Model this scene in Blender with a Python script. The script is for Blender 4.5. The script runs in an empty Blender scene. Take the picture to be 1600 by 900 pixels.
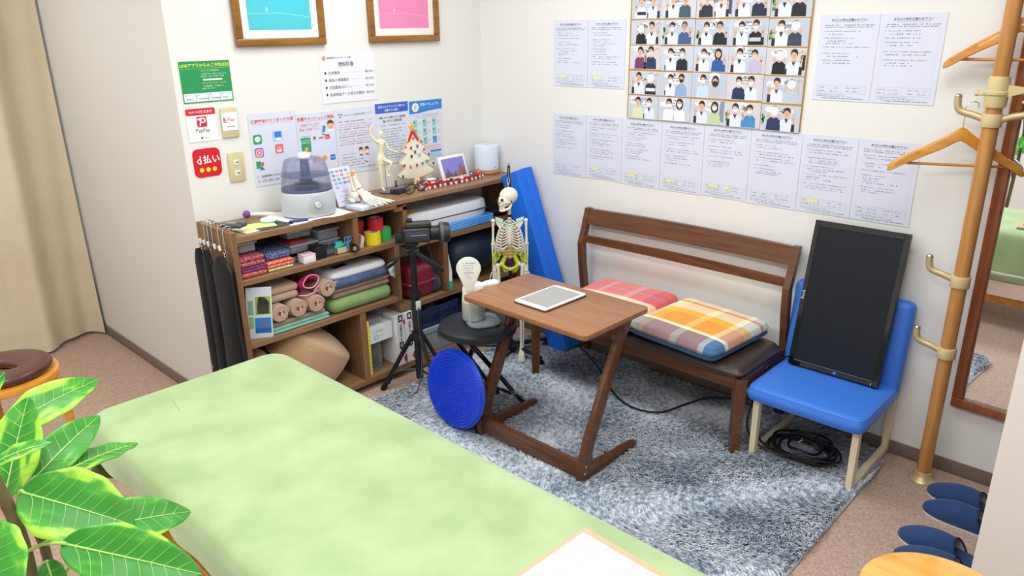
import bpy, bmesh, math, random
import numpy as np
from mathutils import Vector, Matrix

# ---------------------------------------------------------------- camera, light, exposure
SC = bpy.context.scene
COL = SC.collection
cam_d = bpy.data.cameras.new('camera')
cam = bpy.data.objects.new('camera', cam_d)
COL.objects.link(cam)
cam_d.sensor_width = 36.0
cam_d.lens = 1166.0 * 36.0 / 1600.0
cam_d.clip_start = 0.05
_r = Vector((0.688231, -0.72536, -0.013782)); _u = Vector((0.248088, 0.217452, 0.944016)); _f = Vector((0.681755, 0.653121, -0.329611))
CM = Matrix((_r, _u, -_f)).transposed().to_4x4()
CM.translation = (-2.87, -2.95, 1.60)
cam.matrix_world = CM
SC.camera = cam
SC.view_settings.view_transform = 'Standard'
SC.view_settings.look = 'None'
SC.view_settings.gamma = 1.0
SC.view_settings.use_curve_mapping = False
SC.view_settings.exposure = 0.0
SC.cycles.max_bounces = 10
SC.cycles.diffuse_bounces = 5
SC.cycles.sample_clamp_indirect = 6.0
SC.cycles.caustics_reflective = False
SC.cycles.caustics_refractive = False

W = bpy.data.worlds.new('world'); SC.world = W; W.use_nodes = True
W.node_tree.nodes['Background'].inputs[0].default_value = (0.85, 0.92, 1.0, 1)
W.node_tree.nodes['Background'].inputs[1].default_value = 0.6

def area(name, loc, rot, sx, sy, power, col=(1, 1, 1)):
    d = bpy.data.lights.new(name, 'AREA'); d.shape = 'RECTANGLE'; d.size = sx; d.size_y = sy; d.energy = power; d.color = col
    o = bpy.data.objects.new(name, d); COL.objects.link(o); o.location = loc; o.rotation_euler = rot
    return o
LP = 14.8
LIGHTS = [(-1.0, -0.95, 1.0), (-1.0, -2.5, 0.95), (-2.75, -0.95, 1.22), (-2.75, -2.5, 1.35), (-2.7, 0.70, 0.8)]  # the last one is an added fill lamp that brightens the recess
for lx, ly, lk in LIGHTS:
    area('ceiling_lamp_light', (lx, ly, 2.36), (0, 0, 0), 0.5, 1.2, LP * lk, (0.90, 0.955, 1.0))
area('recess_window_light', (-2.6, 1.52, 1.3), (math.radians(90), 0, 0), 1.6, 1.8, 9.0, (0.95, 0.97, 1.0))

# ---------------------------------------------------------------- materials
def lin(c):
    if isinstance(c, str):
        c = tuple(int(c[i:i + 2], 16) / 255 for i in (0, 2, 4))
    return tuple((x / 12.92 if x <= 0.04045 else ((x + 0.055) / 1.055) ** 2.4) for x in c)
MATS = {}
def M(name, col='808080', rough=0.5, metal=0.0, mottle=None, bump=None, spec=0.5, trans=0.0, alpha=1.0, sheen=0.0, coat=0.0, emit=0.0, grain=None, sss=0.0, ior=1.45):
    """one procedural material; mottle=(scale, second colour, amount), bump=(scale, strength), grain=(second colour, axis)"""
    if name in MATS: return MATS[name]
    m = bpy.data.materials.new(name); m.use_nodes = True; MATS[name] = m
    nt = m.node_tree; N = nt.nodes; L = nt.links
    b = N['Principled BSDF']; c = lin(col)
    b.inputs['Base Color'].default_value = (*c, 1); b.inputs['Roughness'].default_value = rough
    b.inputs['Metallic'].default_value = metal; b.inputs['Specular IOR Level'].default_value = spec
    b.inputs['Transmission Weight'].default_value = trans; b.inputs['Alpha'].default_value = alpha
    b.inputs['Sheen Weight'].default_value = sheen; b.inputs['Coat Weight'].default_value = coat; b.inputs['IOR'].default_value = ior
    if sss: b.inputs['Subsurface Weight'].default_value = sss; b.inputs['Subsurface Radius'].default_value = (0.02, 0.01, 0.006)
    if emit:
        b.inputs['Emission Color'].default_value = (*c, 1); b.inputs['Emission Strength'].default_value = emit
    if mottle or bump or grain:
        tc = N.new('ShaderNodeTexCoord')
    if mottle:
        sc_, c2, am = mottle
        n = N.new('ShaderNodeTexNoise'); n.inputs['Scale'].default_value = sc_; n.inputs['Detail'].default_value = 4
        L.new(tc.outputs['Object'], n.inputs['Vector'])
        cr = N.new('ShaderNodeValToRGB'); cr.color_ramp.elements[0].position = 0.5 - 0.5 * (1.02 - am); cr.color_ramp.elements[1].position = 0.5 + 0.5 * (1.02 - am)
        cr.color_ramp.elements[0].color = (*lin(c2), 1); cr.color_ramp.elements[1].color = (*c, 1)
        L.new(n.outputs['Fac'], cr.inputs['Fac']); L.new(cr.outputs['Color'], b.inputs['Base Color'])
    if grain:
        c2, ax = grain[:2]
        sc_ = grain[2] if len(grain) > 2 else 1.0
        mp = N.new('ShaderNodeMapping'); s = [38 * sc_] * 3; s[ax] = 2.2 * sc_; mp.inputs['Scale'].default_value = s
        L.new(tc.outputs['Object'], mp.inputs['Vector'])
        n = N.new('ShaderNodeTexNoise'); n.inputs['Scale'].default_value = 1.6; n.inputs['Detail'].default_value = 6; n.inputs['Distortion'].default_value = 0.6
        L.new(mp.outputs['Vector'], n.inputs['Vector'])
        cr = N.new('ShaderNodeValToRGB'); cr.color_ramp.elements[0].position = 0.3; cr.color_ramp.elements[1].position = 0.68
        cr.color_ramp.elements[0].color = (*lin(c2), 1); cr.color_ramp.elements[1].color = (*c, 1)
        L.new(n.outputs['Fac'], cr.inputs['Fac']); L.new(cr.outputs['Color'], b.inputs['Base Color'])
    if bump:
        n2 = N.new('ShaderNodeTexNoise'); n2.inputs['Scale'].default_value = bump[0]; n2.inputs['Detail'].default_value = 5
        L.new(tc.outputs['Object'], n2.inputs['Vector'])
        bp = N.new('ShaderNodeBump'); bp.inputs['Strength'].default_value = bump[1]; bp.inputs['Distance'].default_value = bump[2] if len(bump) > 2 else 0.004
        L.new(n2.outputs['Fac'], bp.inputs['Height']); L.new(bp.outputs['Normal'], b.inputs['Normal'])
    return m
def F(hexcol, rough=0.6):   # plain print / plastic colour
    return M('print_' + hexcol + ('_%d' % int(rough * 100)), hexcol, rough)

# ---------------------------------------------------------------- mesh builder
I4 = Matrix.Identity(4)
def rotm(rx=0, ry=0, rz=0): return (Matrix.Rotation(rz, 4, 'Z') @ Matrix.Rotation(ry, 4, 'Y') @ Matrix.Rotation(rx, 4, 'X'))
def at(x, y, z, rx=0, ry=0, rz=0): return Matrix.Translation((x, y, z)) @ rotm(rx, ry, rz)
def frame(o, x, y):        # a frame with its origin and its x, y directions
    x = Vector(x).normalized(); z = x.cross(Vector(y)).normalized(); y = z.cross(x)
    m = Matrix((x, y, z)).transposed().to_4x4(); m.translation = Vector(o); return m
class B:
    def __init__(s): s.v = []; s.f = []; s.m = []; s.mats = []
    def mi(s, m):
        if m not in s.mats: s.mats.append(m)
        return s.mats.index(m)
    def add(s, vs, fs, m, T=None):
        n = len(s.v); k = s.mi(m)
        if T is not None: vs = [T @ Vector(v) for v in vs]
        s.v.extend([tuple(v) for v in vs])
        for f in fs: s.f.append([i + n for i in f]); s.m.append(k)
        return s
    def box(s, x0, x1, y0, y1, z0, z1, m, T=None, r=0.0, seg=2):
        if r <= 0:
            v = [(x, y, z) for z in (z0, z1) for y in (y0, y1) for x in (x0, x1)]
            return s.add(v, [(0, 2, 3, 1), (4, 5, 7, 6), (0, 1, 5, 4), (2, 6, 7, 3), (0, 4, 6, 2), (1, 3, 7, 5)], m, T)
        bm = bmesh.new()
        bmesh.ops.create_cube(bm, size=1.0)
        for v in bm.verts:
            v.co = Vector(((x0 + x1) / 2 + v.co.x * (x1 - x0), (y0 + y1) / 2 + v.co.y * (y1 - y0), (z0 + z1) / 2 + v.co.z * (z1 - z0)))
        r = min(r, 0.49 * min(x1 - x0, y1 - y0, z1 - z0))
        bmesh.ops.bevel(bm, geom=bm.edges[:], offset=r, segments=seg, profile=0.5, affect='EDGES')
        return s.bm(bm, m, T)
    def bm(s, bm, m, T=None):
        bm.verts.index_update()
        s.add([v.co.copy() for v in bm.verts], [[v.index for v in f.verts] for f in bm.faces], m, T); bm.free(); return s
    def tube(s, pts, r, m, n=8, T=None, closed=False, caps=True, sx=1.0):
        P = [Vector(p) for p in pts]; k = len(P); R = r if isinstance(r, (list, tuple)) else [r] * k
        vs = []; up = None
        for i in range(k):
            a = P[(i - 1) % k] if (closed or i > 0) else P[i]; c = P[(i + 1) % k] if (closed or i < k - 1) else P[i]
            t = (c - a)
            if t.length < 1e-9: t = Vector((0, 0, 1))
            t.normalize()
            if up is None:
                up = Vector((0, 0, 1)) if abs(t.z) < 0.9 else Vector((0, 1, 0))
            x = up.cross(t)
            if x.length < 1e-5: x = Vector((1, 0, 0)).cross(t)
            x.normalize(); y = t.cross(x); up = y
            for j in range(n):
                an = 2 * math.pi * j / n
                vs.append(P[i] + x * math.cos(an) * R[i] * sx + y * math.sin(an) * R[i])
        fs = []
        for i in range(k if closed else k - 1):
            for j in range(n):
                a = i * n + j; b = i * n + (j + 1) % n; c = ((i + 1) % k) * n + (j + 1) % n; d = ((i + 1) % k) * n + j
                fs.append((a, b, c, d))
        if caps and not closed: fs.append(tuple(range(n - 1, -1, -1))); fs.append(tuple((k - 1) * n + j for j in range(n)))
        return s.add(vs, fs, m, T)
    def cyl(s, p0, p1, r0, m, r1=None, n=20, T=None): return s.tube([p0, p1], [r0, r0 if r1 is None else r1], m, n, T)
    def lathe(s, prof, m, n=36, T=None, sx=1.0, sy=1.0):
        vs = []; fs = []; k = len(prof)
        for (r, z) in prof:
            for j in range(n):
                a = 2 * math.pi * j / n; vs.append((r * math.cos(a) * sx, r * math.sin(a) * sy, z))
        for i in range(k - 1):
            for j in range(n): fs.append((i * n + j, i * n + (j + 1) % n, (i + 1) * n + (j + 1) % n, (i + 1) * n + j))
        if prof[0][0] > 1e-6: fs.append(tuple(range(n - 1, -1, -1)))
        if prof[-1][0] > 1e-6: fs.append(tuple((k - 1) * n + j for j in range(n)))
        return s.add(vs, fs, m, T)
    def ball(s, c, rx, ry, rz, m, n=16, T=None, R=None):
        prof = [(math.sin(math.pi * i / (n // 2)), -math.cos(math.pi * i / (n // 2))) for i in range(n // 2 + 1)]
        prof = [(max(r, 1e-4), z) for r, z in prof]
        A = Matrix.Translation(c) @ (R if R is not None else I4) @ Matrix.Diagonal((rx, ry, rz, 1))
        if T is not None: A = T @ A
        return s.lathe(prof, m, n, A)
    def prism(s, pts, h, m, T=None, h0=0.0, bev=0.0):   # 2-D outline (counter-clockwise) extruded h0..h along the frame's z
        k = len(pts)
        if bev > 0:
            bm = bmesh.new(); vv = [bm.verts.new((x, y, h0)) for x, y in pts]; f = bm.faces.new(vv)
            r = bmesh.ops.extrude_face_region(bm, geom=[f]); bmesh.ops.translate(bm, verts=[g for g in r['geom'] if isinstance(g, bmesh.types.BMVert)], vec=(0, 0, h - h0))
            bmesh.ops.recalc_face_normals(bm, faces=bm.faces[:])
            ed = [e for e in bm.edges if abs(e.verts[0].co.z - e.verts[1].co.z) < 1e-7]
            bmesh.ops.bevel(bm, geom=ed, offset=bev, segments=2, profile=0.5, affect='EDGES')
            return s.bm(bm, m, T)
        v = [(x, y, h0) for x, y in pts] + [(x, y, h) for x, y in pts]
        fs = [tuple(range(k - 1, -1, -1)), tuple(range(k, 2 * k))] + [(i, (i + 1) % k, k + (i + 1) % k, k + i) for i in range(k)]
        return s.add(v, fs, m, T)
    def grid(s, fn, nu, nv, m, T=None, closed_u=False, closed_v=False):
        vs = [fn(i / (nu if closed_u else nu - 1), j / (nv if closed_v else nv - 1)) for i in range(nu) for j in range(nv)]
        fs = []
        for i in range(nu if closed_u else nu - 1):
            for j in range(nv if closed_v else nv - 1):
                i2 = (i + 1) % nu; j2 = (j + 1) % nv
                fs.append((i * nv + j, i2 * nv + j, i2 * nv + j2, i * nv + j2))
        return s.add(vs, fs, m, T)
    # flat printed marks, drawn in the local frame's x-y plane, layer by layer above z=0
    def rect(s, x0, x1, y0, y1, m, k=1, T=None):
        z = 0.0011 + k * 0.0003; return s.add([(x0, y0, z), (x1, y0, z), (x1, y1, z), (x0, y1, z)], [(0, 1, 2, 3)], m, T)
    def poly(s, pts, m, k=1, T=None):
        z = 0.0011 + k * 0.0003; return s.add([(x, y, z) for x, y in pts], [tuple(range(len(pts)))], m, T)
    def disc(s, x, y, rx, m, k=1, ry=None, n=18, T=None):
        return s.poly([(x + rx * math.cos(2 * math.pi * i / n), y + (ry or rx) * math.sin(2 * math.pi * i / n)) for i in range(n)], m, k, T)
    def rrect(s, x0, x1, y0, y1, r, m, k=1, T=None): return s.poly(rr(x0, x1, y0, y1, r), m, k, T)
    def scrib(s, x0, x1, y, h, m, rnd, k=1, dense=0.8, T=None):   # a line of writing too small to read in the photograph
        x = x0
        while x < x1 - h * 0.4:
            w = h * rnd.uniform(0.5, 0.85)
            if rnd.random() < dense:
                a = rnd.uniform(0, 0.25) * h; t = rnd.random()
                s.rect(x, min(x + w, x1), y - h / 2 + a, y - h / 2 + a + h * rnd.uniform(0.2, 0.4), m, k, T)
                if t < 0.7: s.rect(x + w * 0.25, min(x + w * 0.6, x1), y - h / 2, y + h / 2, m, k, T)
            x += w + h * 0.22
        return s
    def text(s, str_, x, y, size, m, k=2, align='LEFT', T=None, bold=0.0, sx=1.0):
        vs, fs = glyphs(str_, align, bold)
        z = 0.0011 + k * 0.0003
        return s.add([(x + a * size * sx, y + b_ * size, z) for a, b_ in vs], fs, m, T)
def rr(x0, x1, y0, y1, r, n=5):
    out = []
    for cx, cy, a0 in ((x1 - r, y0 + r, -90), (x1 - r, y1 - r, 0), (x0 + r, y1 - r, 90), (x0 + r, y0 + r, 180)):
        for i in range(n + 1):
            a = math.radians(a0 + 90 * i / n); out.append((cx + r * math.cos(a), cy + r * math.sin(a)))
    return out
_G = {}
def glyphs(t, align, bold):
    key = (t, align, bold)
    if key not in _G:
        c = bpy.data.curves.new('tmp', 'FONT'); c.body = t; c.size = 1.0; c.align_x = align; c.resolution_u = 1; c.offset = bold
        o = bpy.data.objects.new('tmp', c); me = o.to_mesh()
        _G[key] = ([(v.co.x, v.co.y) for v in me.vertices], [tuple(p.vertices) for p in me.polygons])
        o.to_mesh_clear(); bpy.data.objects.remove(o); bpy.data.curves.remove(c)
    return _G[key]

# ---------------------------------------------------------------- objects
_MW = {}
def mesh_of(name, b, T=None):
    me = bpy.data.meshes.new(name)
    vs = b.v if T is None else [tuple(T @ Vector(v)) for v in b.v]
    me.from_pydata(vs, [], b.f)
    for m in b.mats: me.materials.append(m)
    me.polygons.foreach_set('material_index', b.m)
    me.polygons.foreach_set('use_smooth', [True] * len(b.f))
    me.update(); me.validate(clean_customdata=False)
    try: me.set_sharp_from_angle(angle=math.radians(38))
    except Exception: pass
    return me
def props(o, label=None, cat=None, group=None, kind=None):
    if label: o['label'] = label
    if cat: o['category'] = cat
    if group: o['group'] = group
    if kind: o['kind'] = kind
    return o
def thing(name, label, cat, T=(0, 0, 0), group=None):
    """an Empty at the thing's base (T: a point or a full matrix); parts are built in its local frame, or in world space with w=1"""
    o = bpy.data.objects.new(name, None); COL.objects.link(o); o.empty_display_size = 0.05
    if not isinstance(T, Matrix): T = Matrix.Translation(T)
    o.matrix_world = T; _MW[o.name] = T.copy()
    return props(o, label, cat, group)
def part(name, b, root, w=0, label=None, kind=None):
    T = _MW[root.name]
    me = mesh_of(name, b, T.inverted() if w else None)
    o = bpy.data.objects.new(name, me); COL.objects.link(o); o.parent = root
    _MW[o.name] = T
    return props(o, label, None, None, kind)
def solo(name, b, label=None, cat=None, group=None, kind=None, T=None):
    """a top-level thing that is one mesh; without T its builder holds world coordinates and the origin goes to its base"""
    if T is None:
        a = np.array(b.v); c = (a.min(0) + a.max(0)) / 2
        T = Matrix.Translation((float(c[0]), float(c[1]), float(a[:, 2].min())))
        me = mesh_of(name, b, T.inverted())
    else:
        if not isinstance(T, Matrix): T = Matrix.Translation(T)
        me = mesh_of(name, b)
    o = bpy.data.objects.new(name, me); COL.objects.link(o); o.matrix_world = T; _MW[o.name] = T.copy()
    return props(o, label, cat, group, kind)
def dup(o, T=None, label=None, parent=None, swap=None):
    c = o.copy(); COL.objects.link(c); c.parent = parent
    if T is not None:
        if not isinstance(T, Matrix): T = Matrix.Translation(T)
        c.matrix_world = T; _MW[c.name] = T.copy()
    else: _MW[c.name] = _MW[parent.name]
    if label: c['label'] = label
    if swap and c.type == 'MESH':
        for k, m in enumerate(c.data.materials):
            if m.name in swap:
                if c.data.users > 1: c.data = c.data.copy()
                c.data.materials[k] = swap[m.name]
    for ch in list(o.children): dup(ch, None, None, c, swap)
    return c
# ---------------------------------------------------------------- materials used in many places
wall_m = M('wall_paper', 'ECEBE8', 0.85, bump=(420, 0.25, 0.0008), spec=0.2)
wall_shade_m = M('wall_paper_shaded', 'DAD8D4', 0.85, bump=(420, 0.25, 0.0008), spec=0.2)  # same wall paper darkened, the recess shade is put into its colour
floor_m = M('floor_vinyl', 'C9AC9C', 0.6, mottle=(170, 'A08373', 0.62), bump=(300, 0.1, 0.001))
base_m = M('baseboard', '7B6A60', 0.55)
ceil_m = M('ceiling', 'F2F0EA', 0.9)
shelf_m = M('walnut_laminate', 'A37C59', 0.42, grain=('7C5B3C', 0))
shelfv_m = M('walnut_laminate_upright', '99714F', 0.42, grain=('715036', 2))
walnut_m = M('walnut', '74472A', 0.32, grain=('55321C', 1), coat=0.2)
tabletop_m = M('table_top_wood', 'A5764F', 0.34, grain=('8C5F3D', 1), coat=0.0)
oak_m = M('oak', 'CD9554', 0.3, grain=('B67B3D', 2), coat=0.3)
pine_m = M('honey_wood', 'EFA745', 0.28, grain=('D88D30', 0), coat=0.4)
black_m = M('black_plastic', '1C1D21', 0.4)
blackg_m = M('black_gloss', '0E1013', 0.08, coat=0.5)
blackf_m = M('black_fabric', '0A0D13', 0.9, sheen=0.05, bump=(500, 0.4, 0.001))
navy_m = M('navy_fabric', '26334F', 0.85, sheen=0.3, bump=(300, 0.3, 0.001))
steel_m = M('steel', 'C9CBCE', 0.22, metal=1.0)
white_m = M('white_plastic', 'F2F3F5', 0.35)
bone_m = M('bone_plastic', 'EFE9D8', 0.4)
lam_m = M('laminated_paper', 'DEE2F3', 0.3)
paper_m = M('white_paper', 'F3F4F6', 0.55)
ink_m = M('ink', '3C4150', 0.6)
inkl_m = M('pencil_grey', '7C829A', 0.6)
brass_m = M('champagne_metal', 'CDB98A', 0.35, metal=0.35)
beigep_m = M('beige_plastic', 'D9C48F', 0.4)

# ---------------------------------------------------------------- the room
X0, Y0, ZC, XR = -3.95, -3.95, 2.4, -1.63
b = B(); b.box(X0, 0.0, Y0, 1.6, -0.05, 0.0, floor_m); solo('floor', b, kind='structure')
b = B(); b.box(X0, 0.05, Y0, 1.6, ZC, ZC + 0.05, ceil_m); solo('ceiling', b, kind='structure')
b = B(); b.box(XR, 0.05, 0.0, 1.6, 0, ZC, wall_shade_m)
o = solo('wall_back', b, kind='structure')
# front face of the back wall (towards the room) takes the paper colour without painted shade
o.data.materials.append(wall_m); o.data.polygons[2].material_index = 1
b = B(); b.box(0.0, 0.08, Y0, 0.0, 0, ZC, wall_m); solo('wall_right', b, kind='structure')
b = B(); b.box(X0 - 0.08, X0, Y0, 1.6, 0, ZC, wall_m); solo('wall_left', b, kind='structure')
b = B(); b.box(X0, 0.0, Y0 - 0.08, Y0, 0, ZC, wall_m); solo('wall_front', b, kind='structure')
b = B(); b.box(X0, XR, 1.6, 1.68, 0, 0.5, wall_shade_m); b.box(X0, XR, 1.6, 1.68, 2.1, ZC, wall_shade_m)
b.box(X0, -3.5, 1.6, 1.68, 0.5, 2.1, wall_shade_m); b.box(-1.75, XR, 1.6, 1.68, 0.5, 2.1, wall_shade_m); solo('wall_window', b, kind='structure')
b = B()
for zz in (0.5, 2.06): b.box(-3.5, -1.75, 1.6, 1.66, zz, zz + 0.04, white_m)
for xx in (-3.5, -2.65, -1.79): b.box(xx, xx + 0.04, 1.6, 1.66, 0.54, 2.06, white_m)
b.box(-3.46, -1.79, 1.63, 1.635, 0.54, 2.06, M('window_glass', 'E8F0F2', 0.05, trans=0.9, alpha=0.3))
solo('window_1', b, kind='structure')
def baseb(name, x0, x1, y0, y1):
    b = B(); b.box(x0, x1, y0, y1, 0, 0.055, base_m, r=0.002); solo(name, b, kind='structure')
baseb('baseboard_back', XR, -0.008, -0.008, -0.001)
baseb('baseboard_right', -0.008, -0.001, Y0, -0.008)
baseb('baseboard_recess', XR - 0.008, XR - 0.001, -0.008, 1.58)
# the white partition at the right edge of the picture
b = B(); b.box(-0.85, -0.75, Y0 + 0.01, -2.70, 0.0, ZC, M('partition_white', 'EDE9E6', 0.7)); solo('wall_partition', b, kind='structure')
# ceiling fittings; the one over the recess is added to brighten it
for i, (lx, ly, lk) in enumerate(LIGHTS):
    t = thing('ceiling_light', 'white fluorescent ceiling light over the %s of the room' % ['shelves and bench', 'coat pole and slippers', 'bed head', 'camera end', 'recess, added to brighten that end'][i], 'ceiling light', (lx, ly, 2.40), 'fluorescent ceiling lights')
    b = B(); b.box(-0.27, 0.27, -0.62, 0.62, -0.03, 0.0, white_m, r=0.004); part('housing', b, t)
    b = B(); b.box(-0.25, 0.25, -0.6, 0.6, -0.034, -0.031, M('lamp_diffuser', 'FFFDF6', 0.4, emit=2.0)); part('diffuser', b, t)

# curtain
cm = M('curtain_linen', 'E0D4BC', 0.9, mottle=(3.0, 'D2C2A2', 0.3), bump=(260, 0.35, 0.001), sheen=0.2, trans=0.0)
def cur(u, v):
    x = -1.645 - u * 2.25
    z = 0.012 + v * 2.36 + 0.012 * math.sin(u * 21)
    ph = u * 2.25
    amp = 0.035 + 0.03 * (1 - v)
    y = 1.40 + 0.05 * ph + amp * math.sin(ph * 15 + 0.4 * math.sin(ph * 6)) + 0.02 * math.sin(ph * 37 + v * 3)
    return (x, y, z)
t = thing('curtain', 'beige floor-length curtain hanging across the recess on the left', 'curtain', (-2.7, 1.42, 0))
b = B(); b.grid(cur, 240, 40, cm); part('fabric', b, t, w=1)
b = B(); b.grid(lambda u, v: (cur(u, v * 0.045)[0], cur(u, v * 0.045)[1] - 0.006, cur(u, v * 0.045)[2] - 0.002), 240, 4, M('curtain_hem', 'D9CDB4', 0.9)); part('hem', b, t, w=1)
b = B(); b.tube([(X0 + 0.02, 1.47, 2.375), (XR - 0.02, 1.41, 2.375)], 0.012, white_m); part('rail', b, t, w=1)
# ================================================================ large furniture
# ---- shelf unit along the back wall (two joined units)
def board(b, x0, x1, y0, y1, z0, z1, m=None): b.box(x0, x1, y0, y1, z0, z1, m or shelf_m, r=0.0015, seg=1)
t = thing('shelf_unit', 'low walnut open shelf unit, left half nearest the hanging belts', 'shelf', (-1.24, -0.15, 0))
YF = -0.29
for nm, bx in (('side_panel', (-1.63, -1.606, YF, -0.003, 0.0, 0.878)), ('side_panel', (-0.864, -0.84, YF, -0.003, 0.392, 0.658)), ('divider', (-1.075, -1.050, YF + 0.004, -0.003, 0.682, 0.832)),
               ('divider', (-1.08, -1.048, YF + 0.004, -0.003, 0.064, 0.392))):
    b = B(); board(b, *bx, m=shelfv_m); part(nm, b, t, w=1)
for nm, bx in (('top_board', (-1.606, -0.84, YF, -0.003, 0.833, 0.8572)), ('shelf_board', (-1.606, -0.765, YF + 0.002, -0.003, 0.658, 0.6812)),
               ('shelf_board', (-1.606, -0.864, YF + 0.002, -0.003, 0.392, 0.4172)), ('bottom_board', (-1.606, -0.768, YF + 0.002, -0.003, 0.036, 0.0632)),
               ('plinth', (-1.606, -0.768, YF + 0.05, YF + 0.07, 0.0, 0.036))):
    b = B(); board(b, *bx); part(nm, b, t, w=1)
b = B(); board(b, -1.606, -0.864, -0.0026, -0.0012, 0.064, 0.83, m=M('shelf_back_panel', '5E4434', 0.6)); part('back_panel', b, t, w=1)
t = thing('shelf_unit', 'low walnut open shelf unit, right half reaching into the corner', 'shelf', (-0.42, -0.14, 0))
YR = -0.27
for nm, bx in (('side_panel', (-0.790, -0.766, YR, -0.003, 0.682, 0.838)), ('side_panel', (-0.026, -0.002, YR, -0.003, 0.0, 0.846)), ('side_panel', (-0.764, -0.742, YR, -0.003, 0.0, 0.325)),
               ('divider', (-0.546, -0.522, YR + 0.004, -0.003, 0.355, 0.622))):
    b = B(); board(b, *bx, m=shelfv_m); part(nm, b, t, w=1)
for nm, bx in (('top_board', (-0.862, -0.002, YR - 0.012, -0.003, 0.846, 0.8672)), ('rail', (-0.838, -0.766, YR, YR + 0.02, 0.812, 0.832)), ('shelf_board', (-0.764, -0.026, YR + 0.002, -0.003, 0.622, 0.6492)),
               ('shelf_board', (-0.838, -0.026, YR + 0.002, -0.003, 0.325, 0.3522)), ('bottom_board', (-0.742, -0.026, YR + 0.004, -0.003, 0.028, 0.0512)), ('plinth', (-0.742, -0.026, YR + 0.001, YR + 0.02, 0.0, 0.027))):
    b = B(); board(b, *bx); part(nm, b, t, w=1)

# ---- shaggy rug
rug_m = M('rug_pile', 'B9BFCA', 0.9, spec=0.1, sheen=0.2)
nt = rug_m.node_tree; N = nt.nodes
tc = N.new('ShaderNodeTexCoord'); n1 = N.new('ShaderNodeTexNoise'); n1.inputs['Scale'].default_value = 3.2; n1.inputs['Detail'].default_value = 3
n2 = N.new('ShaderNodeTexNoise'); n2.inputs['Scale'].default_value = 55; n2.inputs['Detail'].default_value = 1
mx = N.new('ShaderNodeMath'); mx.operation = 'MULTIPLY_ADD'; mx.inputs[1].default_value = .75; mx.inputs[2].default_value = .12
cr = N.new('ShaderNodeValToRGB'); e = cr.color_ramp.elements; e[0].position = 0.30; e[0].color = (*lin('6F8098'), 1); e[1].position = 0.66; e[1].color = (*lin('EAEFF7'), 1)
ad = N.new('ShaderNodeMath'); ad.operation = 'MULTIPLY_ADD'; ad.inputs[1].default_value = 0.8
nt.links.new(tc.outputs['Object'], n1.inputs['Vector']); nt.links.new(tc.outputs['Object'], n2.inputs['Vector'])
nt.links.new(n2.outputs['Fac'], mx.inputs[0]); nt.links.new(n1.outputs['Fac'], ad.inputs[0]); nt.links.new(mx.outputs[0], ad.inputs[2])
sb = N.new('ShaderNodeMath'); sb.operation = 'SUBTRACT'; sb.inputs[1].default_value = 0.37; nt.links.new(ad.outputs[0], sb.inputs[0])
nt.links.new(sb.outputs[0], cr.inputs['Fac']); nt.links.new(cr.outputs['Color'], N['Principled BSDF'].inputs['Base Color'])
RX0, RX1, RY0, RY1, RC = -1.27, -0.012, -2.262, -0.385, 0.13
t = thing('rug', 'shaggy mottled grey-blue rug under the bench and side table', 'rug', ((RX0 + RX1) / 2, (RY0 + RY1) / 2, 0))
out = rr(RX0, RX1, RY0, RY1, RC, 8)
b = B(); b.prism(out, 0.008, M('rug_backing', 'A6A8AC', 0.9), bev=0.002); part('backing', b, t, w=1)
rng = np.random.default_rng(5)
NB = 92000
px = rng.uniform(RX0 + .003, RX1 - .003, NB); py = rng.uniform(RY0 + .003, RY1 - .003, NB)
cx_ = np.clip(px, RX0 + RC, RX1 - RC); cy_ = np.clip(py, RY0 + RC, RY1 - RC)
ok = np.hypot(px - cx_, py - cy_) < RC - .004
for qx0, qx1, qy0, qy1 in ((-.45, -.40, -.785, -.73), (-.45, -.40, -1.83, -1.775), (-.045, 0, -.785, -.73), (-.045, 0, -1.83, -1.775), (-1.02, -.64, -1.505, -1.472), (-1.02, -.64, -.98, -.947), (-.40, 0, -1.88, -1.845), (-.40, 0, -2.25, -2.215), (-1.01, -.975, -1.48, -.97)):
    ok &= ~((px > qx0) & (px < qx1) & (py > qy0) & (py < qy1))
px = px[ok]; py = py[ok]; NB = len(px)
fld = 2.2 * np.sin(px * 5.3 + 1.7 * np.sin(py * 3.1)) + 1.6 * np.cos(py * 4.7 + px * 2.2) + rng.normal(0, 0.5, NB)
ln = rng.uniform(0.020, 0.042, NB); hh = rng.uniform(0.012, 0.021, NB); w = rng.uniform(0.0014, 0.0030, NB)
dx = np.cos(fld); dy = np.sin(fld); wx = -dy * w; wy = dx * w
P0 = np.stack([px - wx, py - wy, np.full(NB, .007)], 1); P1 = np.stack([px + wx, py + wy, np.full(NB, .007)], 1)
mxp = px + dx * ln * .45; myp = py + dy * ln * .45
P2 = np.stack([mxp + wx, myp + wy, .007 + hh * .8], 1); P3 = np.stack([mxp - wx, myp - wy, .007 + hh * .8], 1)
P4 = np.stack([px + dx * ln, py + dy * ln, .007 + hh], 1)
P4[:, 0] = np.clip(P4[:, 0], RX0 - .01, RX1 + .004); P4[:, 1] = np.clip(P4[:, 1], RY0 - .004, RY1 + .006); P4[:, 2] = np.clip(P4[:, 2], 0.004, None)
vs = np.stack([P0, P1, P2, P3, P4], 1).reshape(-1, 3) - np.array(t.location)
me = bpy.data.meshes.new('pile'); me.vertices.add(NB * 5); me.vertices.foreach_set('co', vs.ravel())
base = (np.arange(NB) * 5)[:, None]
lp = np.concatenate([base + np.array([0, 1, 2, 3]), base + np.array([3, 2, 4])], 1).ravel()
me.loops.add(len(lp)); me.loops.foreach_set('vertex_index', lp.astype(np.int32))
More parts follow.
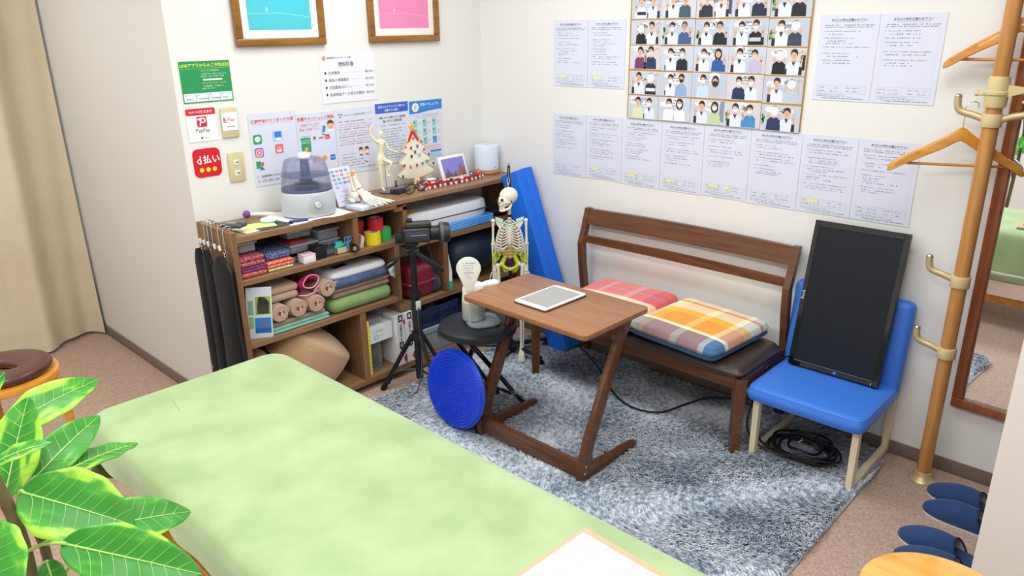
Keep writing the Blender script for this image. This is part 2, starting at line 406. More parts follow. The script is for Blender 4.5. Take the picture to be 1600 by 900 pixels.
me.polygons.add(NB * 2); st = np.stack([np.arange(NB) * 7, np.arange(NB) * 7 + 4], 1).ravel(); me.polygons.foreach_set('loop_start', st.astype(np.int32))
me.update(calc_edges=True); me.materials.append(rug_m)
o = bpy.data.objects.new('pile', me); COL.objects.link(o); o.parent = t; o['kind'] = 'stuff'

# ---- massage bed under a green blanket
gm = M('green_plush', 'AFC492', 0.95, mottle=(6.5, '96AE76', 0.6), bump=(420, 0.5, 0.0015), sheen=0.3)
BX0, BX1, BY0, BY1, BZ, BR = -2.338, -1.690, -2.78, -0.672, 0.55, 0.075
t = thing('massage_bed', 'wooden massage bed in the foreground hidden under a green blanket', 'bed', ((BX0 + BX1) / 2, (BY0 + BY1) / 2, 0))
b = B(); b.box(BX0 + .015, BX1 - .015, BY0 + .015, BY1 - .015, 0.475, 0.538, M('bed_vinyl', 'C9B79A', 0.5), r=0.02, seg=3); part('mattress', b, t, w=1)
b = B()
for x in (BX0 + .05, BX1 - .07): b.box(x, x + .022, BY0 + .06, BY1 - .06, 0.39, 0.474, pine_m, r=.003)
for y in (BY0 + .06, BY1 - .08, -1.73): b.box(BX0 + .072, BX1 - .07, y, y + .022, 0.40, 0.474, pine_m, r=.003)
part('frame', b, t, w=1)
for x in (BX0 + .075, BX1 - .125):
    for y in (BY0 + .10, BY1 - .14):
        b = B(); b.box(x, x + .05, y, y + .04, 0, 0.474, pine_m, r=.004); part('leg', b, t, w=1)
b = B(); b.box(BX0 + .11, BX0 + .13, BY0 + .12, BY1 - .12, 0.12, 0.16, pine_m, r=.003); b.box(BX1 - .11, BX1 - .09, BY0 + .12, BY1 - .12, 0.12, 0.16, pine_m, r=.003); part('stretcher', b, t, w=1)
# blanket: rounded-rectangle rings going from the middle of the top to the hem
def ring(off, n=160):
    x0, x1, y0, y1 = BX0 - off, BX1 + off, BY0 - off, BY1 + off; r = BR + max(off, -0.06)
    pts = []
    L_ = [(x1 - x0 - 2 * r), (y1 - y0 - 2 * r)]; q = math.pi * r / 2; tot = 2 * (L_[0] + L_[1]) + 4 * q
    for i in range(n):
        d = tot * i / n
        for k in range(4):
            Ls = L_[k % 2]
            if d < Ls + q: break
            d -= Ls + q
        C_ = [(x1 - r, y0 + r), (x1 - r, y1 - r), (x0 + r, y1 - r), (x0 + r, y0 + r)][k]
        dirs = [(1, 0), (0, 1), (-1, 0), (0, -1)][k]
        S_ = [(x0 + r, y0), (x1, y0 + r), (x1 - r, y1), (x0, y1 - r)][k]
        if d <= Ls: pts.append((S_[0] + dirs[0] * d, S_[1] + dirs[1] * d))
        else:
            a = -90 + 90 * k + math.degrees((d - Ls) / r); pts.append((C_[0] + r * math.cos(math.radians(a)), C_[1] + r * math.sin(math.radians(a))))
    return pts
NR = 200
rings = []
for off, z in [(-0.2, BZ), (-0.12, BZ), (-0.06, BZ - .001), (-0.03, BZ - .004), (-0.012, BZ - .012), (-0.002, BZ - .024), (0.004, BZ - .042)]:
    rings.append([(x, y, z) for x, y in ring(off, NR)])
edge = ring(0.006, NR)
for k in range(1, 9):
    row = []
    for i, (x, y) in enumerate(edge):
        nx = (x - (BX0 + BX1) / 2) / ((BX1 - BX0) / 2); ny = (y - (BY0 + BY1) / 2) / ((BY1 - BY0) / 2)
        drop = 0.105
        if nx > 0.5: drop = 0.27
        if ny > 0.93: drop = 0.105 + 0.16 * max(0, min(1, (nx + 1.0) / 1.2))
        if ny > 0.93 and nx < -0.6: drop = 0.16
        cor = max(0, abs(nx) + abs(ny) - 1.75) * 0.4
        s_ = 2.2 * i; f = k / 8
        wv = (0.005 * math.sin(i * 0.31) + 0.003 * math.sin(i * 0.83 + 1)) * f * (1 + 1.5 * cor)
        l = math.hypot(nx, ny)
        ox = (nx ** 7) * (0.004 * f + wv + 0.05 * cor * f); oy = (ny ** 7) * (0.004 * f + wv + 0.05 * cor * f)
        row.append((x + max(-.05, min(.05, ox)), y + max(-.05, min(.05, oy)), BZ - .042 - (drop - .042) * f + 0.003 * math.sin(i * 0.31) * f))
    rings.append(row)
vs = [p for r_ in rings for p in r_]; fs = [(k * NR + i, k * NR + (i + 1) % NR, (k + 1) * NR + (i + 1) % NR, (k + 1) * NR + i) for k in range(len(rings) - 1) for i in range(NR)]
fs = [f[::-1] for f in fs]; vs.append(((BX0 + BX1) / 2, (BY0 + BY1) / 2, BZ)); fs += [(i, (i + 1) % NR, len(vs) - 1) for i in range(NR)]
b = B(); b.add(vs, fs, gm)
o = solo('blanket', b, 'light green plush blanket draped over the massage bed', 'blanket')
# dark green folded corner that hangs at the head end of the bed
b = B(); b.grid(lambda u, v: (-2.352 + 0.16 * u + .02 * math.sin(v * 3), -0.640 - 0.02 * math.sin(u * 5) - .05 * v * (1 - u), 0.505 - v * (0.15 + 0.05 * math.sin(u * 3.2)) ), 14, 8, M('green_cover', '5C6F49', 0.9, sheen=0.2))
o = solo('bed_cover', b, 'dark green cover hanging out below the blanket at the far left corner of the bed', 'bed cover'); md = o.modifiers.new('thick', 'SOLIDIFY'); md.thickness = 0.004
# towels at the foot
tw = M('towel_white', 'D9D7D8', 0.95, bump=(160, 0.9, 0.004), sheen=0.1, mottle=(30, 'C6C4C8', .4)); tb = M('towel_beige', 'D3AE8D', 0.95, bump=(300, 0.5, 0.0015), sheen=0.3)
T_ = at(-1.885, -2.32, 0.5525, rz=math.radians(-2))
b = B(); b.box(-.115, .105, -.22, .215, 0, .012, tb, r=.005, seg=2); solo('folded_towel', b, 'beige towel folded under the white towel on the bed', 'towel', T=T_)
T_ = at(-1.905, -2.34, 0.5655, rz=math.radians(-2))
b = B(); b.box(-.12, .095, -.22, .215, 0, .014, tw, r=.006, seg=2); solo('folded_towel', b, 'white towel folded on top of the beige towel on the bed', 'towel', T=T_)

# ---- side table
t = thing('side_table', 'small walnut Z-frame side table holding the tablet', 'table', (-0.83, -1.22, 0))
T_ = at(-0.832, -1.216, 0.592, rz=math.radians(-0.5))
b = B(); b.prism(rr(-.192, .192, -.309, .309, .022), .02, tabletop_m, T=T_, bev=.003); part('table_top', b, t, w=1)
pf = [(-1.007, .012), (-.665, .012), (-.648, .022), (-.65, .036), (-.668, .042), (-.80, .052), (-.90, .062), (-.935, .082), (-.937, .115), (-.925, .15), (-.868, .268), (-.818, .385), (-.768, .488), (-.705, .591), (-1.0, .591), (-1.0, .581), (-.88, .562), (-.83, .548), (-.815, .535), (-.808, .512), (-.818, .490), (-.866, .398), (-.921, .283), (-.978, .165), (-1.012, .05)]
for y in (-1.50, -.975):
    Tm = Matrix(((1, 0, 0, 0), (0, 0, -1, y + .024), (0, 1, 0, 0), (0, 0, 0, 1)))
    b = B(); b.prism(pf, .024, walnut_m, T=Tm, bev=.003); part('side_frame', b, t, w=1)
b = B(); b.box(-1.0, -.978, -1.476, -.975, .024, .092, walnut_m, r=.003); part('stretcher', b, t, w=1)
b = B()
for z in (.045, .072): b.cyl((-.985 if z < .05 else -.978, -1.5, z), (-.985 if z < .05 else -.978, -1.5025, z), .0045, brass_m)
part('screw_cap', b, t, w=1)
b = B(); b.box(-.86, -.80, -1.476, -.975, .565, .59, walnut_m, r=.003); part('cross_rail', b, t, w=1)
# tablet
t = thing('tablet', 'white-bezel tablet with grey screen lying on the side table', 'tablet', at(-.825, -1.195, .6125, rz=math.radians(-1)))
b = B(); b.prism(rr(-.122, .122, -.083, .083, .012), .005, M('tablet_case', '4A3F38', .5), bev=.001); part('case', b, t)
b = B(); b.prism(rr(-.120, .120, -.081, .081, .011), .0105, M('tablet_white', 'F4F4F2', .2), h0=.005, bev=.001); part('body', b, t)
b = B(); b.box(-.099, .099, -.070, .070, .0106, .0112, M('tablet_screen', 'A3A29C', .12)); part('screen', b, t)

# ---- bench
t = thing('bench', 'dark walnut two-seat bench with brown leather seat against the right wall', 'bench', (-0.24, -1.28, 0))
for y in (-.758, -1.802):
    b = B(); b.tube([(-.425, y, .010), (-.425, y, .33)], [.0235, .031], walnut_m, n=4); part('front_leg', b, t, w=1)
    b = B()
    path = [(-.022, y, .010), (-.045, y, .30), (-.075, y, .50), (-.082, y, .60), (-.06, y, .66), (-.03, y, .765)]
    w_ = [.030, .034, .034, .034, .032, .027]
    for i in range(len(path) - 1):
        a, c = path[i], path[i + 1]
        v = [(a[0] - w_[i] / 2, y - .014, a[2]), (a[0] + w_[i] / 2, y - .014, a[2]), (a[0] + w_[i] / 2, y + .014, a[2]), (a[0] - w_[i] / 2, y + .014, a[2]),
             (c[0] - w_[i + 1] / 2, y - .014, c[2]), (c[0] + w_[i + 1] / 2, y - .014, c[2]), (c[0] + w_[i + 1] / 2, y + .014, c[2]), (c[0] - w_[i + 1] / 2, y + .014, c[2])]
        fs = [(0, 1, 5, 4), (1, 2, 6, 5), (2, 3, 7, 6), (3, 0, 4, 7)] + ([(3, 2, 1, 0)] if i == 0 else []) + ([(4, 5, 6, 7)] if i == len(path) - 2 else [])
        b.add(v, fs, walnut_m)
    part('back_post', b, t, w=1)
b = B()
b.box(-.44, -.418, -1.79, -.77, .285, .335, walnut_m, r=.003); part('seat_rail', b, t, w=1)
b = B(); b.box(-.08, -.055, -1.79, -.77, .27, .335, walnut_m, r=.003); part('seat_rail', b, t, w=1)
for y in (-.768, -1.815):
    b = B(); b.box(-.42, -.06, y, y + .022, .275, .335, walnut_m, r=.003); part('seat_rail', b, t, w=1)
lea = M('brown_leather', '3E3330', .36, bump=(500, .15, .0006), spec=.55)
def cushgrid(x0, x1, y0, y1, z0, z1, dome, p=6, n=26):
    def fn(u, v):
        a = math.pi * (2 * u); 
        # superellipse plan, v from bottom rim over the top to the middle
        k = min(1, v / .45); s_ = math.cos(min(1, v) * math.pi / 2) if v > .45 else 1
        c, s2 = math.cos(a), math.sin(a); ex = 2 / p
        X = math.copysign(abs(c) ** ex, c); Y = math.copysign(abs(s2) ** ex, s2)
        if v <= .45: rr_ = 1 - .03 * (1 - math.sin(k * math.pi)); z = z0 + (z1 - z0 - .012) * k
        else:
            q = (v - .45) / .55; rr_ = (1 - q) ** .8 if q < 1 else 0; rr_ = 1 - .03 - .97 * q ** 1.6; z = z1 - .012 + .012 * min(1, q * 5) ** .5 + dome * (1 - rr_ ** 2)
        return ((x0 + x1) / 2 + (x1 - x0) / 2 * X * rr_, (y0 + y1) / 2 + (y1 - y0) / 2 * Y * rr_, z)
    return fn
b = B(); b.grid(cushgrid(-.462, -.085, -1.822, -.738, .336, .374, .014, p=14), 160, 22, lea, closed_u=True); part('leather_seat', b, t, w=1)
def arc_rail(z0, z1, th, bow, ycut, xf):
    b = B(); n = 24
    vs = []
    for i in range(n + 1):
        y = -1.79 + i / n * 1.02; s_ = math.sin(math.pi * i / n)
        for (dx, z) in ((0, z0), (th, z0), (th, z1), (0, z1)):
            vs.append((xf(z) - th / 2 + dx + bow * s_, y, z + .006 * s_ * (1 if z == z1 else 0)))
    fs = [(4 * i + j, 4 * i + (j + 1) % 4, 4 * i + 4 + (j + 1) % 4, 4 * i + 4 + j) for i in range(n) for j in range(4)] + [(3, 2, 1, 0), tuple(4 * n + j for j in range(4))]
    return b.add(vs, fs, walnut_m)
part('backrest', arc_rail(.690, .762, .02, .012, 0, lambda z: -.052 + (z - .69) * .27), t, w=1)
part('back_rail', arc_rail(.605, .637, .02, .008, 0, lambda z: -.075), t, w=1)

# plaid cushions
def plaid(name, tint):
    m = M(name, 'F0B050', .9, bump=(420, .4, .001), sheen=.2); nt = m.node_tree; N = nt.nodes
    for nd in [n for n in N if n.type in ('VALTORGB',)]: N.remove(nd)
    tc = N.new('ShaderNodeTexCoord'); sx = N.new('ShaderNodeSeparateXYZ'); nt.links.new(tc.outputs['Object'], sx.inputs[0])
    outs = []
    for ax, stops in zip((0, 1), tint):
        mr = N.new('ShaderNodeMapRange'); mr.inputs['From Min'].default_value = -.215; mr.inputs['From Max'].default_value = .215; nt.links.new(sx.outputs[ax], mr.inputs['Value'])
        cr = N.new('ShaderNodeValToRGB'); cr.color_ramp.interpolation = 'CONSTANT'; e = cr.color_ramp.elements
        e[0].position = stops[0][0]; e[0].color = (*lin(stops[0][1]), 1); e[1].position = stops[1][0]; e[1].color = (*lin(stops[1][1]), 1)
        for p_, c_ in stops[2:]: k = e.new(p_); k.color = (*lin(c_), 1)
        nt.links.new(mr.outputs[0], cr.inputs['Fac']); outs.append(cr.outputs['Color'])
    mix = N.new('ShaderNodeMix'); mix.data_type = 'RGBA'; mix.inputs[0].default_value = .36; nt.links.new(outs[0], mix.inputs[6]); nt.links.new(outs[1], mix.inputs[7])
    nt.links.new(mix.outputs[2], N['Principled BSDF'].inputs['Base Color']); return m
pl_y = plaid('plaid_yellow', ([(0, '2A5A94'), (.19, 'FFF6D8'), (.24, 'F59A28'), (.50, 'FFC018'), (.61, 'F6EED2'), (.80, 'E8842C'), (.84, 'F6EED2')],
                             [(0, '6A90B4'), (.13, 'FFF6D8'), (.19, 'E89A3C'), (.42, 'FFE9A0'), (.50, 'F3A040'), (.80, 'FFD450'), (.88, 'F3E8C4')]))
pl_r = plaid('plaid_red', ([(0, 'F6E3C0'), (.3, 'F9EED2'), (.5, 'E8555A'), (.66, 'B77A9C'), (.72, 'E8525A'), (.8, 'EE6A63')],
                           [(0, 'E4606A'), (.14, 'B0709A'), (.2, 'F0A08C'), (.36, 'F7E6CC'), (.44, 'F3B09C'), (.7, 'F9E4C8'), (.76, 'F2A596')]))
nvy = M('cushion_side', '1F4A78', .9, sheen=.2)
for nm, T_, m, lb in (('seat_cushion', at(-.27, -1.11, .392, rz=math.radians(3)), pl_r, 'red and cream plaid seat cushion at the far end of the bench'),
                  ('seat_cushion', at(-.277, -1.533, .393, rz=math.radians(-4), rx=math.radians(1.0)), pl_y, 'yellow, orange and blue plaid seat cushion nearest the blue chair')):
    t = thing(nm, lb, 'cushion', T_, 'plaid seat cushions on the bench')
    b = B(); b.grid(cushgrid(-.213, .213, -.208, .208, 0.020, .058, .012, p=13), 96, 20, m, closed_u=True); part('top_cover', b, t)
    b = B(); b.grid(lambda u, v: (lambda q: (q[0], q[1], q[2]))(cushgrid(-.212, .212, -.207, .207, 0.003, .032, 0.0, p=13)(u, v * .5)), 96, 10, nvy if m is pl_y else M('cushion_side_red', '9A3A50', .9), closed_u=True)
    b.prism([(cushgrid(-.205, .205, -.2, .2, 0, .02, 0, p=7)(i / 48, 0)[0], cushgrid(-.205, .205, -.2, .2, 0, .02, 0, p=7)(i / 48, 0)[1]) for i in range(48)], .01, nvy if m is pl_y else M('cushion_side_red', '9A3A50', .9), h0=.002)
    part('side_band', b, t)

# ---- blue chair
bl = M('blue_vinyl', '3E7BE0', .38, bump=(300, .08, .0006), spec=.5); cream = M('cream_metal', 'EFE0BE', .45)
t = thing('chair', 'low chair with blue vinyl seat and cream metal sled legs', 'chair', (-.2, -2.04, 0))
b = B(); b.grid(cushgrid(-.445, -.06, -2.268, -1.828, .264, .318, .006, p=12), 120, 22, bl, closed_u=True)
b.box(-.43, -.07, -2.25, -1.845, .262, .27, bl); part('seat', b, t, w=1)
Tb = at(-.072, -2.04, .255, ry=math.radians(7))
b = B(); b.box(-.032, .030, -.222, .222, 0, .385, bl, T=Tb, r=.028, seg=4); part('backrest', b, t, w=1)
for y in (-1.862, -2.232):
    b = B()
    b.box(-.398, -.368, y - .012, y + .012, .010, .262, cream, r=.002, seg=1); part('front_leg', b, t, w=1)
    b = B(); b.box(-.03, -.005, y - .012, y + .012, .010, .262, cream, r=.002, seg=1); part('rear_leg', b, t, w=1)
    b = B(); b.box(-.368, -.03, y - .012, y + .012, .010, .034, cream, r=.002, seg=1); part('floor_rail', b, t, w=1)
b = B(); b.box(-.398, -.378, -2.22, -1.874, .248, .262, cream); b.box(-.03, -.01, -2.22, -1.874, .24, .262, cream); part('seat_frame', b, t, w=1)
# monitor on the chair
Tm = frame((-.168, -2.0425, .3285), (0, -1, 0), (.11, 0, .57))
t = thing('monitor', 'black computer monitor standing upright on its short side on the blue chair', 'monitor', Tm)
b = B(); b.box(-.169, .169, 0, .572, -.028, 0, black_m, r=.004); b.box(-.12, .12, .12, .45, -.036, -.028, black_m, r=.004); part('housing', b, t)
b = B()
for q in ((-.169, -.151, 0, .572), (.151, .169, 0, .572), (-.151, .151, 0, .022), (-.151, .151, .55, .572)): b.box(q[0], q[1], q[2], q[3], 0, .003, blackg_m, r=.0008, seg=1)
part('bezel', b, t)
b = B(); b.box(-.151, .151, .022, .55, 0, .001, M('lcd_panel', '1A1F27', .4, spec=.3)); part('screen', b, t)
b = B(); Tq = frame((-.160, .286, .002), (0, 1, 0), (-1, 0, 0)); b.text('BenQ', -.022, -.003, .015, F('C9D2DA'), 0, T=Tq, bold=.01)
part('logo', b, t)
b = B(); b.disc(.012, .011, .010, F('1E4C9E'), 8, ry=.0055); b.disc(.012, .011, .004, F('A9CBFF'), 9, ry=.002); b.rect(-.145, .145, .0215, .0222, F('AAB2BC'), 8); b.rect(.145, .147, .004, .013, F('C9D2DA'), 8); part('badge', b, t)

# ---- mirror
TMI = Matrix.Translation((-.001, -2.424, 0)) @ rotm(rz=math.radians(-2.0)) @ Matrix.Translation((0, 2.424, 0))
t = thing('wall_mirror', 'tall mirror in a reddish wood frame on the right wall', 'mirror', TMI @ Matrix.Translation((0, -2.75, .27)))
mf = M('mirror_frame_wood', '9C5A32', .3, grain=('7C4224', 2), coat=.3)
my0, my1, mz0, mz1, fw = -3.08, -2.424, .277, 1.85, .038
for bx in ((my0, my1, mz0, mz0 + fw), (my0, my1, mz1 - fw, mz1), (my0, my0 + fw, mz0 + fw, mz1 - fw), (my1 - fw, my1, mz0 + fw, mz1 - fw)):
    b = B(); b.box(-.026, -.001, bx[0], bx[1], bx[2], bx[3], mf, r=.006, seg=3, T=TMI); part('frame_rail', b, t, w=1)
b = B(); b.box(-.012, -.002, my0 + fw, my1 - fw, mz0 + fw, mz1 - fw, M('mirror_glass', 'F2F4F4', .01, metal=1.0), T=TMI); part('glass', b, t, w=1)
# ================================================================ papers and pictures on the walls
RND = random.Random(11)
def TA(x, z, off=0.0012, tilt=0.0): return Matrix.Translation((x, -off, z)) @ Matrix(((1, 0, 0, 0), (0, 0, -1, 0), (0, 1, 0, 0), (0, 0, 0, 1))) @ Matrix.Rotation(tilt, 4, 'Z')
def TB(y, z, off=0.0012, tilt=0.0): return Matrix.Translation((-off, y, z)) @ Matrix(((0, 0, -1, 0), (-1, 0, 0, 0), (0, 1, 0, 0), (0, 0, 0, 1))) @ Matrix.Rotation(tilt, 4, 'Z')
def sheet(w, h, m, th=0.0011):
    b = B(); b.box(0, w, 0, h, 0, th, m); return b

# ---- framed pictures (only their lower parts reach into the photograph)
def add_picture(*a):
    x0, x1, z0, z1, label, sky, sea, pale = a
    t = thing('picture_frame', label, 'picture', (0.5 * (x0 + x1), 0, z0), 'framed pictures')
    fm = M('picture_frame_wood', 'A06E2A', .3, grain=('7E5118', 0), coat=.3); f = .031
    for q in ((x0, x1, z0, z0 + f), (x0, x1, z1 - f, z1), (x0, x0 + f, z0 + f, z1 - f), (x1 - f, x1, z0 + f, z1 - f)):
        b = B(); b.box(q[0], q[1], -.022, -.001, q[2], q[3], fm, r=.005, seg=3); part('frame_rail', b, t, w=1)
    b = B(); b.box(x0 + f, x1 - f, -.010, -.002, z0 + f, z1 - f, M('mat_board', 'F4F2EA', .7)); part('mat_board', b, t, w=1)
    w, h = x1 - x0 - 2 * f - .064, z1 - z0 - 2 * f - .064; T_ = TA(x0 + f + .032, z0 + f + .032, .0094)
    b = B(); b.rect(0, w, 0, h * .62, F(sea), 1, T=T_); b.rect(0, w, h * .62, h, F(sky), 1, T=T_)
    for i in range(60):
        xx = RND.uniform(.01, w - .01); yy = RND.uniform(.002, h * .17); b.rect(xx, xx + .003, yy, yy + .0014, F(pale), 2, T=T_)
    b.poly([(0, h * .185), (w * .5, h * .2), (w, h * .15), (w, h * .158), (w * .5, h * .208), (0, h * .193)], F(pale), 2, T=T_)
    b.disc(w * .30, h * .23, .004, F('F4FAFA'), 3, T=T_); b.poly([(w * .29, h * .24), (w * .31, h * .24), (w * .3, h * .28)], F('F4FAFA'), 3, T=T_)
    for cx, cy, r in ((.1, .66, .02), (.2, .67, .035), (.42, .68, .03), (.8, .68, .035), (.9, .66, .022)): b.disc(w * cx, h * cy, r, F('CFE6FA' if sky != 'F58CC0' else 'FBC4DD'), 3, ry=r * .3, T=T_)
    b.disc(w * .6, h * .64, .007, F('F5F7F7'), 4, T=T_); b.disc(w * .606, h * .652, .004, F('2A3C4C'), 5, T=T_)
    part('print', b, t, w=1)
add_picture(-1.364, -.950, 1.541, 1.99, 'wooden picture frame with a turquoise sea print', '4FA9EE', '4DC4D6', '8FE3DC')
add_picture(-.717, -.297, 1.541, 1.99, 'wooden picture frame with a pink print', 'F58CC0', 'F08DBB', 'F7B3D2')

# ---- back wall signs
def wallsheet(name, x0, x1, z0, z1, m, label, cat, tilt=0.0, off=.0012, group=None):
    return sheet(x1 - x0, z1 - z0, m), x1 - x0, z1 - z0, TA(x0, z0, off, tilt), name, label, cat, group
def fin(b, T_, name, label, cat, group=None): return solo(name, b, label, cat, group, T=T_)
# green reservation card (its mascots and code are left off)
b, w, h, T_, *r = wallsheet('notice_card', -1.603, -1.400, 1.339, 1.494, F('2F9A5B', .35), 'green laminated reservation card at the top left of the notices', 'notice', .0)
b.text('LINEアプリからのご予約方法', w / 2, h - .021, .0152, F('E9F04A'), 2, 'CENTER', bold=.02)
b.rect(.004, w - .004, h - .028, h - .0272, F('9BD8B0'), 1)
b.text('ステップ1 友達追加', .082, h - .039, .0085, F('E9F04A'), 2); b.text('「LINEアプリ」で右のQRコードを', .080, h - .051, .0068, F('F4FBF5'), 2)
b.text('読み取り「あったか堂」を追加', .080, h - .060, .0068, F('F4FBF5'), 2); b.rect(.088, .166, h - .073, h - .067, F('F4FBF5'), 1)
b.text('ステップ2 メッセージ入力', .082, h - .086, .0082, F('E9F04A'), 2); b.text('「ご希望日時」「お名前」を', .080, h - .097, .0068, F('F4FBF5'), 2); b.text('送信してください', .080, h - .106, .0068, F('F4FBF5'), 2)
b.rect(.003, w - .003, .004, .036, F('E4F3F3'), 1)
for i, s_ in enumerate(('友達追加', '予約日時送信', '予約日時確認', '予約完了')):
    x = .005 + i * .049; b.poly([(x + .044, .006), (x + .049, .020), (x + .044, .034), (x + .0425, .034), (x + .0475, .020), (x + .0425, .006)], F('2F7A5F'), 2)
    b.text(s_, x + .006, .012, .0066, F('333333'), 2); b.disc(x + .006, .029, .003, F('E8837A'), 2)
fin(b, T_, *r)
# red and white payment card
b, w, h, T_, *r = wallsheet('payment_card', -1.605, -1.486, 1.19, 1.318, F('F4F5F8', .35), 'white payment card with a red header above the red rounded sign', 'notice')
b.poly(rr(0, w, h - .026, h, .006), F('E0243C'), 1); b.text('ペイペイ使えます', w / 2, h - .018, .0118, F('FFFFFF'), 2, 'CENTER', bold=.025)
b.rrect(.040, .080, .056, .096, .005, F('D9283C'), 1)
b.disc(.0635, .0815, .0125, F('FFFFFF'), 2, ry=.0105); b.disc(.0625, .0815, .0075, F('D9283C'), 3, ry=.0060); b.poly([(.048, .060), (.053, .060), (.0615, .092), (.0560, .092)], F('FFFFFF'), 4); b.poly([(.041, .082), (.056, .0880), (.056, .0915), (.041, .0875)], F('FFFFFF'), 4)
b.text('PayPay', w / 2, .036, .021, F('2B2B33'), 2, 'CENTER'); b.rect(.048, .056, .010, .018, F('3C78C8'), 2); b.text('PayPay', .06, .011, .007, F('5F8CC8'), 2)
fin(b, T_, *r)
# blank plate with a payment label
def wallplate(x0, x1, z0, z1, name, label, cat):
    t = thing(name, label, cat, (0.5 * (x0 + x1), 0, z0)); b = B(); b.box(x0, x1, -.009, -.001, z0, z1, M('ivory_plate', 'D6CBA0', .4), r=.004, seg=2); part('plate', b, t, w=1); return t
t = wallplate(-1.468, -1.398, 1.193, 1.312, 'wall_plate', 'ivory blank wall plate with a white payment label', 'wall plate')
b = sheet(.066, .070, F('F4F5F8', .35)); b.text('R', .006, .036, .022, F('C0204C'), 2, bold=.02); b.rect(.007, .020, .0325, .0345, F('C0204C'), 2); b.text('Pay', .024, .036, .022, F('D65A9A'), 2); b.scrib(.018, .054, .016, .005, ink_m, RND)
Tl = TA(-1.467, 1.222, .0095); b.v = [tuple(Tl @ Vector(v)) for v in b.v]; part('label', b, t, w=1, label='white payment label')
t = wallplate(-1.462, -1.394, 1.012, 1.133, 'light_switch', 'ivory double light switch beside the red rounded sign', 'switch')
for z in (1.092, 1.048):
    b = B(); b.box(-1.441, -1.417, -.012, -.009, z - .011, z + .011, M('switch_white', 'F0EEE2', .35), r=.001, seg=1); part('rocker', b, t, w=1)
    b = B(); b.box(-1.432, -1.420, -.0128, -.012, z - .003, z + .003, F('7A7A74')); part('marker', b, t, w=1)
# red rounded sign
b = B(); w = .113; b.prism(rr(0, w, 0, w, .022), .0014, F('DE1F33', .35))
b.text('d', .011, .053, .047, F('FFFFFF'), 2, bold=.006); b.text('払い', .039, .056, .036, F('FFFFFF'), 2, bold=.02)
for i in range(3): b.disc(.030 + i * .0265, .029, .0092, F('F7DE2C'), 2)
fin(b, TA(-1.603, 1.049, .0012, 0.0), 'payment_sign', 'red rounded sign with three yellow dots beside the light switch', 'sign')

# first information sheet, with rows of app icons (codes left out)
b, w, h, T_, *r = wallsheet('information_sheet', -1.352, -1.132, .975, 1.276, lam_m, 'laminated sheet with a red heading and app icons, partly behind the humidifier', 'notice')
b.text('健康整体サロンあったか堂', w / 2, h - .038, .0165, F('E2645F'), 2, 'CENTER', bold=.02); b.rect(.022, w - .022, h - .044, h - .0432, F('E2645F'), 1)
def icon(b, x, y, s, kind, k=2):
    if kind == 'line': b.rrect(x, x + s, y, y + s, s * .22, F('35A35F'), k); b.disc(x + s * .5, y + s * .54, s * .34, F('FFFFFF'), k + 1, ry=s * .28); b.poly([(x + s * .4, y + s * .3), (x + s * .5, y + s * .16), (x + s * .6, y + s * .3)], F('FFFFFF'), k + 1); b.text('LINE', x + s * .5, y + s * .48, s * .2, F('35A35F'), k + 2, 'CENTER')
    if kind == 'hp': b.rrect(x - s * .2, x + s * 1.1, y - s * .05, y + s * 1.1, s * .2, F('BBD4F6'), k); b.rrect(x + .004, x + s - .002, y + s * .3, y + s, .003, F('3C83DC'), k + 1); b.rrect(x + .008, x + s - .006, y + s * .05, y + s * .36, .002, F('F4F8FF'), k + 1)
    if kind == 'insta': b.rrect(x, x + s, y, y + s, s * .24, F('8A5BD0'), k); b.rrect(x + s * .02, x + s * .7, y + s * .02, y + s * .5, s * .2, F('E58E4A'), k + 1); b.rrect(x + s * .12, x + s * .88, y + s * .12, y + s * .88, s * .2, F('F0B8BC'), k + 2); b.disc(x + s * .5, y + s * .5, s * .24, F('D8588C'), k + 3); b.disc(x + s * .5, y + s * .5, s * .13, F('F6E1E6'), k + 4)
    if kind == 'tube': b.rrect(x, x + s, y, y + s, s * .2, F('E8706F'), k); b.text('You', x + s * .5, y + s * .56, s * .3, F('FFFFFF'), k + 1, 'CENTER'); b.rrect(x + s * .2, x + s * .8, y + s * .14, y + s * .48, s * .1, F('F7DADA'), k + 1)
    if kind == 'map': b.rect(x, x + s * .55, y + s * .2, y + s, F('3F9A6A'), k); b.poly([(x + s * .3, y), (x + s, y), (x + s * .62, y + s * .4)], F('3F76D6'), k + 1); b.disc(x + s * .74, y + s * .7, s * .2, F('E4705C'), k + 2); b.poly([(x + s * .58, y + s * .62), (x + s * .9, y + s * .62), (x + s * .74, y + s * .3)], F('E4705C'), k + 2)
icon(b, .012, .176, .040, 'line'); icon(b, .108, .182, .038, 'hp'); icon(b, .013, .121, .040, 'insta'); icon(b, .108, .128, .039, 'tube'); icon(b, .013, .068, .038, 'map')
b.disc(.017, .040, .006, F('C9878C'), 1); b.disc(.017, .040, .0048, lam_m, 2); b.text('営業時間 (10:00-20:00)', .030, .036, .012, ink_m, 2); b.disc(.017, .021, .006, F('E8A0A2'), 1); b.text('075-285-124', .030, .016, .0155, F('565B6B'), 2)
fin(b, T_, *r)
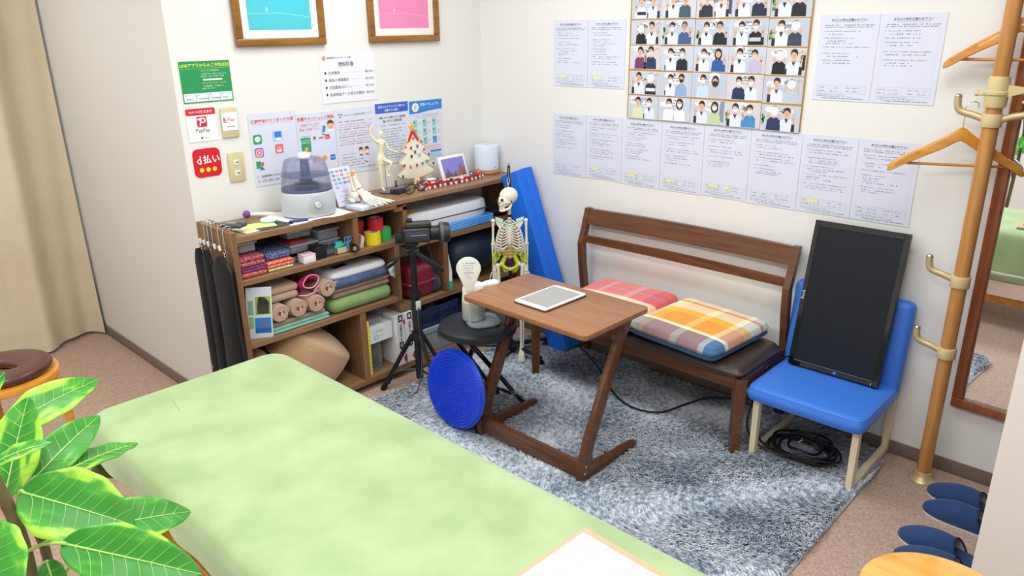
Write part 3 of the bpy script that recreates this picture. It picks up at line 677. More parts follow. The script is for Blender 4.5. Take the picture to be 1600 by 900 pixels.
# second sheet
b, w, h, T_, *r = wallsheet('payment_sheet', -1.131, -.936, .995, 1.258, lam_m, 'laminated cashless payment sheet with a red heading and a cartoon face', 'notice')
b.text('各種キャッシュレス特典', w / 2, h - .030, .0170, F('DE5C58'), 2, 'CENTER', bold=.02); b.rect(.01, w - .012, h - .035, h - .0342, F('DE5C58'), 1)
b.text('ご用意しています！', .012, h - .055, .0125, F('D3655F'), 2); b.text('是非ご利用下さい。', .012, h - .075, .0125, F('D3655F'), 2); b.rect(.012, .112, h - .060, h - .0594, F('D3655F'), 1)
b.poly([(.122, .165), (.136, .160), (.146, .199), (.132, .204)], F('3E86CC'), 2); b.rect(.126, .138, .168, .174, F('E9F3FB'), 3); b.disc(.172, .200, .017, F('F2BE92'), 2); b.poly([(.154, .203), (.156, .219), (.172, .226), (.187, .218), (.190, .203), (.182, .210), (.162, .210)], F('6A4632'), 3)
for x in (.166, .178): b.disc(x, .200, .0016, F('40302A'), 4)
b.disc(.172, .191, .005, F('E88C6A'), 4, ry=.002); b.poly([(.152, .176), (.160, .184), (.184, .184), (.190, .176)], F('F5F7FB'), 2)
b.rrect(.006, w - .008, .092, .168, .003, F('D7E4F8'), 1); b.rect(.012, .062, .148, .158, F('2FA067'), 2); b.rect(.014, .062, .096, .146, F('2FA067'), 3); b.text('LINE Pay', .016, .134, .011, F('FFFFFF'), 4); b.disc(.038, .108, .010, F('F08A4A'), 4); b.disc(.038, .108, .006, F('F6C24A'), 5)
b.disc(.02, .164, .002, ink_m, 3); b.text('QRコード', .026, .160, .009, ink_m, 3)
b.rrect(.076, .090, .146, .160, .003, F('E04D5A'), 2); b.rrect(.104, .130, .146, .155, .002, F('EE7A4C'), 2); b.rrect(.138, .162, .142, .163, .004, F('E0425A'), 2); b.text('d払い', .140, .149, .008, F('FFFFFF'), 3)
b.text('クレジット', .050, .072, .008, F('E08A6A'), 2); b.disc(.126, .058, .013, F('F6A233'), 2); b.rect(.156, .182, .046, .070, F('2E72D2'), 2); b.rect(.160, .178, .055, .061, F('9CC4F2'), 3); b.disc(.075, .058, .012, F('E8544A'), 2); b.disc(.090, .058, .012, F('F2A93A'), 3)
fin(b, T_, *r)
# third sheet (text with red lines and two cartoon faces)
b, w, h, T_, *r = wallsheet('information_sheet', -.934, -.705, .965, 1.262, lam_m, 'laminated sheet of small black and red lines behind the posed mannequin', 'notice')
for i, (x, y) in enumerate(((.024, h - .026), (.036, h - .026), (.030, h - .037))): b.disc(x, y, .0035, ink_m, 1)
b.text('SARSコロナの基本的対策について', .046, h - .034, .0105, F('5E8E88'), 2)
y = h - .058
for i in range(14):
    red = i % 3 != 0; mm = F('D9767C') if red else ink_m
    if y < .125: break
    b.scrib(.016 + (.006 if red else 0), w - .03 + (.006 if red else 0), y, .0062, mm, RND, dense=.85); y -= .0105 if i % 3 else .0135
for cx, sh in ((.128, '4A8CD0'), (.162, 'DE6A62')):
    b.disc(cx, .096, .0115, F('F2BC96'), 2); b.poly([(cx - .013, .098), (cx - .010, .112), (cx, .116), (cx + .010, .112), (cx + .013, .098), (cx + .008, .104), (cx - .008, .104)], F('5A3A2C'), 3); b.rect(cx - .007, cx + .007, .086, .095, F('FAFAFC'), 3); b.rect(cx - .009, cx + .009, .074, .083, F(sh), 2)
for y in (.090, .075): b.scrib(.02, .1, y, .0055, F('7A9C98') if y > .08 else ink_m, RND)
for y in (.062, .050, .038): b.scrib(.02, .15, y, .0055, ink_m, RND)
b.disc(.150, .045, .005, F('E8935A'), 2); b.disc(.158, .043, .004, F('4A72C0'), 2); b.scrib(.11, .21, .022, .006, ink_m, RND)
fin(b, T_, *r)
# fourth sheet, blue header
b, w, h, T_, *r = wallsheet('information_sheet', -.710, -.513, .98, 1.268, lam_m, 'laminated sheet with a dark blue header above black lines of text', 'notice', off=.0028)
b.rect(0, w, h - .046, h, F('3C66CC'), 1); b.text('新型コロナウイルスに関する', w / 2, h - .021, .0125, F('EAF1FF'), 2, 'CENTER', bold=.01); b.text('営業するお願い', w / 2, h - .038, .0125, F('EAF1FF'), 2, 'CENTER', bold=.01)
b.text('発熱 のどの痛み せき 倦怠感', w / 2, h - .072, .0125, ink_m, 2, 'CENTER', bold=.01); b.text('強いだるさ(倦怠感)', w / 2, h - .089, .0135, ink_m, 2, 'CENTER', bold=.01)
b.scrib(.026, w - .02, h - .104, .0055, ink_m, RND)
for i in range(12): b.scrib(.03, w - RND.uniform(.02, .07), h - .122 - i * .0125, .0055, F('5B79C8') if i in (4,) else ink_m, RND, dense=.8)
fin(b, T_, *r)
# fifth sheet, hand-washing table
b, w, h, T_, *r = wallsheet('information_sheet', -.503, -.292, .968, 1.264, lam_m, 'laminated hand-washing sheet with a light blue header and teal squares', 'notice')
b.rect(0, w, h - .048, h, F('2E8AE0'), 1); b.poly([(0, h - .062), (0, h - .047), (w, h - .047), (w * .6, h - .052), (w * .3, h - .060)], F('2E8AE0'), 1); b.disc(.038, h - .031, .022, F('E8F1FA'), 2); b.disc(.038, h - .031, .009, F('EBC7B8'), 3, ry=.014)
b.text('手洗いマニュアル', .068, h - .026, .0155, F('FFFFFF'), 2, bold=.01); b.scrib(.068, .15, h - .038, .005, F('BFDDF7'), RND)
b.scrib(.022, .19, h - .072, .005, inkl_m, RND); b.scrib(.03, .18, h - .082, .004, inkl_m, RND)
for r_ in range(3):
    for c_ in range(3):
        x = .018 + c_ * .062; y = h - .128 - r_ * .044; bl_ = (r_ == 2 and c_ == 2)
        b.rect(x, x + .027, y, y + .036, F('5AA4E4' if bl_ else '8FD6CC'), 1); b.rect(x + .028, x + .054, y, y + .036, F('DCEBF8'), 1); b.disc(x + .041, y + .017, .008, F('EBC9BE'), 2, ry=.011); b.rect(x + .004, x + .012, y + .02, y + .03, F('3E86A0'), 2)
b.rect(.014, .2, .052, .074, F('F3D3DE'), 1); b.scrib(.02, .19, .067, .005, F('D77F98'), RND); b.scrib(.02, .19, .057, .005, F('D77F98'), RND)
b.rect(.12, .196, .036, .046, F('3E8FD8'), 1); b.rect(.12, .196, .008, .036, F('BFDDF4'), 1); b.rect(.014, .09, .008, .044, F('E3EAF8'), 1)
for i in range(3): b.scrib(.02, .085, .014 + i * .011, .005, inkl_m, RND); b.scrib(.124, .19, .013 + i * .009, .004, F('4F7FA8'), RND)
fin(b, T_, *r)
# price list
b, w, h, T_, *r = wallsheet('price_list', -.987, -.692, 1.290, 1.505, F('F0F0F7', .35), 'white price list with four diamond-marked lines under the framed pictures', 'price list')
b.disc(.024, h - .022, .0095, F('E8877E'), 1); b.text('健康整体サロンあったか堂', .038, h - .025, .0105, ink_m, 2)
b.text('施術料金', w / 2 - .01, h - .056, .0205, ink_m, 2, 'CENTER', bold=.01); b.rect(.095, .180, h - .062, h - .0612, ink_m, 1)
for i, (a, p_, n) in enumerate((('全身整体', '¥8,000', 14), ('産後の骨盤矯正', '¥7,000', 8), ('足指整体(ほぐし)', '¥5,000', 7), ('血液検査データ読み方解説', '¥4,000', 3))):
    y = h - .091 - i * .031; b.poly([(.020, y + .006), (.026, y - .001), (.032, y + .006), (.026, y + .014)], ink_m, 1)
    b.text(a, .040, y, .0155, ink_m, 2); b.text(p_, w - .012, y, .0165, ink_m, 2, 'RIGHT')
    for k in range(n): b.disc(w - .082 - k * .0068, y + .006, .0011, ink_m, 1, n=8)
fin(b, T_, *r)

# ---- questionnaires on the right wall (laminated, two rows)
def questionnaire(y0, ztop, seed, label, marks=(), w=.207, h=.298, tilt=0.0, grp='laminated questionnaires on the right wall'):
    b = sheet(w, h, lam_m); rd = random.Random(seed)
    b.text('あなたの声をお聞かせ下さい', w / 2, h - .022, .0098, ink_m, 2, 'CENTER', bold=.008); b.rect(w * .24, w * .76, h - .0255, h - .0250, ink_m, 1)
    b.scrib(.018, w - .016, h - .035, .0042, ink_m, rd); b.scrib(.018, w - .020, h - .042, .0042, ink_m, rd)
    b.rect(.016, .0163, .062, h - .048, F('BCC2DA'), 1); b.rect(w - .0163, w - .016, .062, h - .048, F('BCC2DA'), 1)
    y = h - .056
    for q in range(5):
        b.disc(.021, y, .0014, ink_m, 1, n=8); b.scrib(.026, w * rd.uniform(.5, .9), y, .0038, ink_m, rd); y -= .010
        for k in range(rd.choice((0, 1, 1, 2, 2, 3)) if q else 1): b.scrib(.028, w * rd.uniform(.4, .88), y, .0054, inkl_m, rd, dense=.7); y -= .0085
        y -= rd.uniform(.004, .012)
        if y < .072: break
    for q in ((.016, w - .016, .0535, .054), (.016, w - .016, .0265, .027), (.016, .0165, .0265, .054), (w - .0165, w - .016, .0265, .054)): b.rect(*q, F('8C92AA'), 1)
    for yy in (.0465, .0345):
        b.scrib(.021, .045, yy, .0042, ink_m, rd); b.scrib(.055, .09, yy, .005, inkl_m, rd, dense=.6); b.scrib(.118, .135, yy, .0042, ink_m, rd); b.scrib(.143, .178, yy, .005, inkl_m, rd, dense=.7); b.rect(.048, .105, yy - .0042, yy - .0038, F('8C92AA'), 1)
    b.scrib(.018, .12, .021, .0036, inkl_m, rd); b.scrib(.018, .15, .0155, .0036, inkl_m, rd); b.scrib(.04, w - .02, .009, .0044, ink_m, rd, dense=.9)
    for (mx_, mw) in marks: b.rect(mx_, mx_ + mw, .041, .0525, F('F4EE9C'), 4)
    # the clear laminate rim
    solo('questionnaire_sheet', b, label, 'questionnaire', grp, T=TB(y0, ztop - h, .0012, tilt))
YM = (.034, .042)
def zb(y): return 1.6 - .1395 * 2.87 + 0.0
names = ['leftmost sheet of the lower row, nearest the corner, without yellow marks', 'second sheet from the left in the lower row, one yellow mark', 'third sheet from the left in the lower row, below the photo board corner', 'fourth sheet from the left in the lower row, one yellow mark',
         'fifth sheet from the left in the lower row, two yellow marks', 'sixth sheet from the left in the lower row, above the bench end', 'seventh sheet from the left in the lower row, above the monitor', 'last sheet at the right of the lower row, behind the hanger tip']
mk = [(), (YM,), (YM,), (YM,), (YM, (.112, .018)), (), ((.040, .044),), ()]
for i in range(8):
    y0 = -.502 - i * .2105
    questionnaire(y0, 1.199 + (.004 if i in (1, 4) else 0), 100 + i, 'laminated questionnaire, ' + names[i], mk[i], tilt=math.radians([0, .3, -.2, .2, 0, -.3, .2, 0][i]))
for i, (y0, lb) in enumerate(((-.503, 'left sheet of the upper pair beside the photo board, near the corner'), (-.713, 'right sheet of the upper pair left of the photo board'),
                              (-1.779, 'left sheet of the upper pair right of the photo board'), (-1.990, 'right sheet of the upper pair, behind the upper hanger tip'))):
    questionnaire(y0, 1.628 + (.0 if i < 2 else -.001), 200 + i, 'laminated questionnaire, ' + lb, (YM,) if i < 2 else ())

# ---- board of photographs
t = thing('photo_board', 'brown board full of photographs above the bench', 'board', (0, -1.347, 1.207))
cork = M('cork_board', 'C79A56', .8, mottle=(160, 'B5853F', .5))
b = B(); b.box(-.008, -.001, -1.748, -.946, 1.207, 1.76, cork, r=.001, seg=1); part('panel', b, t, w=1)
skin = 'E7B79B'
def human(b, x, s, top, face, hair='3A2D2B', mask=None, longh=False, v=None, blur=False, y0=0.0, k=3, capc=None, stripe=None, glasses=False):
    tm = F(top, .5); fm = F(face, .5); hm = F(hair, .5)
    b.poly([(x - .021 * s, y0), (x + .021 * s, y0), (x + .019 * s, y0 + .028 * s), (x + .009 * s, y0 + .036 * s), (x - .009 * s, y0 + .036 * s), (x - .019 * s, y0 + .028 * s)], tm, k)
    if top == 'E6ECF4' and not blur: b.poly([(x - .006 * s, y0 + .036 * s), (x, y0 + .022 * s), (x + .006 * s, y0 + .036 * s)], F('39414F', .5), k + 1); b.rect(x - .021 * s, x - .017 * s, y0, y0 + .016 * s, F('2C3342', .5), k + 1)
    if stripe: b.rect(x - .018 * s, x + .018 * s, y0 + .010 * s, y0 + .020 * s, F(stripe, .5), k + 1)
    b.rect(x - .0035 * s, x + .0035 * s, y0 + .033 * s, y0 + .042 * s, fm, k + 1)
    cy = y0 + .052 * s
    if longh: b.disc(x, cy - .002 * s, .0125 * s, hm, k + 1, ry=.018 * s)
    b.disc(x, cy + .0035 * s, .0105 * s, hm, k + 1, ry=.0125 * s)
    b.disc(x, cy, .0088 * s, fm, k + 2, ry=.0118 * s)
    b.poly([(x - .0095 * s, cy + .002 * s), (x - .004 * s, cy + .0075 * s), (x + .003 * s, cy + .006 * s), (x + .0095 * s, cy + .001 * s), (x + .009 * s, cy + .011 * s), (x, cy + .0155 * s), (x - .009 * s, cy + .011 * s)], hm, k + 3)
    if blur:
        b.disc(x, cy + .001 * s, .0125 * s, F(capc or 'F0F2F6', .5), k + 4, ry=.013 * s)
        for i in (-1, 1): b.disc(x + i * .016 * s, cy - .012 * s, .005 * s, fm, k + 4, ry=.007 * s)
    else:
        for i in (-1, 1): b.rect(x + i * .0036 * s - .0013 * s, x + i * .0036 * s + .0013 * s, cy + .0006 * s, cy + .0018 * s, F('3A2D2B', .5), k + 3)
        if glasses: b.rect(x - .0075 * s, x + .0075 * s, cy + .0002 * s, cy + .0009 * s, F('2A2A30', .5), k + 4)
        if mask: b.poly([(x - .0078 * s, cy - .001 * s), (x + .0078 * s, cy - .001 * s), (x + .0062 * s, cy - .0095 * s), (x, cy - .012 * s), (x - .0062 * s, cy - .0095 * s)], F(mask, .5), k + 4)
        else: b.rect(x - .003 * s, x + .003 * s, cy - .0062 * s, cy - .0050 * s, F('B4635A', .5), k + 3); b.rect(x - .001 * s, x + .001 * s, cy - .003 * s, cy - .0005 * s, F('D29A80', .5), k + 3)
    if v:
        sd = -1 if v == 'L' else 1; hx = x + sd * .021 * s; hy = y0 + .036 * s
        b.poly([(hx - .004 * s, y0 + .012 * s), (hx + .004 * s, y0 + .012 * s), (hx + .003 * s, hy), (hx - .003 * s, hy)], fm, k + 5)
        b.disc(hx, hy + .001 * s, .0048 * s, fm, k + 5)
        b.poly([(hx - .005 * s, y0), (hx + .005 * s, y0), (hx + .0045 * s, y0 + .021 * s), (hx - .0045 * s, y0 + .021 * s)], F('2A303E' if top == 'E6ECF4' else top, .5), k + 6)
        for d in (-1, 1): b.poly([(hx + d * .0005 * s - .0012 * s, hy), (hx + d * .0005 * s + .0012 * s, hy), (hx + d * .0045 * s + .001 * s, hy + .015 * s), (hx + d * .0045 * s - .001 * s, hy + .015 * s)], fm, k + 6)
ST = 'E6ECF4'
PH = [  # (left figure, right figure, backdrop extras, description)
 [dict(top='E8EBF0', stripe='2B3040', v='L'), dict(top=ST, v='R'), 'rack', 'person in a black and white top on the left'],
 [dict(top=ST, v='L'), dict(top='4B5A70', face='DDA98C'), 'sign', 'person in a slate top on the right'],
 [dict(top='2F3440', v='L'), dict(top=ST, v='R'), 'blue', 'person in a dark top left, blue cloth at the edge'],
 [dict(top=ST, v='L', mask='F3F5FA'), dict(top='27304A', v='R', mask='F3F5FA'), 'sign', 'person in a shiny navy jacket on the right'],
 [dict(top=ST, v='L', mask='F3F5FA'), dict(top='23242B', blur=True), 'plant', 'person in black with raised hands, plants at left'],
 [dict(top='20222A', blur=True, s=.9), dict(top=ST, v='R'), 'rack', 'person in black holding hands up, hanger at the right edge'],
 [dict(top=ST, v='L', mask='F3F5FA'), dict(top='46608F', v='R', face='DDA98C', glasses=True, hair='6A5F5C'), 'plant', 'person in a blue patterned top with glasses'],
 [dict(top=ST, v='L', mask='F3F5FA'), dict(top='24262E', v='R', glasses=True), 'plant', 'person in a black zip top with glasses'],
 [dict(top=ST, v='L', mask='F3F5FA'), dict(top='1D1F26', mask='F3F5FA', stripe='C9CCD2', glasses=True, v='R'), 'sign', 'person in a black sleeveless shirt with white print'],
 [dict(top=ST, v='L', mask='F3F5FA'), dict(top='3C485E', blur=True), 'plant', 'person in a denim jacket with the face whited out'],
 [dict(top='7A3F6E', v='R'), dict(top='2A3A62', v='L', mask='EBD9C8'), 'rack', 'person in a purple waistcoat beside one in a navy sweater'],
 [dict(top=ST, mask='F3F5FA'), dict(top='23252E', mask='F3F5FA'), 'sign', 'person in a black T-shirt wearing a white mask'],
 [dict(top=ST, v='L', mask='F3F5FA'), dict(top='2E5CA8', v='R', longh=True), 'sign', 'person in a blue T-shirt making a peace sign'],
 [dict(top=ST, v='L', mask='F3F5FA'), dict(top='C9BEDB', mask='E9C8CE', v='R'), 'sign', 'person in a lilac T-shirt wearing a mask'],
 [dict(top='1F2026', blur=True), dict(top=ST, v='R'), 'rack', 'person in a black hoodie, black shirt hanging at right'],
 [dict(top=ST, v='L'), dict(top='2A3348', stripe='E5E8EE', blur=True), 'rack', 'person in a navy top with a white band, face whited out'],
 [dict(top=ST, mask='F3F5FA'), dict(top='8FB0D8', mask='2A2D36', face='DDA98C'), 'sign', 'person in a light blue jacket wearing a black mask'],
 [dict(top='CFE0F2', mask='F3F5FA'), dict(top='C4C8CC', mask='23252C', longh=True), 'sign', 'person in a grey shirt with long hair and a black mask'],
 [dict(top='27375C', mask='F3F5FA'), dict(top=ST, mask='F3F5FA'), 'sign', 'person in a navy polo shirt standing at the left'],
 [dict(top=ST, v='L'), dict(top='C3CFDF', blur=True, capc='E8ECF4'), 'rack', 'person in a pale grey top with a cap and whited-out face'],
 [dict(top='DDE6B8', stripe=None, hair='2E2523'), dict(top=ST, mask='F3F5FA'), 'sign', 'person in a pale green jacket on the left'],
 [dict(top='F0F1F4', mask='F3F5FA'), dict(top='F2F3F6', mask='F3F5FA', longh=True), 'sign', 'two people in white, the right one with long hair'],
 [dict(top=ST, v='L'), dict(top='C9D8A8', mask='F3F5FA', longh=True), 'blue', 'person in a light green top wearing a white mask'],
 [dict(top=ST, v='L', mask='F3F5FA'), dict(top='4C92D2', mask='F3F5FA', v='L'), 'plant', 'person in sky blue scrubs on the right'],
 [dict(top='2C3C62', blur=True), dict(top=ST, v='R'), 'plant', 'person in a navy hoodie with hands raised at the left'],
]
rowz = [1.628, 1.522, 1.418, 1.313, 1.207]; rown = ['top', 'second', 'third', 'fourth', 'bottom']; coln = ['leftmost', 'second', 'middle', 'fourth', 'rightmost']
for i, (a, c, bg, ds) in enumerate(PH):
    r_, q = divmod(i, 5); rd = random.Random(500 + i)
    w, h = .156, .0985
    b = sheet(w, h, F('F1F2F5', .35), .0006)
    b.v = [(x, y, z) for x, y, z in b.v]
    z_ = []
    b2 = B(); b2.rect(.001, w - .001, .001, h - .001, F(rd.choice(('CBD3E2', 'C9CFDC', 'D6D3DA', 'C2CCDF')), .4), 0)
    for k in range(3): xx = rd.uniform(.03, w - .05); b2.disc(xx, rd.uniform(.06, .09), rd.uniform(.02, .03), F('EDEFF5', .4), 1, ry=.012)
    if bg == 'sign':
        for k in range(3): b2.scrib(.062, .118, h - .012 - k * .011, .007, F('4A4550', .5), rd, 2)
    if bg == 'plant':
        for k in range(9): b2.poly([(p0 := rd.uniform(.001, .012), y1 := rd.uniform(.02, .06)), (p0 + .007, y1 + .002), (p0 + .006, y1 + .014), (p0 + .001, y1 + .011)], F(rd.choice(('4B8A4A', '6FA860')), .5), 2)
        for k in range(2): b2.scrib(.07, .12, h - .012 - k * .011, .006, F('4A4550', .5), rd, 2)
    if bg == 'rack': b2.poly([(w - .03, h - .02), (w - .014, h - .010), (w - .003, h - .022), (w - .003, h - .019), (w - .014, h - .007), (w - .03, h - .017)], F('C98C7A', .5), 2); b2.rect(w - .016, w - .0145, .03, h - .01, F('C9A88A', .5), 2)
    if bg == 'blue': b2.poly([(w - .026, .02), (w - .001, .01), (w - .001, h - .002), (w - .018, h - .002)], F('3E5288' if r_ == 0 else '8E96A8', .5), 2)
    if i == 14: b2.poly([(w - .022, .02), (w - .002, .02), (w - .002, .075), (w - .018, .075)], F('22232A', .5), 2)
    for d_, cx in ((a, .050), (c, .108)):
        d_ = dict(d_); d_.setdefault('face', skin); s_ = d_.pop('s', 1.0) * rd.uniform(1.30, 1.40)
        human(b2, cx + rd.uniform(-.004, .004), s_, y0=.002, k=3, **d_)
    b2.v = [(x, y, .0007 + (z - .0011) * .28) for x, y, z in b2.v]
    b.add(b2.v, [], b2.mats[0]); base_i = len(b.v) - len(b2.v)
    for f_, mi_ in zip(b2.f, b2.m): b.f.append([k + base_i for k in f_]); b.m.append(b.mi(b2.mats[mi_]))
    who = '%s row photo, %s: ' % (rown[r_], coln[q]) + ds
    solo('photograph', b, who, 'photograph', 'photographs on the brown board', T=TB(-.953 - q * .1585 - rd.uniform(0, .002), rowz[r_] + rd.uniform(-.001, .002) - .001 * q, .0085 + .0012 * (q % 2), math.radians(rd.uniform(-.5, .5))))
# ================================================================ things on top of the shelves
ZL, ZR = .858, .868
# humidifier
hum_T = at(-1.218, -.180, .863, rz=math.radians(-27))
t = thing('humidifier', 'grey and clear tank humidifier with a round control dial on the shelf top', 'humidifier', hum_T)
hb = M('humidifier_grey', 'C6CAD0', .35); tk = M('tinted_tank', 'A3A9CC', .06, trans=.75, alpha=.5, ior=1.3); tk2 = M('tinted_tank_dark', '7680AC', .1, trans=.2, alpha=.75)
b = B(); b.lathe([(.098, 0), (.108, .004), (.112, .012), (.113, .05), (.109, .095), (.106, .102), (.104, .104), (.0, .104)], hb, n=56, sx=1.0, sy=.86); part('base', b, t)
b = B(); b.lathe([(.1045, .103), (.105, .106), (.102, .145), (.093, .195), (.085, .225), (.079, .234), (.068, .238), (.03, .240)], tk, n=56, sx=1.0, sy=.86); part('tank', b, t, label='translucent blue-grey water tank')
b = B(); b.lathe([(.1048, .104), (.1053, .112), (.1045, .116)], tk2, n=56, sx=1.0, sy=.86); b.lathe([(.097, .165), (.1005, .166), (.1005, .168), (.097, .169)], tk2, n=56, sx=1.0, sy=.86); part('tank_rim', b, t)
b = B(); b.lathe([(.028, .105), (.026, .16), (.020, .165), (.016, .236)], tk2, n=24); b.box(-.05, .05, -.04, .04, .105, .135, tk2, r=.01); part('mist_duct', b, t)
b = B(); b.lathe([(.0, .234), (.026, .236), (.028, .246), (.024, .256), (.012, .262), (0, .263)], white_m, n=30); part('nozzle', b, t)
Tk = frame((.012, -.094, .052), (1, 0, 0), (0, .06, 1)); Tk = at(.02, -.0955, .05, rx=math.radians(90))
b = B(); b.prism([(.034 * math.cos(a) * .95, .042 * math.sin(a)) for a in [2 * math.pi * i / 32 for i in range(32)]], .004, M('panel_grey', 'BEC3CA', .35), T=at(.026, -.0915, .052, rx=math.radians(92), rz=math.radians(14)), bev=.001); part('control_panel', b, t)
b = B(); b.cyl((0, 0, 0), (0, 0, .014), .0125, M('knob_silver', 'DDE0E4', .25), r1=.0105, n=28, T=at(.03, -.094, .056, rx=math.radians(92), rz=math.radians(14))); b.box(-.0012, .0012, .002, .010, .014, .0146, F('6A6F78'), T=at(.03, -.094, .056, rx=math.radians(92), rz=math.radians(14))); part('knob', b, t, label='silver round control dial')
b = B()
for i in range(9):
    a = math.radians(200 + i * 35); b.box(-.0008, .0008, .0155, .0185, 0, .001, F('5A5F6A'), T=at(.03, -.0957, .056, rx=math.radians(92), rz=math.radians(14)) @ Matrix.Rotation(a, 4, 'Z'))
part('dial_marks', b, t)
# towel/mat under the humidifier
b = B(); b.grid(lambda u, v: (-1.368 + .30 * u, -.035 - .245 * v - .01 * math.sin(u * 3), .8585 + .003 * (1 + math.sin(u * 9 + v * 4)) * (u > .02) * (u < .98)), 20, 20, M('cloth_white', 'F1F0EC', .9, bump=(300, .4, .001)))
o = solo('cloth', b, 'white folded cloth lying under the humidifier', 'cloth'); md = o.modifiers.new('th', 'SOLIDIFY'); md.thickness = .003; md.offset = 1
# papers, card and small things at the left end
b = B(); b.box(-.085, .085, -.055, .055, 0, .0015, F('EDE7C4', .6)); solo('paper_sheet', b, 'cream paper lying at the left end of the shelf top', 'paper', T=at(-1.475, -.205, ZL, rz=math.radians(8)))
b = B(); b.box(-.06, .06, -.042, .042, 0, .001, F('F3E98E', .6)); solo('paper_sheet', b, 'pale yellow note on the cream paper', 'paper', T=at(-1.455, -.19, ZL + .0018, rz=math.radians(-14)))
b = B(); b.box(-.075, .075, -.04, .04, 0, .002, M('clip_board', '33343A', .4)); solo('clipboard', b, 'dark thin clipboard edge sticking out below the papers', 'clipboard', T=at(-1.42, -.228, ZL, rz=math.radians(2)))
t = thing('pocket_timer', 'dark grey pocket timer standing at the left end of the shelf top', 'timer', at(-1.570, -.205, .879, rz=math.radians(-62)))
b = B(); b.box(-.045, .045, -.026, .026, 0, .016, M('timer_grey', '4A4D57', .4), r=.006, seg=3); part('body', b, t)
b = B(); b.box(-.034, .010, -.014, .014, .016, .0168, M('lcd_grey', '7F857E', .3)); part('display', b, t)
b = B()
for i in range(2): b.cyl((.022 + i * .012, 0, .016), (.022 + i * .012, 0, .0178), .004, F('2B2C31')); 
part('button', b, t)
b = B(); b.lathe([(0, 0), (.030, .0), (.034, .004), (.034, .010), (.030, .014), (0, .015)], F('F4F3EE', .3), n=28); b.lathe([(.0345, .003), (.0355, .005), (.0345, .008)], F('7CC4E4'), n=28); solo('compact_case', b, 'round white case with a light blue rim on the papers', 'case', T=at(-1.40, -.165, ZL + .003))
t = thing('massage_stick', 'white stick with a purple ball end by the wall', 'stick', at(-1.395, -.060, ZL))
b = B(); b.tube([(-.03, .006, .020), (.03, -.012, .014), (.075, -.03, .010)], [.008, .009, .007], F('EFE6E2', .4), n=12); part('handle', b, t)
b = B(); b.ball((-.040, .010, .022), .0165, .0165, .0165, M('purple_ball', '7A4F9A', .3)); part('ball', b, t, label='purple ball end')
b = B(); b.cyl((-.042, 0, .006), (.034, 0, .006), .0048, F('2B3F9A', .3)); b.cyl((.034, 0, .006), (.05, 0, .006), .0045, F('E7EAF4', .3), r1=.0012); solo('pen', b, 'blue capped pen beside the humidifier cloth', 'pen', T=at(-1.315, -.262, ZL + .001, rz=math.radians(-24)))
# brochure stand
Tq = frame((-1.058, -.165, .860), (1.0, .05, 0), (0, .42, 1)); t = thing('brochure_stand', 'upright card of small payment logos right of the humidifier', 'card', Tq)
b = B(); b.box(0, .118, 0, .175, -.003, 0, F('EEF0F8', .3)); b.box(0, .118, .0, .175, 0, .0008, lam_m)
k = 1; cols = ['4A90D8', 'E8583C', '6D6F86', '3C86D6', '5577A8', '8FC0E0', 'E05A5A', 'D7C23C', '7898C8', '58A86A', '3E9A5E', 'E868A0', '8FA0B8', '4AA0E0', '2F78D0', 'D84848', '9A9FD0']
rd = random.Random(3)
for i in range(17):
    c_, r_ = i % 4, i // 4; x = .022 + c_ * .024 + rd.uniform(-.003, .003); y = .158 - r_ * .018; b.rrect(x - .008, x + .008, y - .005, y + .005, .002, F(cols[i]), 1); b.rect(x - .004, x + .004, y - .001, y + .001, F('F4F6FA'), 2)
b.text('決済方法', .04, .062, .008, F('E0A080'), 2)
for i in range(3): b.scrib(.02, .1, .046 - i * .012, .006, F(('5A6A9A', 'B06A7A', '4A6FB8')[i]), rd)
part('card', b, t)
b = B(); b.poly([(0, 0), (.01, 0), (.01, .01)], lam_m); b.box(.03, .09, .0, .10, -.004, -.003, F('D8DCE8'), T=Matrix.Rotation(math.radians(-28), 4, 'X')); part('easel_back', b, t)
# foot skeleton model
t = thing('foot_skeleton_model', 'white bone model of a foot on a clear block', 'anatomical model', at(-.975, -.245, ZL, rz=math.radians(0)))
b = B(); b.box(-.072, .062, -.052, .048, 0, .018, M('acrylic_block', 'DCE6F8', .15, coat=.5), r=.002, T=rotm(rz=math.radians(8))); part('base_block', b, t, label='pale blue-white block')
bo = bone_m
b = B(); b.tube([(-.02, .045, .160), (-.018, .04, .12), (-.008, .03, .085)], [.014, .0115, .016], bo, n=12); b.tube([(-.035, .05, .155), (-.034, .046, .12), (-.03, .036, .075)], [.006, .005, .009], bo, n=10); part('shin_bone', b, t)
b = B(); b.cyl((-.020, .0452, .139), (-.0203, .0453, .159), .0148, F('F0A079', .5), r1=.0146); part('red_band', b, t, label='salmon coloured band')
b = B(); b.ball((-.028, .042, .052), .020, .026, .020, bo); b.ball((-.035, .048, .034), .017, .022, .016, bo); part('heel_bone', b, t)
b = B()
for q in ((-.002, .028, .066, .019), (.012, .010, .060, .014), (-.006, .004, .056, .014), (.018, -.004, .055, .0115), (.004, -.010, .052, .0115), (-.012, -.012, .046, .0115)): b.ball(q[:3], q[3], q[3], q[3] * .85, bo, 12)
part('ankle_bones', b, t)
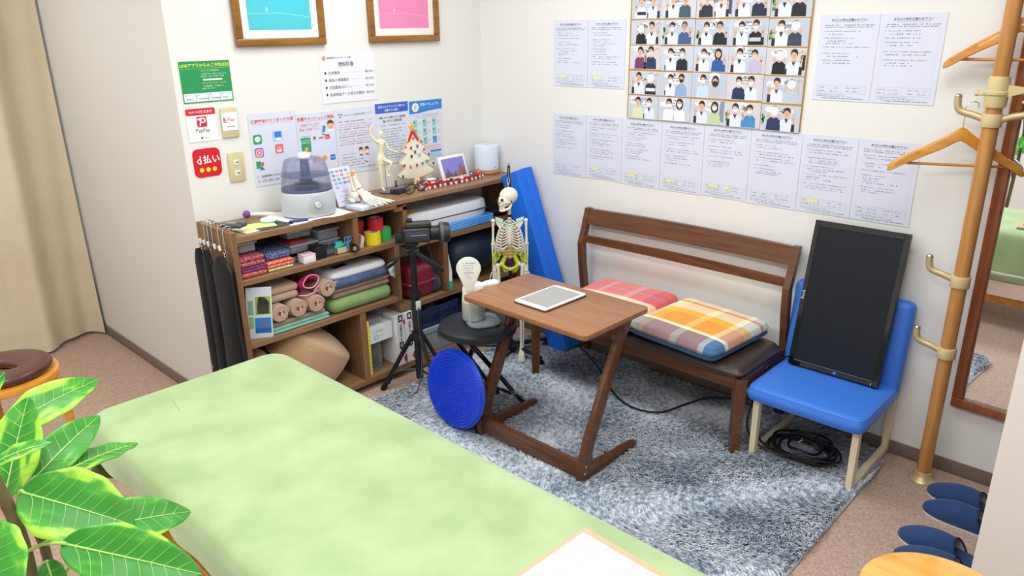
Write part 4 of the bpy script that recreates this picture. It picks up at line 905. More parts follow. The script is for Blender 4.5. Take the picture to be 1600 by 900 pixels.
for i in range(5):
    sx = .030 - i * .0165; a0 = (.018 - i * .009, -.010 - .002 * i, .052 - i * .003); ang = math.radians(-38 - i * 12)
    L1 = [.062, .066, .062, .056, .050][i]; dx, dy = math.cos(ang), math.sin(ang)
    b = B(); p1 = (a0[0] + dx * L1, a0[1] + dy * L1, .030 - i * .0015)
    m1 = [(a0[k] + p1[k]) / 2 for k in range(3)]
    b.tube([a0, [a0[k] * .8 + p1[k] * .2 for k in range(3)], m1, [a0[k] * .15 + p1[k] * .85 for k in range(3)], p1], [.0068, .0048, .0036, .0052, .0058], bo, n=10)
    p2 = (p1[0] + dx * .022, p1[1] + dy * .022, .026); p3 = (p2[0] + dx * .012, p2[1] + dy * .012, .022)
    if i == 0: p2 = (p1[0] + dx * .026, p1[1] + dy * .026, .025); p3 = (p2[0] + dx * .016, p2[1] + dy * .016, .021)
    b.tube([p1, [(p1[k] + p2[k]) / 2 for k in range(3)], p2], [.0055, .0034, .0048], bo, n=8); b.tube([p2, p3], [.0046, .0024], bo, n=8); b.ball(p3, .0034, .0034, .0024, bo, 8)
    part('toe_bone', b, t)
b = B(); b.box(-.022, -.004, .028, .044, .018, .022, F('B06A3C')); b.cyl((-.01, .0, .018), (-.01, .0, .048), .003, steel_m); part('support', b, t)
# posed mannequin
t = thing('posed_mannequin', 'small cream drawing mannequin on one leg with an arm raised', 'figurine', at(-.765, -.100, ZR + .0005))
b = B(); b.lathe([(0, 0), (.036, 0), (.038, .004), (.036, .008), (0, .009)], M('figure_base', '5A5F72', .3, coat=.3), n=32, T=at(.018, -.005, 0)); part('base', b, t, label='dark round base')
b = B(); b.cyl((.033, .018, .008), (.030, .018, .150), .0018, steel_m, n=8); part('support_rod', b, t)
fc = M('figure_cream', 'EFE9C0', .45, sss=.05)
def skinmesh(name, joints, edges, root, mat, sub=2):
    """one continuous figure grown from joints {key: (x, y, z, radius)}"""
    ks = list(joints); me = bpy.data.meshes.new(name); me.from_pydata([joints[k][:3] for k in ks], [(ks.index(a), ks.index(c)) for a, c in edges], []); me.materials.append(mat)
    o = bpy.data.objects.new(name, me); COL.objects.link(o); o.parent = root; _MW[o.name] = _MW[root.name]
    md = o.modifiers.new('skin', 'SKIN'); md.use_smooth_shade = True
    sv = me.skin_vertices[0].data if me.skin_vertices else None
    if sv is None:
        bm = bmesh.new(); bm.from_mesh(me); bm.verts.layers.skin.verify(); bm.to_mesh(me); bm.free(); sv = me.skin_vertices[0].data
    for i, k in enumerate(ks):
        r = joints[k][3]; r = r if isinstance(r, tuple) else (r, r); sv[i].radius = r; sv[i].use_root = (i == 0)
    s2 = o.modifiers.new('sub', 'SUBSURF'); s2.levels = sub; s2.render_levels = sub
    return o
J = dict(pel=(.0, 0, .163, (.018, .014)), wa=(.001, 0, .188, (.013, .011)), ch=(.002, 0, .222, (.020, .014)), sho=(.003, 0, .240, (.018, .011)), nk=(.004, 0, .252, .006), hd=(.006, -.002, .274, (.014, .016)), hd2=(.007, -.003, .292, .011),
         sL=(-.020, 0, .240, .008), eL=(-.044, .004, .268, .0062), wL=(-.046, .004, .298, .0045), hL=(-.040, -.002, .316, (.006, .003)), hL2=(-.034, -.004, .326, .002),
         sR=(.027, 0, .236, .008), eR=(.040, -.008, .200, .0062), wR=(.074, -.012, .186, .0045), hR=(.090, -.014, .182, (.005, .003)), hR2=(.102, -.014, .176, .002),
         h1=(-.010, 0, .155, .012), k1=(-.008, 0, .092, .0085), a1=(-.004, 0, .022, .0052), f1=(-.004, -.018, .012, .005),
         h2=(.012, -.004, .155, .012), k2=(.034, -.034, .140, .0092), a2=(.020, -.010, .088, .0055), f2=(.024, -.026, .076, .0045))
E_ = [('pel', 'wa'), ('wa', 'ch'), ('ch', 'sho'), ('sho', 'nk'), ('nk', 'hd'), ('hd', 'hd2'), ('sho', 'sL'), ('sL', 'eL'), ('eL', 'wL'), ('wL', 'hL'), ('hL', 'hL2'), ('sho', 'sR'), ('sR', 'eR'), ('eR', 'wR'), ('wR', 'hR'), ('hR', 'hR2'),
      ('pel', 'h1'), ('h1', 'k1'), ('k1', 'a1'), ('a1', 'f1'), ('pel', 'h2'), ('h2', 'k2'), ('k2', 'a2'), ('a2', 'f2')]
skinmesh('body', J, E_, t, fc)
# black power strip like device with a cable loop, reading glasses
t = thing('clock_unit', 'small black device with buttons and a wire loop beside the mannequin', 'device', at(-.705, -.150, ZR, rz=math.radians(20)))
b = B(); b.box(-.05, .05, -.026, .026, 0, .022, M('device_black', '33353F', .35), r=.005, seg=3); part('body', b, t)
b = B()
for i in range(5): b.box(-.034 + i * .014, -.025 + i * .014, -.008, .006, .022, .026, F('8A8F9A'), r=.001, seg=1)
part('buttons', b, t)
b = B(); b.tube([(.0, .02, .018), (-.006, .022, .046), (.002, .022, .056), (.010, .022, .046), (.008, .024, .018)], .0022, black_m, n=6); part('wire_loop', b, t)
t = thing('eyeglasses', 'thin black-framed eyeglasses lying on the shelf top', 'glasses', at(-.668, -.222, ZR + .001, rz=math.radians(10)) @ Matrix.Scale(1.25, 4))
gl = M('glass_lens', 'DDE4E4', .03, trans=.9, alpha=.25)
for sgn in (-1, 1):
    pts = [(sgn * .034 + .026 * math.cos(a) * (1 + .12 * math.cos(2 * a)), -.002 - .004 * math.sin(a), .020 + .018 * math.sin(a)) for a in [2 * math.pi * i / 20 for i in range(20)]]
    b = B(); b.tube(pts, .0022, black_m, n=6, closed=True); part('rim', b, t)
    b = B(); b.add([(x, y, z) for x, y, z in pts], [tuple(range(20))], gl); part('lens', b, t)
    b = B(); b.tube([(sgn * .060, 0, .026), (sgn * .062, .03, .022), (sgn * .050, .085, .006), (sgn * .044, .1, .002)], .0016, black_m, n=6); part('temple', b, t)
b = B(); b.tube([(-.009, 0, .024), (0, -.002, .028), (.009, 0, .024)], .0014, black_m, n=6); part('bridge', b, t)

# wooden christmas tree with ornaments
Tt = at(-.555, -.095, ZR, rx=math.radians(-5)) @ Matrix(((1, 0, 0, 0), (0, 0, -1, 0), (0, 1, 0, 0), (0, 0, 0, 1)))
t = thing('wooden_christmas_tree', 'flat cream wooden Christmas tree with a gold star and painted ornaments', 'decoration', Tt)
twd = M('tree_plywood', 'F1E9CC', .6); red = F('D8262C', .4)
half = [(.016, .0), (.016, .040), (.060, .044), (.094, .052), (.118, .066), (.100, .078), (.078, .092), (.068, .104), (.082, .112), (.100, .120), (.086, .136), (.062, .152), (.050, .162), (.062, .168), (.078, .176), (.062, .190), (.044, .206), (.034, .216), (.048, .222), (.030, .240), (.012, .262), (.0, .272)]
out = half + [(-x, y) for x, y in half[::-1][1:]]
b = B(); b.prism(out, .007, twd, h0=-.001, bev=.0008); part('tree_board', b, t)
b = B(); b.tube([(x, y, .007) for x, y in out[1:-1]], .0011, F('8A6B4A'), n=5); part('burnt_outline', b, t)
def star(cx, cy, R, n=5, k=.42): return [(cx + R * (1 if i % 2 == 0 else k) * math.sin(math.pi * i / n), cy + R * (1 if i % 2 == 0 else k) * math.cos(math.pi * i / n)) for i in range(2 * n)][::-1]
b = B(); b.prism(star(0, .285, .021), .012, M('gold_star', 'F2B21C', .3), h0=.004, bev=.001); part('star', b, t, label='gold star at the top')
b = B(); b.prism([(-.036, .222), (-.026, .216), (0, .252), (.026, .216), (.036, .222), (.006, .268), (-.006, .268)], .0095, red, h0=.006); part('red_ribbon', b, t)
OR = [(0, .235, 'E8703C'), (-.020, .190, 'C93A3A'), (.020, .194, '7C5AA0'), (.002, .168, '3E7A3C'), (-.022, .150, '2C3040'), (.026, .152, '7FB8E0'), (-.036, .100, 'D8432C'), (.004, .104, 'C8323C'), (.040, .108, '3C7FB4'), (-.052, .198, 'E8874A'), (.048, .212, 'C85A5A'), (.060, .172, 'D0527A'), (-.072, .110, 'B8323C'), (.086, .146, '7A3A3A'), (-.088, .060, '2C6A9A'), (.110, .098, '46484E'), (.070, .114, '5A8A3C')]
for i, (x, y, c_) in enumerate(OR):
    b = B()
    if i < 9:
        b.prism([(x + .0125 * math.cos(a), y + .016 * math.sin(a)) for a in [2 * math.pi * q / 18 for q in range(18)]], .0078, F('E4E6EE', .5), h0=.0068); b.ball((x, y - .002, .0105), .0062, .0082, .0035, F(c_, .4), 10); b.ball((x, y + .008, .0105), .0035, .0035, .003, F('F4F4F4', .4), 8)
    else: b.ball((x, y, .0105), .0056, .0080, .0038, F(c_, .4), 10); b.ball((x + .001, y + .008, .0105), .0032, .0032, .003, F('F0E6DC', .4), 8)
    part('ornament', b, t)
b = B(); b.box(-.05, .05, -.0, .006, -.022, .030, M('tree_base_gold', 'C99A3E', .5), r=.002); b.ball((-.006, .016, .022), .011, .014, .009, F('C8323C', .4), 12); b.ball((-.006, .031, .022), .0075, .0075, .007, F('E9C9A8', .4), 12); b.ball((-.004, .006, .026), .012, .007, .009, F('4A8AC8', .4), 10); b.ball((.030, .016, .020), .012, .013, .009, F('9A5A34', .4), 12); b.ball((.036, .028, .024), .007, .006, .006, F('C98A4A', .4), 10)
part('base_with_figures', b, t)
# toy train
TRN = [((-.560, -.190), -2), ((-.484, -.186), 4), ((-.414, -.190), -3), ((-.344, -.192), 0), ((-.274, -.186), 8), ((-.206, -.168), 16)]
redm = M('toy_red', 'CF2A2E', .25, coat=.4); wht = F('F5F3EF', .3); figs = ['2F5FB0', '2A2A30', 'F4F2EE', '4468A8', 'B06A3C']
def wheels(root, xs):
    for x in xs:
        for y in (-.0165, .0165):
            b = B(); b.cyl((x, y - .003 * (1 if y < 0 else -1), .0075), (x, y, .0075), .0075, wht, n=14); part('wheel', b, root)
names_ = ['red toy train engine with a white roof and white nose at the front', 'first red toy wagon behind the engine, carrying a blue figure', 'second red toy wagon carrying a brown animal figure', 'third red toy wagon carrying a black figure', 'fourth red toy wagon carrying a white snowman', 'last red toy wagon at the right end, carrying a brown figure']
t = thing('toy_train_engine', names_[0], 'toy train', at(TRN[0][0][0], TRN[0][0][1], ZR, rz=math.radians(TRN[0][1])), 'toy train on the shelf top')
b = B(); b.box(-.042, .034, -.0135, .0135, .006, .018, redm, r=.003); b.box(-.002, .032, -.0125, .0125, .018, .040, redm, r=.003); b.cyl((-.036, 0, .022), (0, 0, .024), .0105, redm, n=18); part('body', b, t)
b = B(); b.ball((-.020, 0, .031), .010, .010, .009, wht); b.ball((-.045, 0, .014), .006, .009, .006, wht); part('snow_nose', b, t, label='white nose and hood')
b = B(); b.box(-.006, .036, -.0155, .0155, .040, .047, wht, r=.003); part('roof', b, t, label='white roof')
b = B(); b.box(.004, .026, -.0135, .0135, .026, .036, F('F0E0D8', .3)); part('side_window', b, t); wheels(t, (-.032, -.010, .022))
proto = None
for i in range(1, 6):
    (x, y), a = TRN[i]
    T_ = at(x, y, ZR, rz=math.radians(a))
    t = thing('toy_train_wagon', names_[i], 'toy train', T_, 'toy train on the shelf top')
    b = B(); b.box(-.028, .028, -.0125, .0125, .006, .012, redm, r=.002); b.box(-.026, -.023, -.0125, .0125, .012, .022, redm); b.box(.023, .026, -.0125, .0125, .012, .022, redm)
    for s_ in (-1, 1): b.box(-.026, .026, s_ * .0115 - .001, s_ * .0115 + .001, .012, .018, redm)
    part('body', b, t); wheels(t, (-.016, .016)); b = B(); b.cyl((-.038, 0, .009), (-.028, 0, .009), .0014, steel_m, n=6); part('coupling', b, t)
    b = B(); f = F(figs[i - 1], .4); b.lathe([(0, .012), (.0085, .012), (.0075, .026), (.003, .030)], f, n=12); b.ball((0, 0, .034), .0058, .0058, .0062, F('F0D2B0' if i != 4 else 'F6F6F4', .4), 12); b.lathe([(.0062, .037), (.0055, .040), (.002, .045), (0, .046)], F('C8323C' if i % 2 else '2C3A70', .4), n=10)
    if i in (2, 5): b.box(.008, .018, -.006, .006, .012, .020, F('D8A860', .4), r=.001)
    part('figure', b, t)
# photo frame and diffuser
Tq = frame((-.405, -.125, ZR + .001), (1, .06, 0), (0, .35, 1)); t = thing('digital_picture_display', 'white digital photo frame showing a castle on a purple evening sky', 'photo frame', Tq)
b = B(); b.box(0, .190, 0, .125, -.012, 0, F('F2F3F6', .3), r=.004); part('frame', b, t)
b = B(); b.rect(.016, .174, .014, .111, M('photo_screen_purple', '8C84D8', .3), 0)
for x0, hh in ((.02, .03), (.035, .05), (.05, .03), (.07, .02), (.085, .028), (.11, .04), (.125, .065), (.14, .07), (.15, .045)):   # plain rocky towers
    b.poly([(x0, .014), (x0 + .022, .014), (x0 + .017, .014 + hh * .8), (x0 + .011, .014 + hh), (x0 + .004, .014 + hh * .75)], F('7A5A62' if x0 < .1 else '94706A', .5), 1)
for i in range(26): xx = RND.uniform(.02, .165); b.rect(xx, xx + .003, (yy := RND.uniform(.016, .04)), yy + .002, F('C89A7A', .5), 2)
part('screen', b, t)
b = B(); b.box(.08, .11, .0, .08, -.016, -.012, F('DDDFE6'), T=Matrix.Translation((0, .0, 0)) @ Matrix.Rotation(math.radians(-22), 4, 'X')); part('stand', b, t)
t = thing('aroma_diffuser', 'white cylindrical diffuser on a light wood base in the shelf corner', 'diffuser', at(-.082, -.105, ZR))
b = B(); b.lathe([(0, 0), (.066, 0), (.070, .004), (.070, .011), (.066, .016), (0, .017)], M('diffuser_wood', 'C68B5A', .4, grain=('A96D3E', 0)), n=40); part('base', b, t, label='light wood base')
b = B(); b.lathe([(.060, .017), (.064, .022), (.064, .140), (.061, .147), (.052, .149), (0, .147)], M('diffuser_white', 'DDE8F8', .3), n=40); part('cover', b, t)
b = B(); b.disc(.0, 0, .006, F('9AA4B8'), 1, T=at(0, 0, .147)); b.box(-.008, .008, -.0648, -.064, .032, .036, F('9AA8C0')); part('vent', b, t)

# ================================================================ things inside the left unit
def fold(name, label, cat, x0, x1, y0, y1, z0, z1, m, n=2, group=None, r=None, w_=.004):
    """folded cloth: n layers with rounded folds at the front"""
    b = B(); h = (z1 - z0) / n; rd = random.Random(int(abs(x0 * 1e4) + z0 * 1e3))
    for i in range(n):
        dx = rd.uniform(-w_, w_); b.box(x0 + dx, x1 + dx, y0 + rd.uniform(0, w_), y1, z0 + i * h, z0 + (i + 1) * h - .0004, m, r=min(h * .48, .012) if r is None else r, seg=4)
    return solo(name, b, label, cat, group)
ZM = .682
pat = lambda nm, a, c, s=160: M(nm, a, .85, mottle=(s, c, .9), bump=(300, .3, .001))
fold('folded_bandana', 'red and purple patterned bandana folded at the far left of the middle shelf', 'bandana', -1.598, -1.490, -.275, -.10, ZM + .045, ZM + .085, pat('bandana_pink', 'D87880', '8A2F4A'), 2, 'folded bandanas')
fold('folded_bandana', 'purple patterned bandana under the red-purple one at the far left', 'bandana', -1.598, -1.490, -.275, -.10, ZM + .022, ZM + .044, pat('bandana_purple', '5A3A80', 'A84A6A'), 2, 'folded bandanas')
fold('folded_bandana', 'red patterned bandana at the bottom of the leftmost stack', 'bandana', -1.600, -1.488, -.277, -.10, ZM, ZM + .021, pat('bandana_red', 'E07A70', 'B02F3A'), 1, 'folded bandanas')
fold('folded_bandana', 'navy dotted bandana on top of the second stack', 'bandana', -1.482, -1.370, -.262, -.09, ZM + .042, ZM + .076, pat('bandana_navy', '2C3260', '7A84B8', 220), 1, 'folded bandanas')
fold('folded_bandana', 'orange-red bandana in the middle of the second stack', 'bandana', -1.484, -1.366, -.272, -.09, ZM + .014, ZM + .041, pat('bandana_orange', 'E8503C', 'F2A080'), 2, 'folded bandanas')
fold('folded_bandana', 'green and white bandana at the bottom of the second stack', 'bandana', -1.482, -1.368, -.270, -.09, ZM, ZM + .013, pat('bandana_green', 'A8C46A', 'EAF0D0'), 1, 'folded bandanas')
clp = M('frosted_plastic', 'C8CCD4', .25, trans=.3, alpha=.75)
def tub(x0, x1, y0, y1, z0, z1, label, m=clp):
    t = thing('plastic_container', label, 'container', ((x0 + x1) / 2, (y0 + y1) / 2, z0), 'plastic containers')
    b = B(); b.box(x0 + .006, x1 - .006, y0 + .006, y1 - .006, z0, z1 - .008, m, r=.008, seg=3); part('box', b, t, w=1)
    b = B(); b.box(x0, x1, y0, y1, z1 - .009, z1, M('container_lid', 'B4BAC6', .3, alpha=.9), r=.003, seg=2); part('lid', b, t, w=1)
tub(-1.340, -1.20, -.20, -.05, ZM + .026, ZM + .066, 'clear plastic food tub with a red packet on it, middle of the left shelf')
tub(-1.195, -1.083, -.19, -.05, ZM + .054, ZM + .100, 'clear plastic tub at the back near the divider, topmost there')
tub(-1.195, -1.083, -.19, -.05, ZM, ZM + .052, 'clear plastic tub under another, at the back near the divider')
tub(-1.330, -1.205, -.17, -.05, ZM + .082, ZM + .118, 'shallow clear tub right under the shelf top')
tub(-1.585, -1.50, -.24, -.06, ZM + .092, ZM + .135, 'milky plastic tub above the leftmost bandanas')
b = B(); b.box(-1.335, -1.25, -.195, -.07, ZM + .067, ZM + .080, F('A8323C', .5), r=.003); solo('red_packet', b, 'flat dark red packet on a clear tub', 'packet')
b = B(); b.box(-1.345, -1.21, -.215, -.05, ZM, ZM + .006, steel_m, r=.001); b.box(-1.345, -1.21, -.213, -.05, ZM + .010, ZM + .018, steel_m, r=.001); b.box(-1.34, -1.215, -.21, -.055, ZM + .006, ZM + .010, F('DDE0E6')); solo('metal_case', b, 'flat silver metal case under the red packet tub', 'case')
t = thing('small_box', 'small white cube box with a pink lid on the middle shelf', 'box', (-1.295, -.25, ZM)); b = B(); b.box(-1.325, -1.268, -.278, -.228, ZM, ZM + .032, F('F3F0F2', .5), r=.002); part('body', b, t, w=1); b = B(); b.box(-1.3255, -1.2675, -.2785, -.2275, ZM + .032, ZM + .036, F('F3C9D4', .5), r=.001); part('lid', b, t, w=1)
t = thing('card_reader', 'black boxy gadget right of the small pink-lidded box', 'gadget', (-1.22, -.22, ZM)); b = B(); b.box(-1.258, -1.205, -.265, -.20, ZM, ZM + .055, black_m, r=.005, seg=3); b.box(-1.205, -1.160, -.255, -.20, ZM, ZM + .040, M('gadget_grey', '3A3F4A', .35), r=.005); part('body', b, t, w=1); b = B(); b.box(-1.2, -1.165, -.2565, -.255, ZM + .01, ZM + .03, F('5A6478', .2)); part('window', b, t, w=1)
t = thing('stationery_tray', 'small clear tray holding teal and blue stationery', 'tray', (-1.12, -.23, ZM))
b = B(); b.box(-1.155, -1.085, -.262, -.20, ZM, ZM + .003, clp); 
for q in ((-1.155, -1.152, -.262, -.2), (-1.088, -1.085, -.262, -.2), (-1.155, -1.085, -.262, -.259), (-1.155, -1.085, -.203, -.2)): b.box(*q, ZM, ZM + .028, M('tray_beige', 'CFC9A8', .35))
part('tray', b, t, w=1)
for q, c_, lb in (((-1.150, -1.118, -.25, -.21, ZM + .003, ZM + .040), '23488C', 'navy blue packet'), ((-1.148, -1.115, -.252, -.235, ZM + .012, ZM + .052), '3FB8C0', 'teal packet')):
    b = B(); b.box(*q, F(c_, .4), r=.002, T=Matrix.Translation((0, 0, 0))); solo('stationery_packet', b, lb + ' standing in the clear stationery tray', 'packet')
b = B(); b.box(-.03, .03, -.006, .006, 0, .012, F('3CC8A8', .4), r=.003); solo('stapler', b, 'turquoise stapler lying on the stationery tray', 'stapler', T=at(-1.128, -.255, ZM + .030, ry=math.radians(-6)))
t = thing('scissors', 'light blue handled scissors standing in the stationery tray', 'scissors', at(-1.100, -.266, ZM + .008, rx=math.radians(6)))
for s_ in (-1, 1):
    b = B(); b.tube([(s_ * .009 + .0085 * math.cos(a), 0, .052 + .012 * math.sin(a)) for a in [2 * math.pi * i / 16 for i in range(16)]], .0026, F('4A8FE0', .3), n=6, closed=True); part('finger_loop', b, t)
    b = B(); b.tube([(s_ * .006, 0, .042), (-s_ * .002, 0, .028), (-s_ * .004, 0, .0)], [.0032, .0038, .0012], F('4A8FE0', .3) if s_ > 0 else steel_m, n=6); part('blade', b, t)
b = B(); b.lathe([(.010, 0), (.017, 0), (.019, .004), (.019, .022), (.017, .026), (.010, .026), (.009, .022), (.009, .004), (.010, 0)], blackg_m, n=28, T=at(0, 0, 0)); b.lathe([(.0, .004), (.0095, .004), (.0095, .021), (0, .021)], steel_m, n=20); solo('wrist_timer', b, 'black and silver ring-shaped gadget beside the divider', 'gadget', T=at(-1.093 + .018, -.273 - .0, ZM + .019, rx=math.radians(90), rz=math.radians(-20)))
# right hand cubby: tapes
def tape(x, y, z, col, label, R=.030, h=.045, T_=None):
    m = F(col, .6); t = thing('tape_roll', label, 'tape', T_ or at(x, y, z), 'rolls of sports tape')
    b = B(); b.lathe([(R - .010, .0), (R, .0), (R + .0004, h / 2), (R, h), (R - .010, h), (R - .010, 0)], m, n=36); part('tape', b, t)
    b = B(); b.lathe([(R - .0125, .0005), (R - .0102, .0005), (R - .0102, h - .0005), (R - .0125, h - .0005), (R - .0125, .0005)], F('E9E4D8', .6), n=36); part('core', b, t)
tape(-.942, -.232, ZM, 'F2DE1E', 'yellow roll of sports tape in the cubby', R=.037, h=.055)
tape(-.862, -.205, ZM, '2FB45A', 'green roll of sports tape in the cubby', R=.037, h=.055)
tape(-.902, -.205, ZM + .0555, 'D42B3E', 'bright red roll of sports tape stacked on the yellow and green rolls', R=.036, h=.054)
tape(-.965, -.150, ZM, 'C8352E', 'red roll of sports tape behind the yellow roll', h=.07)
tape(-.962, -.150, ZM + .0705, 'D8473A', 'orange-red roll of sports tape at the top back left', h=.030)
b = B(); b.box(-.006, .006, -.035, .035, 0, .055, F('EBCFC8', .6), r=.002); b.box(.008, .012, -.03, .03, 0, .045, F('F2E3DC', .6), r=.001); solo('paper_packet', b, 'pale pink packet leaning at the left side of the tape cubby', 'packet', T=at(-1.018, -.225, ZM + .001, ry=math.radians(14), rz=math.radians(-14)))
b = B(); b.box(-.875, -.80, -.15, -.02, ZM, ZM + .112, blackf_m, r=.018, seg=4); solo('black_pouch', b, 'soft black pouch at the back of the tape cubby', 'pouch')
b = B(); b.box(-.06, .055, -.04, .04, 0, .005, F('B9BEC8', .4)); solo('thin_notebook', b, 'thin grey notebook lying on the black pouch', 'notebook', T=at(-.86, -.10, ZM + .116, rz=.1, ry=-.03))

# middle compartment: towels
ZT = .418
beige_t = M('towel_taupe', 'C2A389', .95, bump=(360, .6, .0015), sheen=.3); teal_t = M('towel_teal', '86C0AA', .95, bump=(360, .5, .0015), sheen=.3); brown_t = M('towel_brown', '957B68', .95, bump=(360, .5, .0015), sheen=.3)
green_t = M('towel_green', '8FAE6A', .95, bump=(300, .6, .002), sheen=.3, mottle=(30, '7F9F5C', .4)); pink_t = M('towel_pink', 'E08A8C', .9)
fold('folded_towel', 'teal towel lying flat under the rolled beige towels', 'towel', -1.505, -1.232, -.280, -.05, ZT, ZT + .026, teal_t, 2, 'towels on the middle shelf')
fold('folded_towel', 'flat beige patterned cloth between the teal towel and the rolls', 'towel', -1.500, -1.240, -.268, -.05, ZT + .0265, ZT + .045, beige_t, 1, 'towels on the middle shelf')
def roll(x, z, R, lb, L0=-.285, L1=-.06, seed=0):
    t = thing('rolled_towel', lb, 'towel', (x, L0, z - R), 'rolled beige towels')
    rd = random.Random(seed)
    b = B(); n = 40
    b.grid(lambda u, v: (x + R * math.cos(2 * math.pi * u), L0 + .006 * (abs(math.sin(6 * u)) * .4) + v * (L1 - L0), z + R * .96 * math.sin(2 * math.pi * u)), n, 3, beige_t, closed_u=True)
    pts = []
    for i in range(90):
        a = i * .21; rr_ = R * (1 - i / 90 * .52) - .004; pts.append((x + rr_ * math.cos(a), L0 + .001, z + rr_ * .96 * math.sin(a)))
    b.tube(pts, .0052, beige_t, n=6); part('roll', b, t, w=1)
    b = B(); b.tube([(x + R * .42 * math.cos(a), L0 + .002 + .002 * math.sin(5 * a), z + R * .45 * math.sin(a) * (.8 + .2 * math.sin(3 * a))) for a in [.3 + 5.2 * i / 24 for i in range(24)]], .0045, pink_t, n=6)
    b.cyl((x, L0 + .012, z), (x, L0 + .05, z), R * .55, pink_t); part('pink_lining', b, t, w=1, label='salmon pink inner side')
    b = B(); b.tube([(x + R * (.12 + .10 * math.sin(i * 1.9)), L0 - .001, z + R * (-.35 + i * .10)) for i in range(8)], .0024, F('F2E6D6', .8), n=5); part('hem_edge', b, t, w=1)
roll(-1.462, .504, .040, 'rolled beige towel leftmost in the front row, beside the photo brochure', seed=1)
roll(-1.376, .502, .040, 'rolled beige towel in the middle of the front row', seed=2)
roll(-1.291, .500, .040, 'rolled beige towel at the right of the front row', seed=3)
roll(-1.230, .553, .040, 'rolled beige towel lying highest, beside the stack of packed blankets', seed=4)
fold('folded_towel', 'folded beige towel on top of the left roll', 'towel', -1.52, -1.355, -.262, -.06, .545, .608, beige_t, 2, 'towels on the middle shelf', r=.014)
mg = M('magenta_mesh', 'CE1F66', .8, bump=(500, .5, .001)); mgp = F('F4A6C4', .6)
t = thing('mesh_bag', 'crumpled magenta mesh bag with pink piping on the rolled towels', 'bag', (-1.31, -.2, .54))
b = B(); b.grid(lambda u, v: (-1.345 + .105 * u + .008 * math.sin(v * 9), -.245 + .13 * v, .543 + .052 * math.sin(math.pi * u) ** .7 * (1 - .4 * v) + .006 * math.sin(u * 17 + v * 7)), 24, 12, mg); b.grid(lambda u, v: (-1.345 + .05 * math.cos(u * 6.28) * (.7 + .3 * v) + .05, -.262 + .02 * v, .590 + .030 * math.sin(u * 6.28) * (.7 + .3 * v)), 24, 4, mg, closed_u=True)
part('bag', b, t, w=1)
b = B(); b.tube([(-1.300 + .036 * math.cos(a) * (1 + .15 * math.sin(2 * a)), -.272, .600 + .028 * math.sin(a)) for a in [2 * math.pi * i / 28 for i in range(28)]], .0028, mgp, n=6, closed=True); b.tube([(-1.29, -.272, .555), (-1.27, -.276, .572), (-1.25, -.272, .560), (-1.232, -.272, .572), (-1.218, -.27, .580), (-1.228, -.27, .563)], .0028, mgp, n=6); b.tube([(-1.36, -.262, .549), (-1.32, -.27, .542), (-1.27, -.272, .553)], .0028, mgp, n=6); part('piping', b, t, w=1, label='light pink piping')
fold('folded_cloth', 'dark navy cloth at the back above the magenta mesh bag', 'cloth', -1.42, -1.22, -.10, -.02, .60, .645, navy_m, 1)
# photo brochure at the left
Tq = frame((-1.605, -.230, .418), (.115, -.055, -.035), (.02, -.02, 1)); t = thing('photo_brochure', 'white brochure with dog and sky photos leaning at the left of the middle shelf', 'brochure', at(-1.592, -.238, .4225) @ rotm(rz=math.radians(-28), ry=math.radians(0)) @ Matrix(((1, 0, 0, 0), (0, 0, -1, 0), (0, 1, 0, 0), (0, 0, 0, 1))) @ Matrix.Rotation(math.radians(-4), 4, 'Z'))
b = B(); b.box(0, .098, -.004, .215, -.006, 0, F('E7ECF6', .35)); b.rect(.004, .094, .0, .211, F('DFE8F6', .35), 0); part('cover', b, t)
b = B(); b.rect(.034, .092, .100, .176, F('9CC43C', .4), 1); b.poly([(.042, .105), (.055, .102), (.085, .104), (.088, .15), (.070, .175), (.046, .172), (.040, .14)], F('4A4440', .5), 2); b.poly([(.052, .14), (.062, .14), (.060, .176), (.050, .176)], F('2A2A2C', .5), 3); b.disc(.074, .152, .012, F('37302E', .5), 3)
b.rect(.030, .092, .020, .086, F('3C8FE0', .4), 1); b.rect(.030, .092, .020, .042, F('2C6FC8', .4), 2); b.poly([(.055, .050), (.062, .046), (.070, .052), (.066, .072), (.060, .060), (.056, .070)], F('B8645A', .5), 3); b.rect(.006, .026, .10, .16, F('8FB89A', .4), 1); b.rect(.006, .026, .04, .09, F('9AC48A', .4), 1); part('photos', b, t)
# blanket stack
t = fold('folded_blanket', 'thick light green blanket at the bottom of the right stack', 'blanket', -1.215, -.884, -.283, -.03, ZT, ZT + .070, green_t, 1, 'folded blankets and packs', r=.034)
fold('folded_blanket', 'grey-brown blanket on the green blanket', 'blanket', -1.200, -.890, -.275, -.03, ZT + .0705, ZT + .118, brown_t, 2, 'folded blankets and packs')
def pack(name, label, x0, x1, y0, y1, z0, z1, m):
    b = B(); b.grid(cushgrid(x0, x1, y0, y1, z0, z1, .006, p=7), 80, 18, m, closed_u=True); return solo(name, b, label, 'packed blanket', 'folded blankets and packs')
pack('packed_blanket', 'navy blanket in shiny clear wrap on the grey-brown blanket', -1.222, -.885, -.285, -.03, ZT + .119, ZT + .155, M('navy_wrap', '2E3E66', .22, coat=.8, bump=(30, .9, .006), mottle=(18, '55688F', .5)))
pack('packed_blanket', 'white wrapped pack with a black label on top of the stack', -1.205, -.890, -.272, -.03, ZT + .156, ZT + .186, M('white_wrap', 'DFE0E6', .35, bump=(18, .5, .005)))
b = B(); b.box(-.035, .035, -.016, .016, 0, .0012, black_m); solo('pack_label', b, 'small black label card lying on the white wrapped pack', 'label', T=at(-1.12, -.215, ZT + .1955, rz=.1))
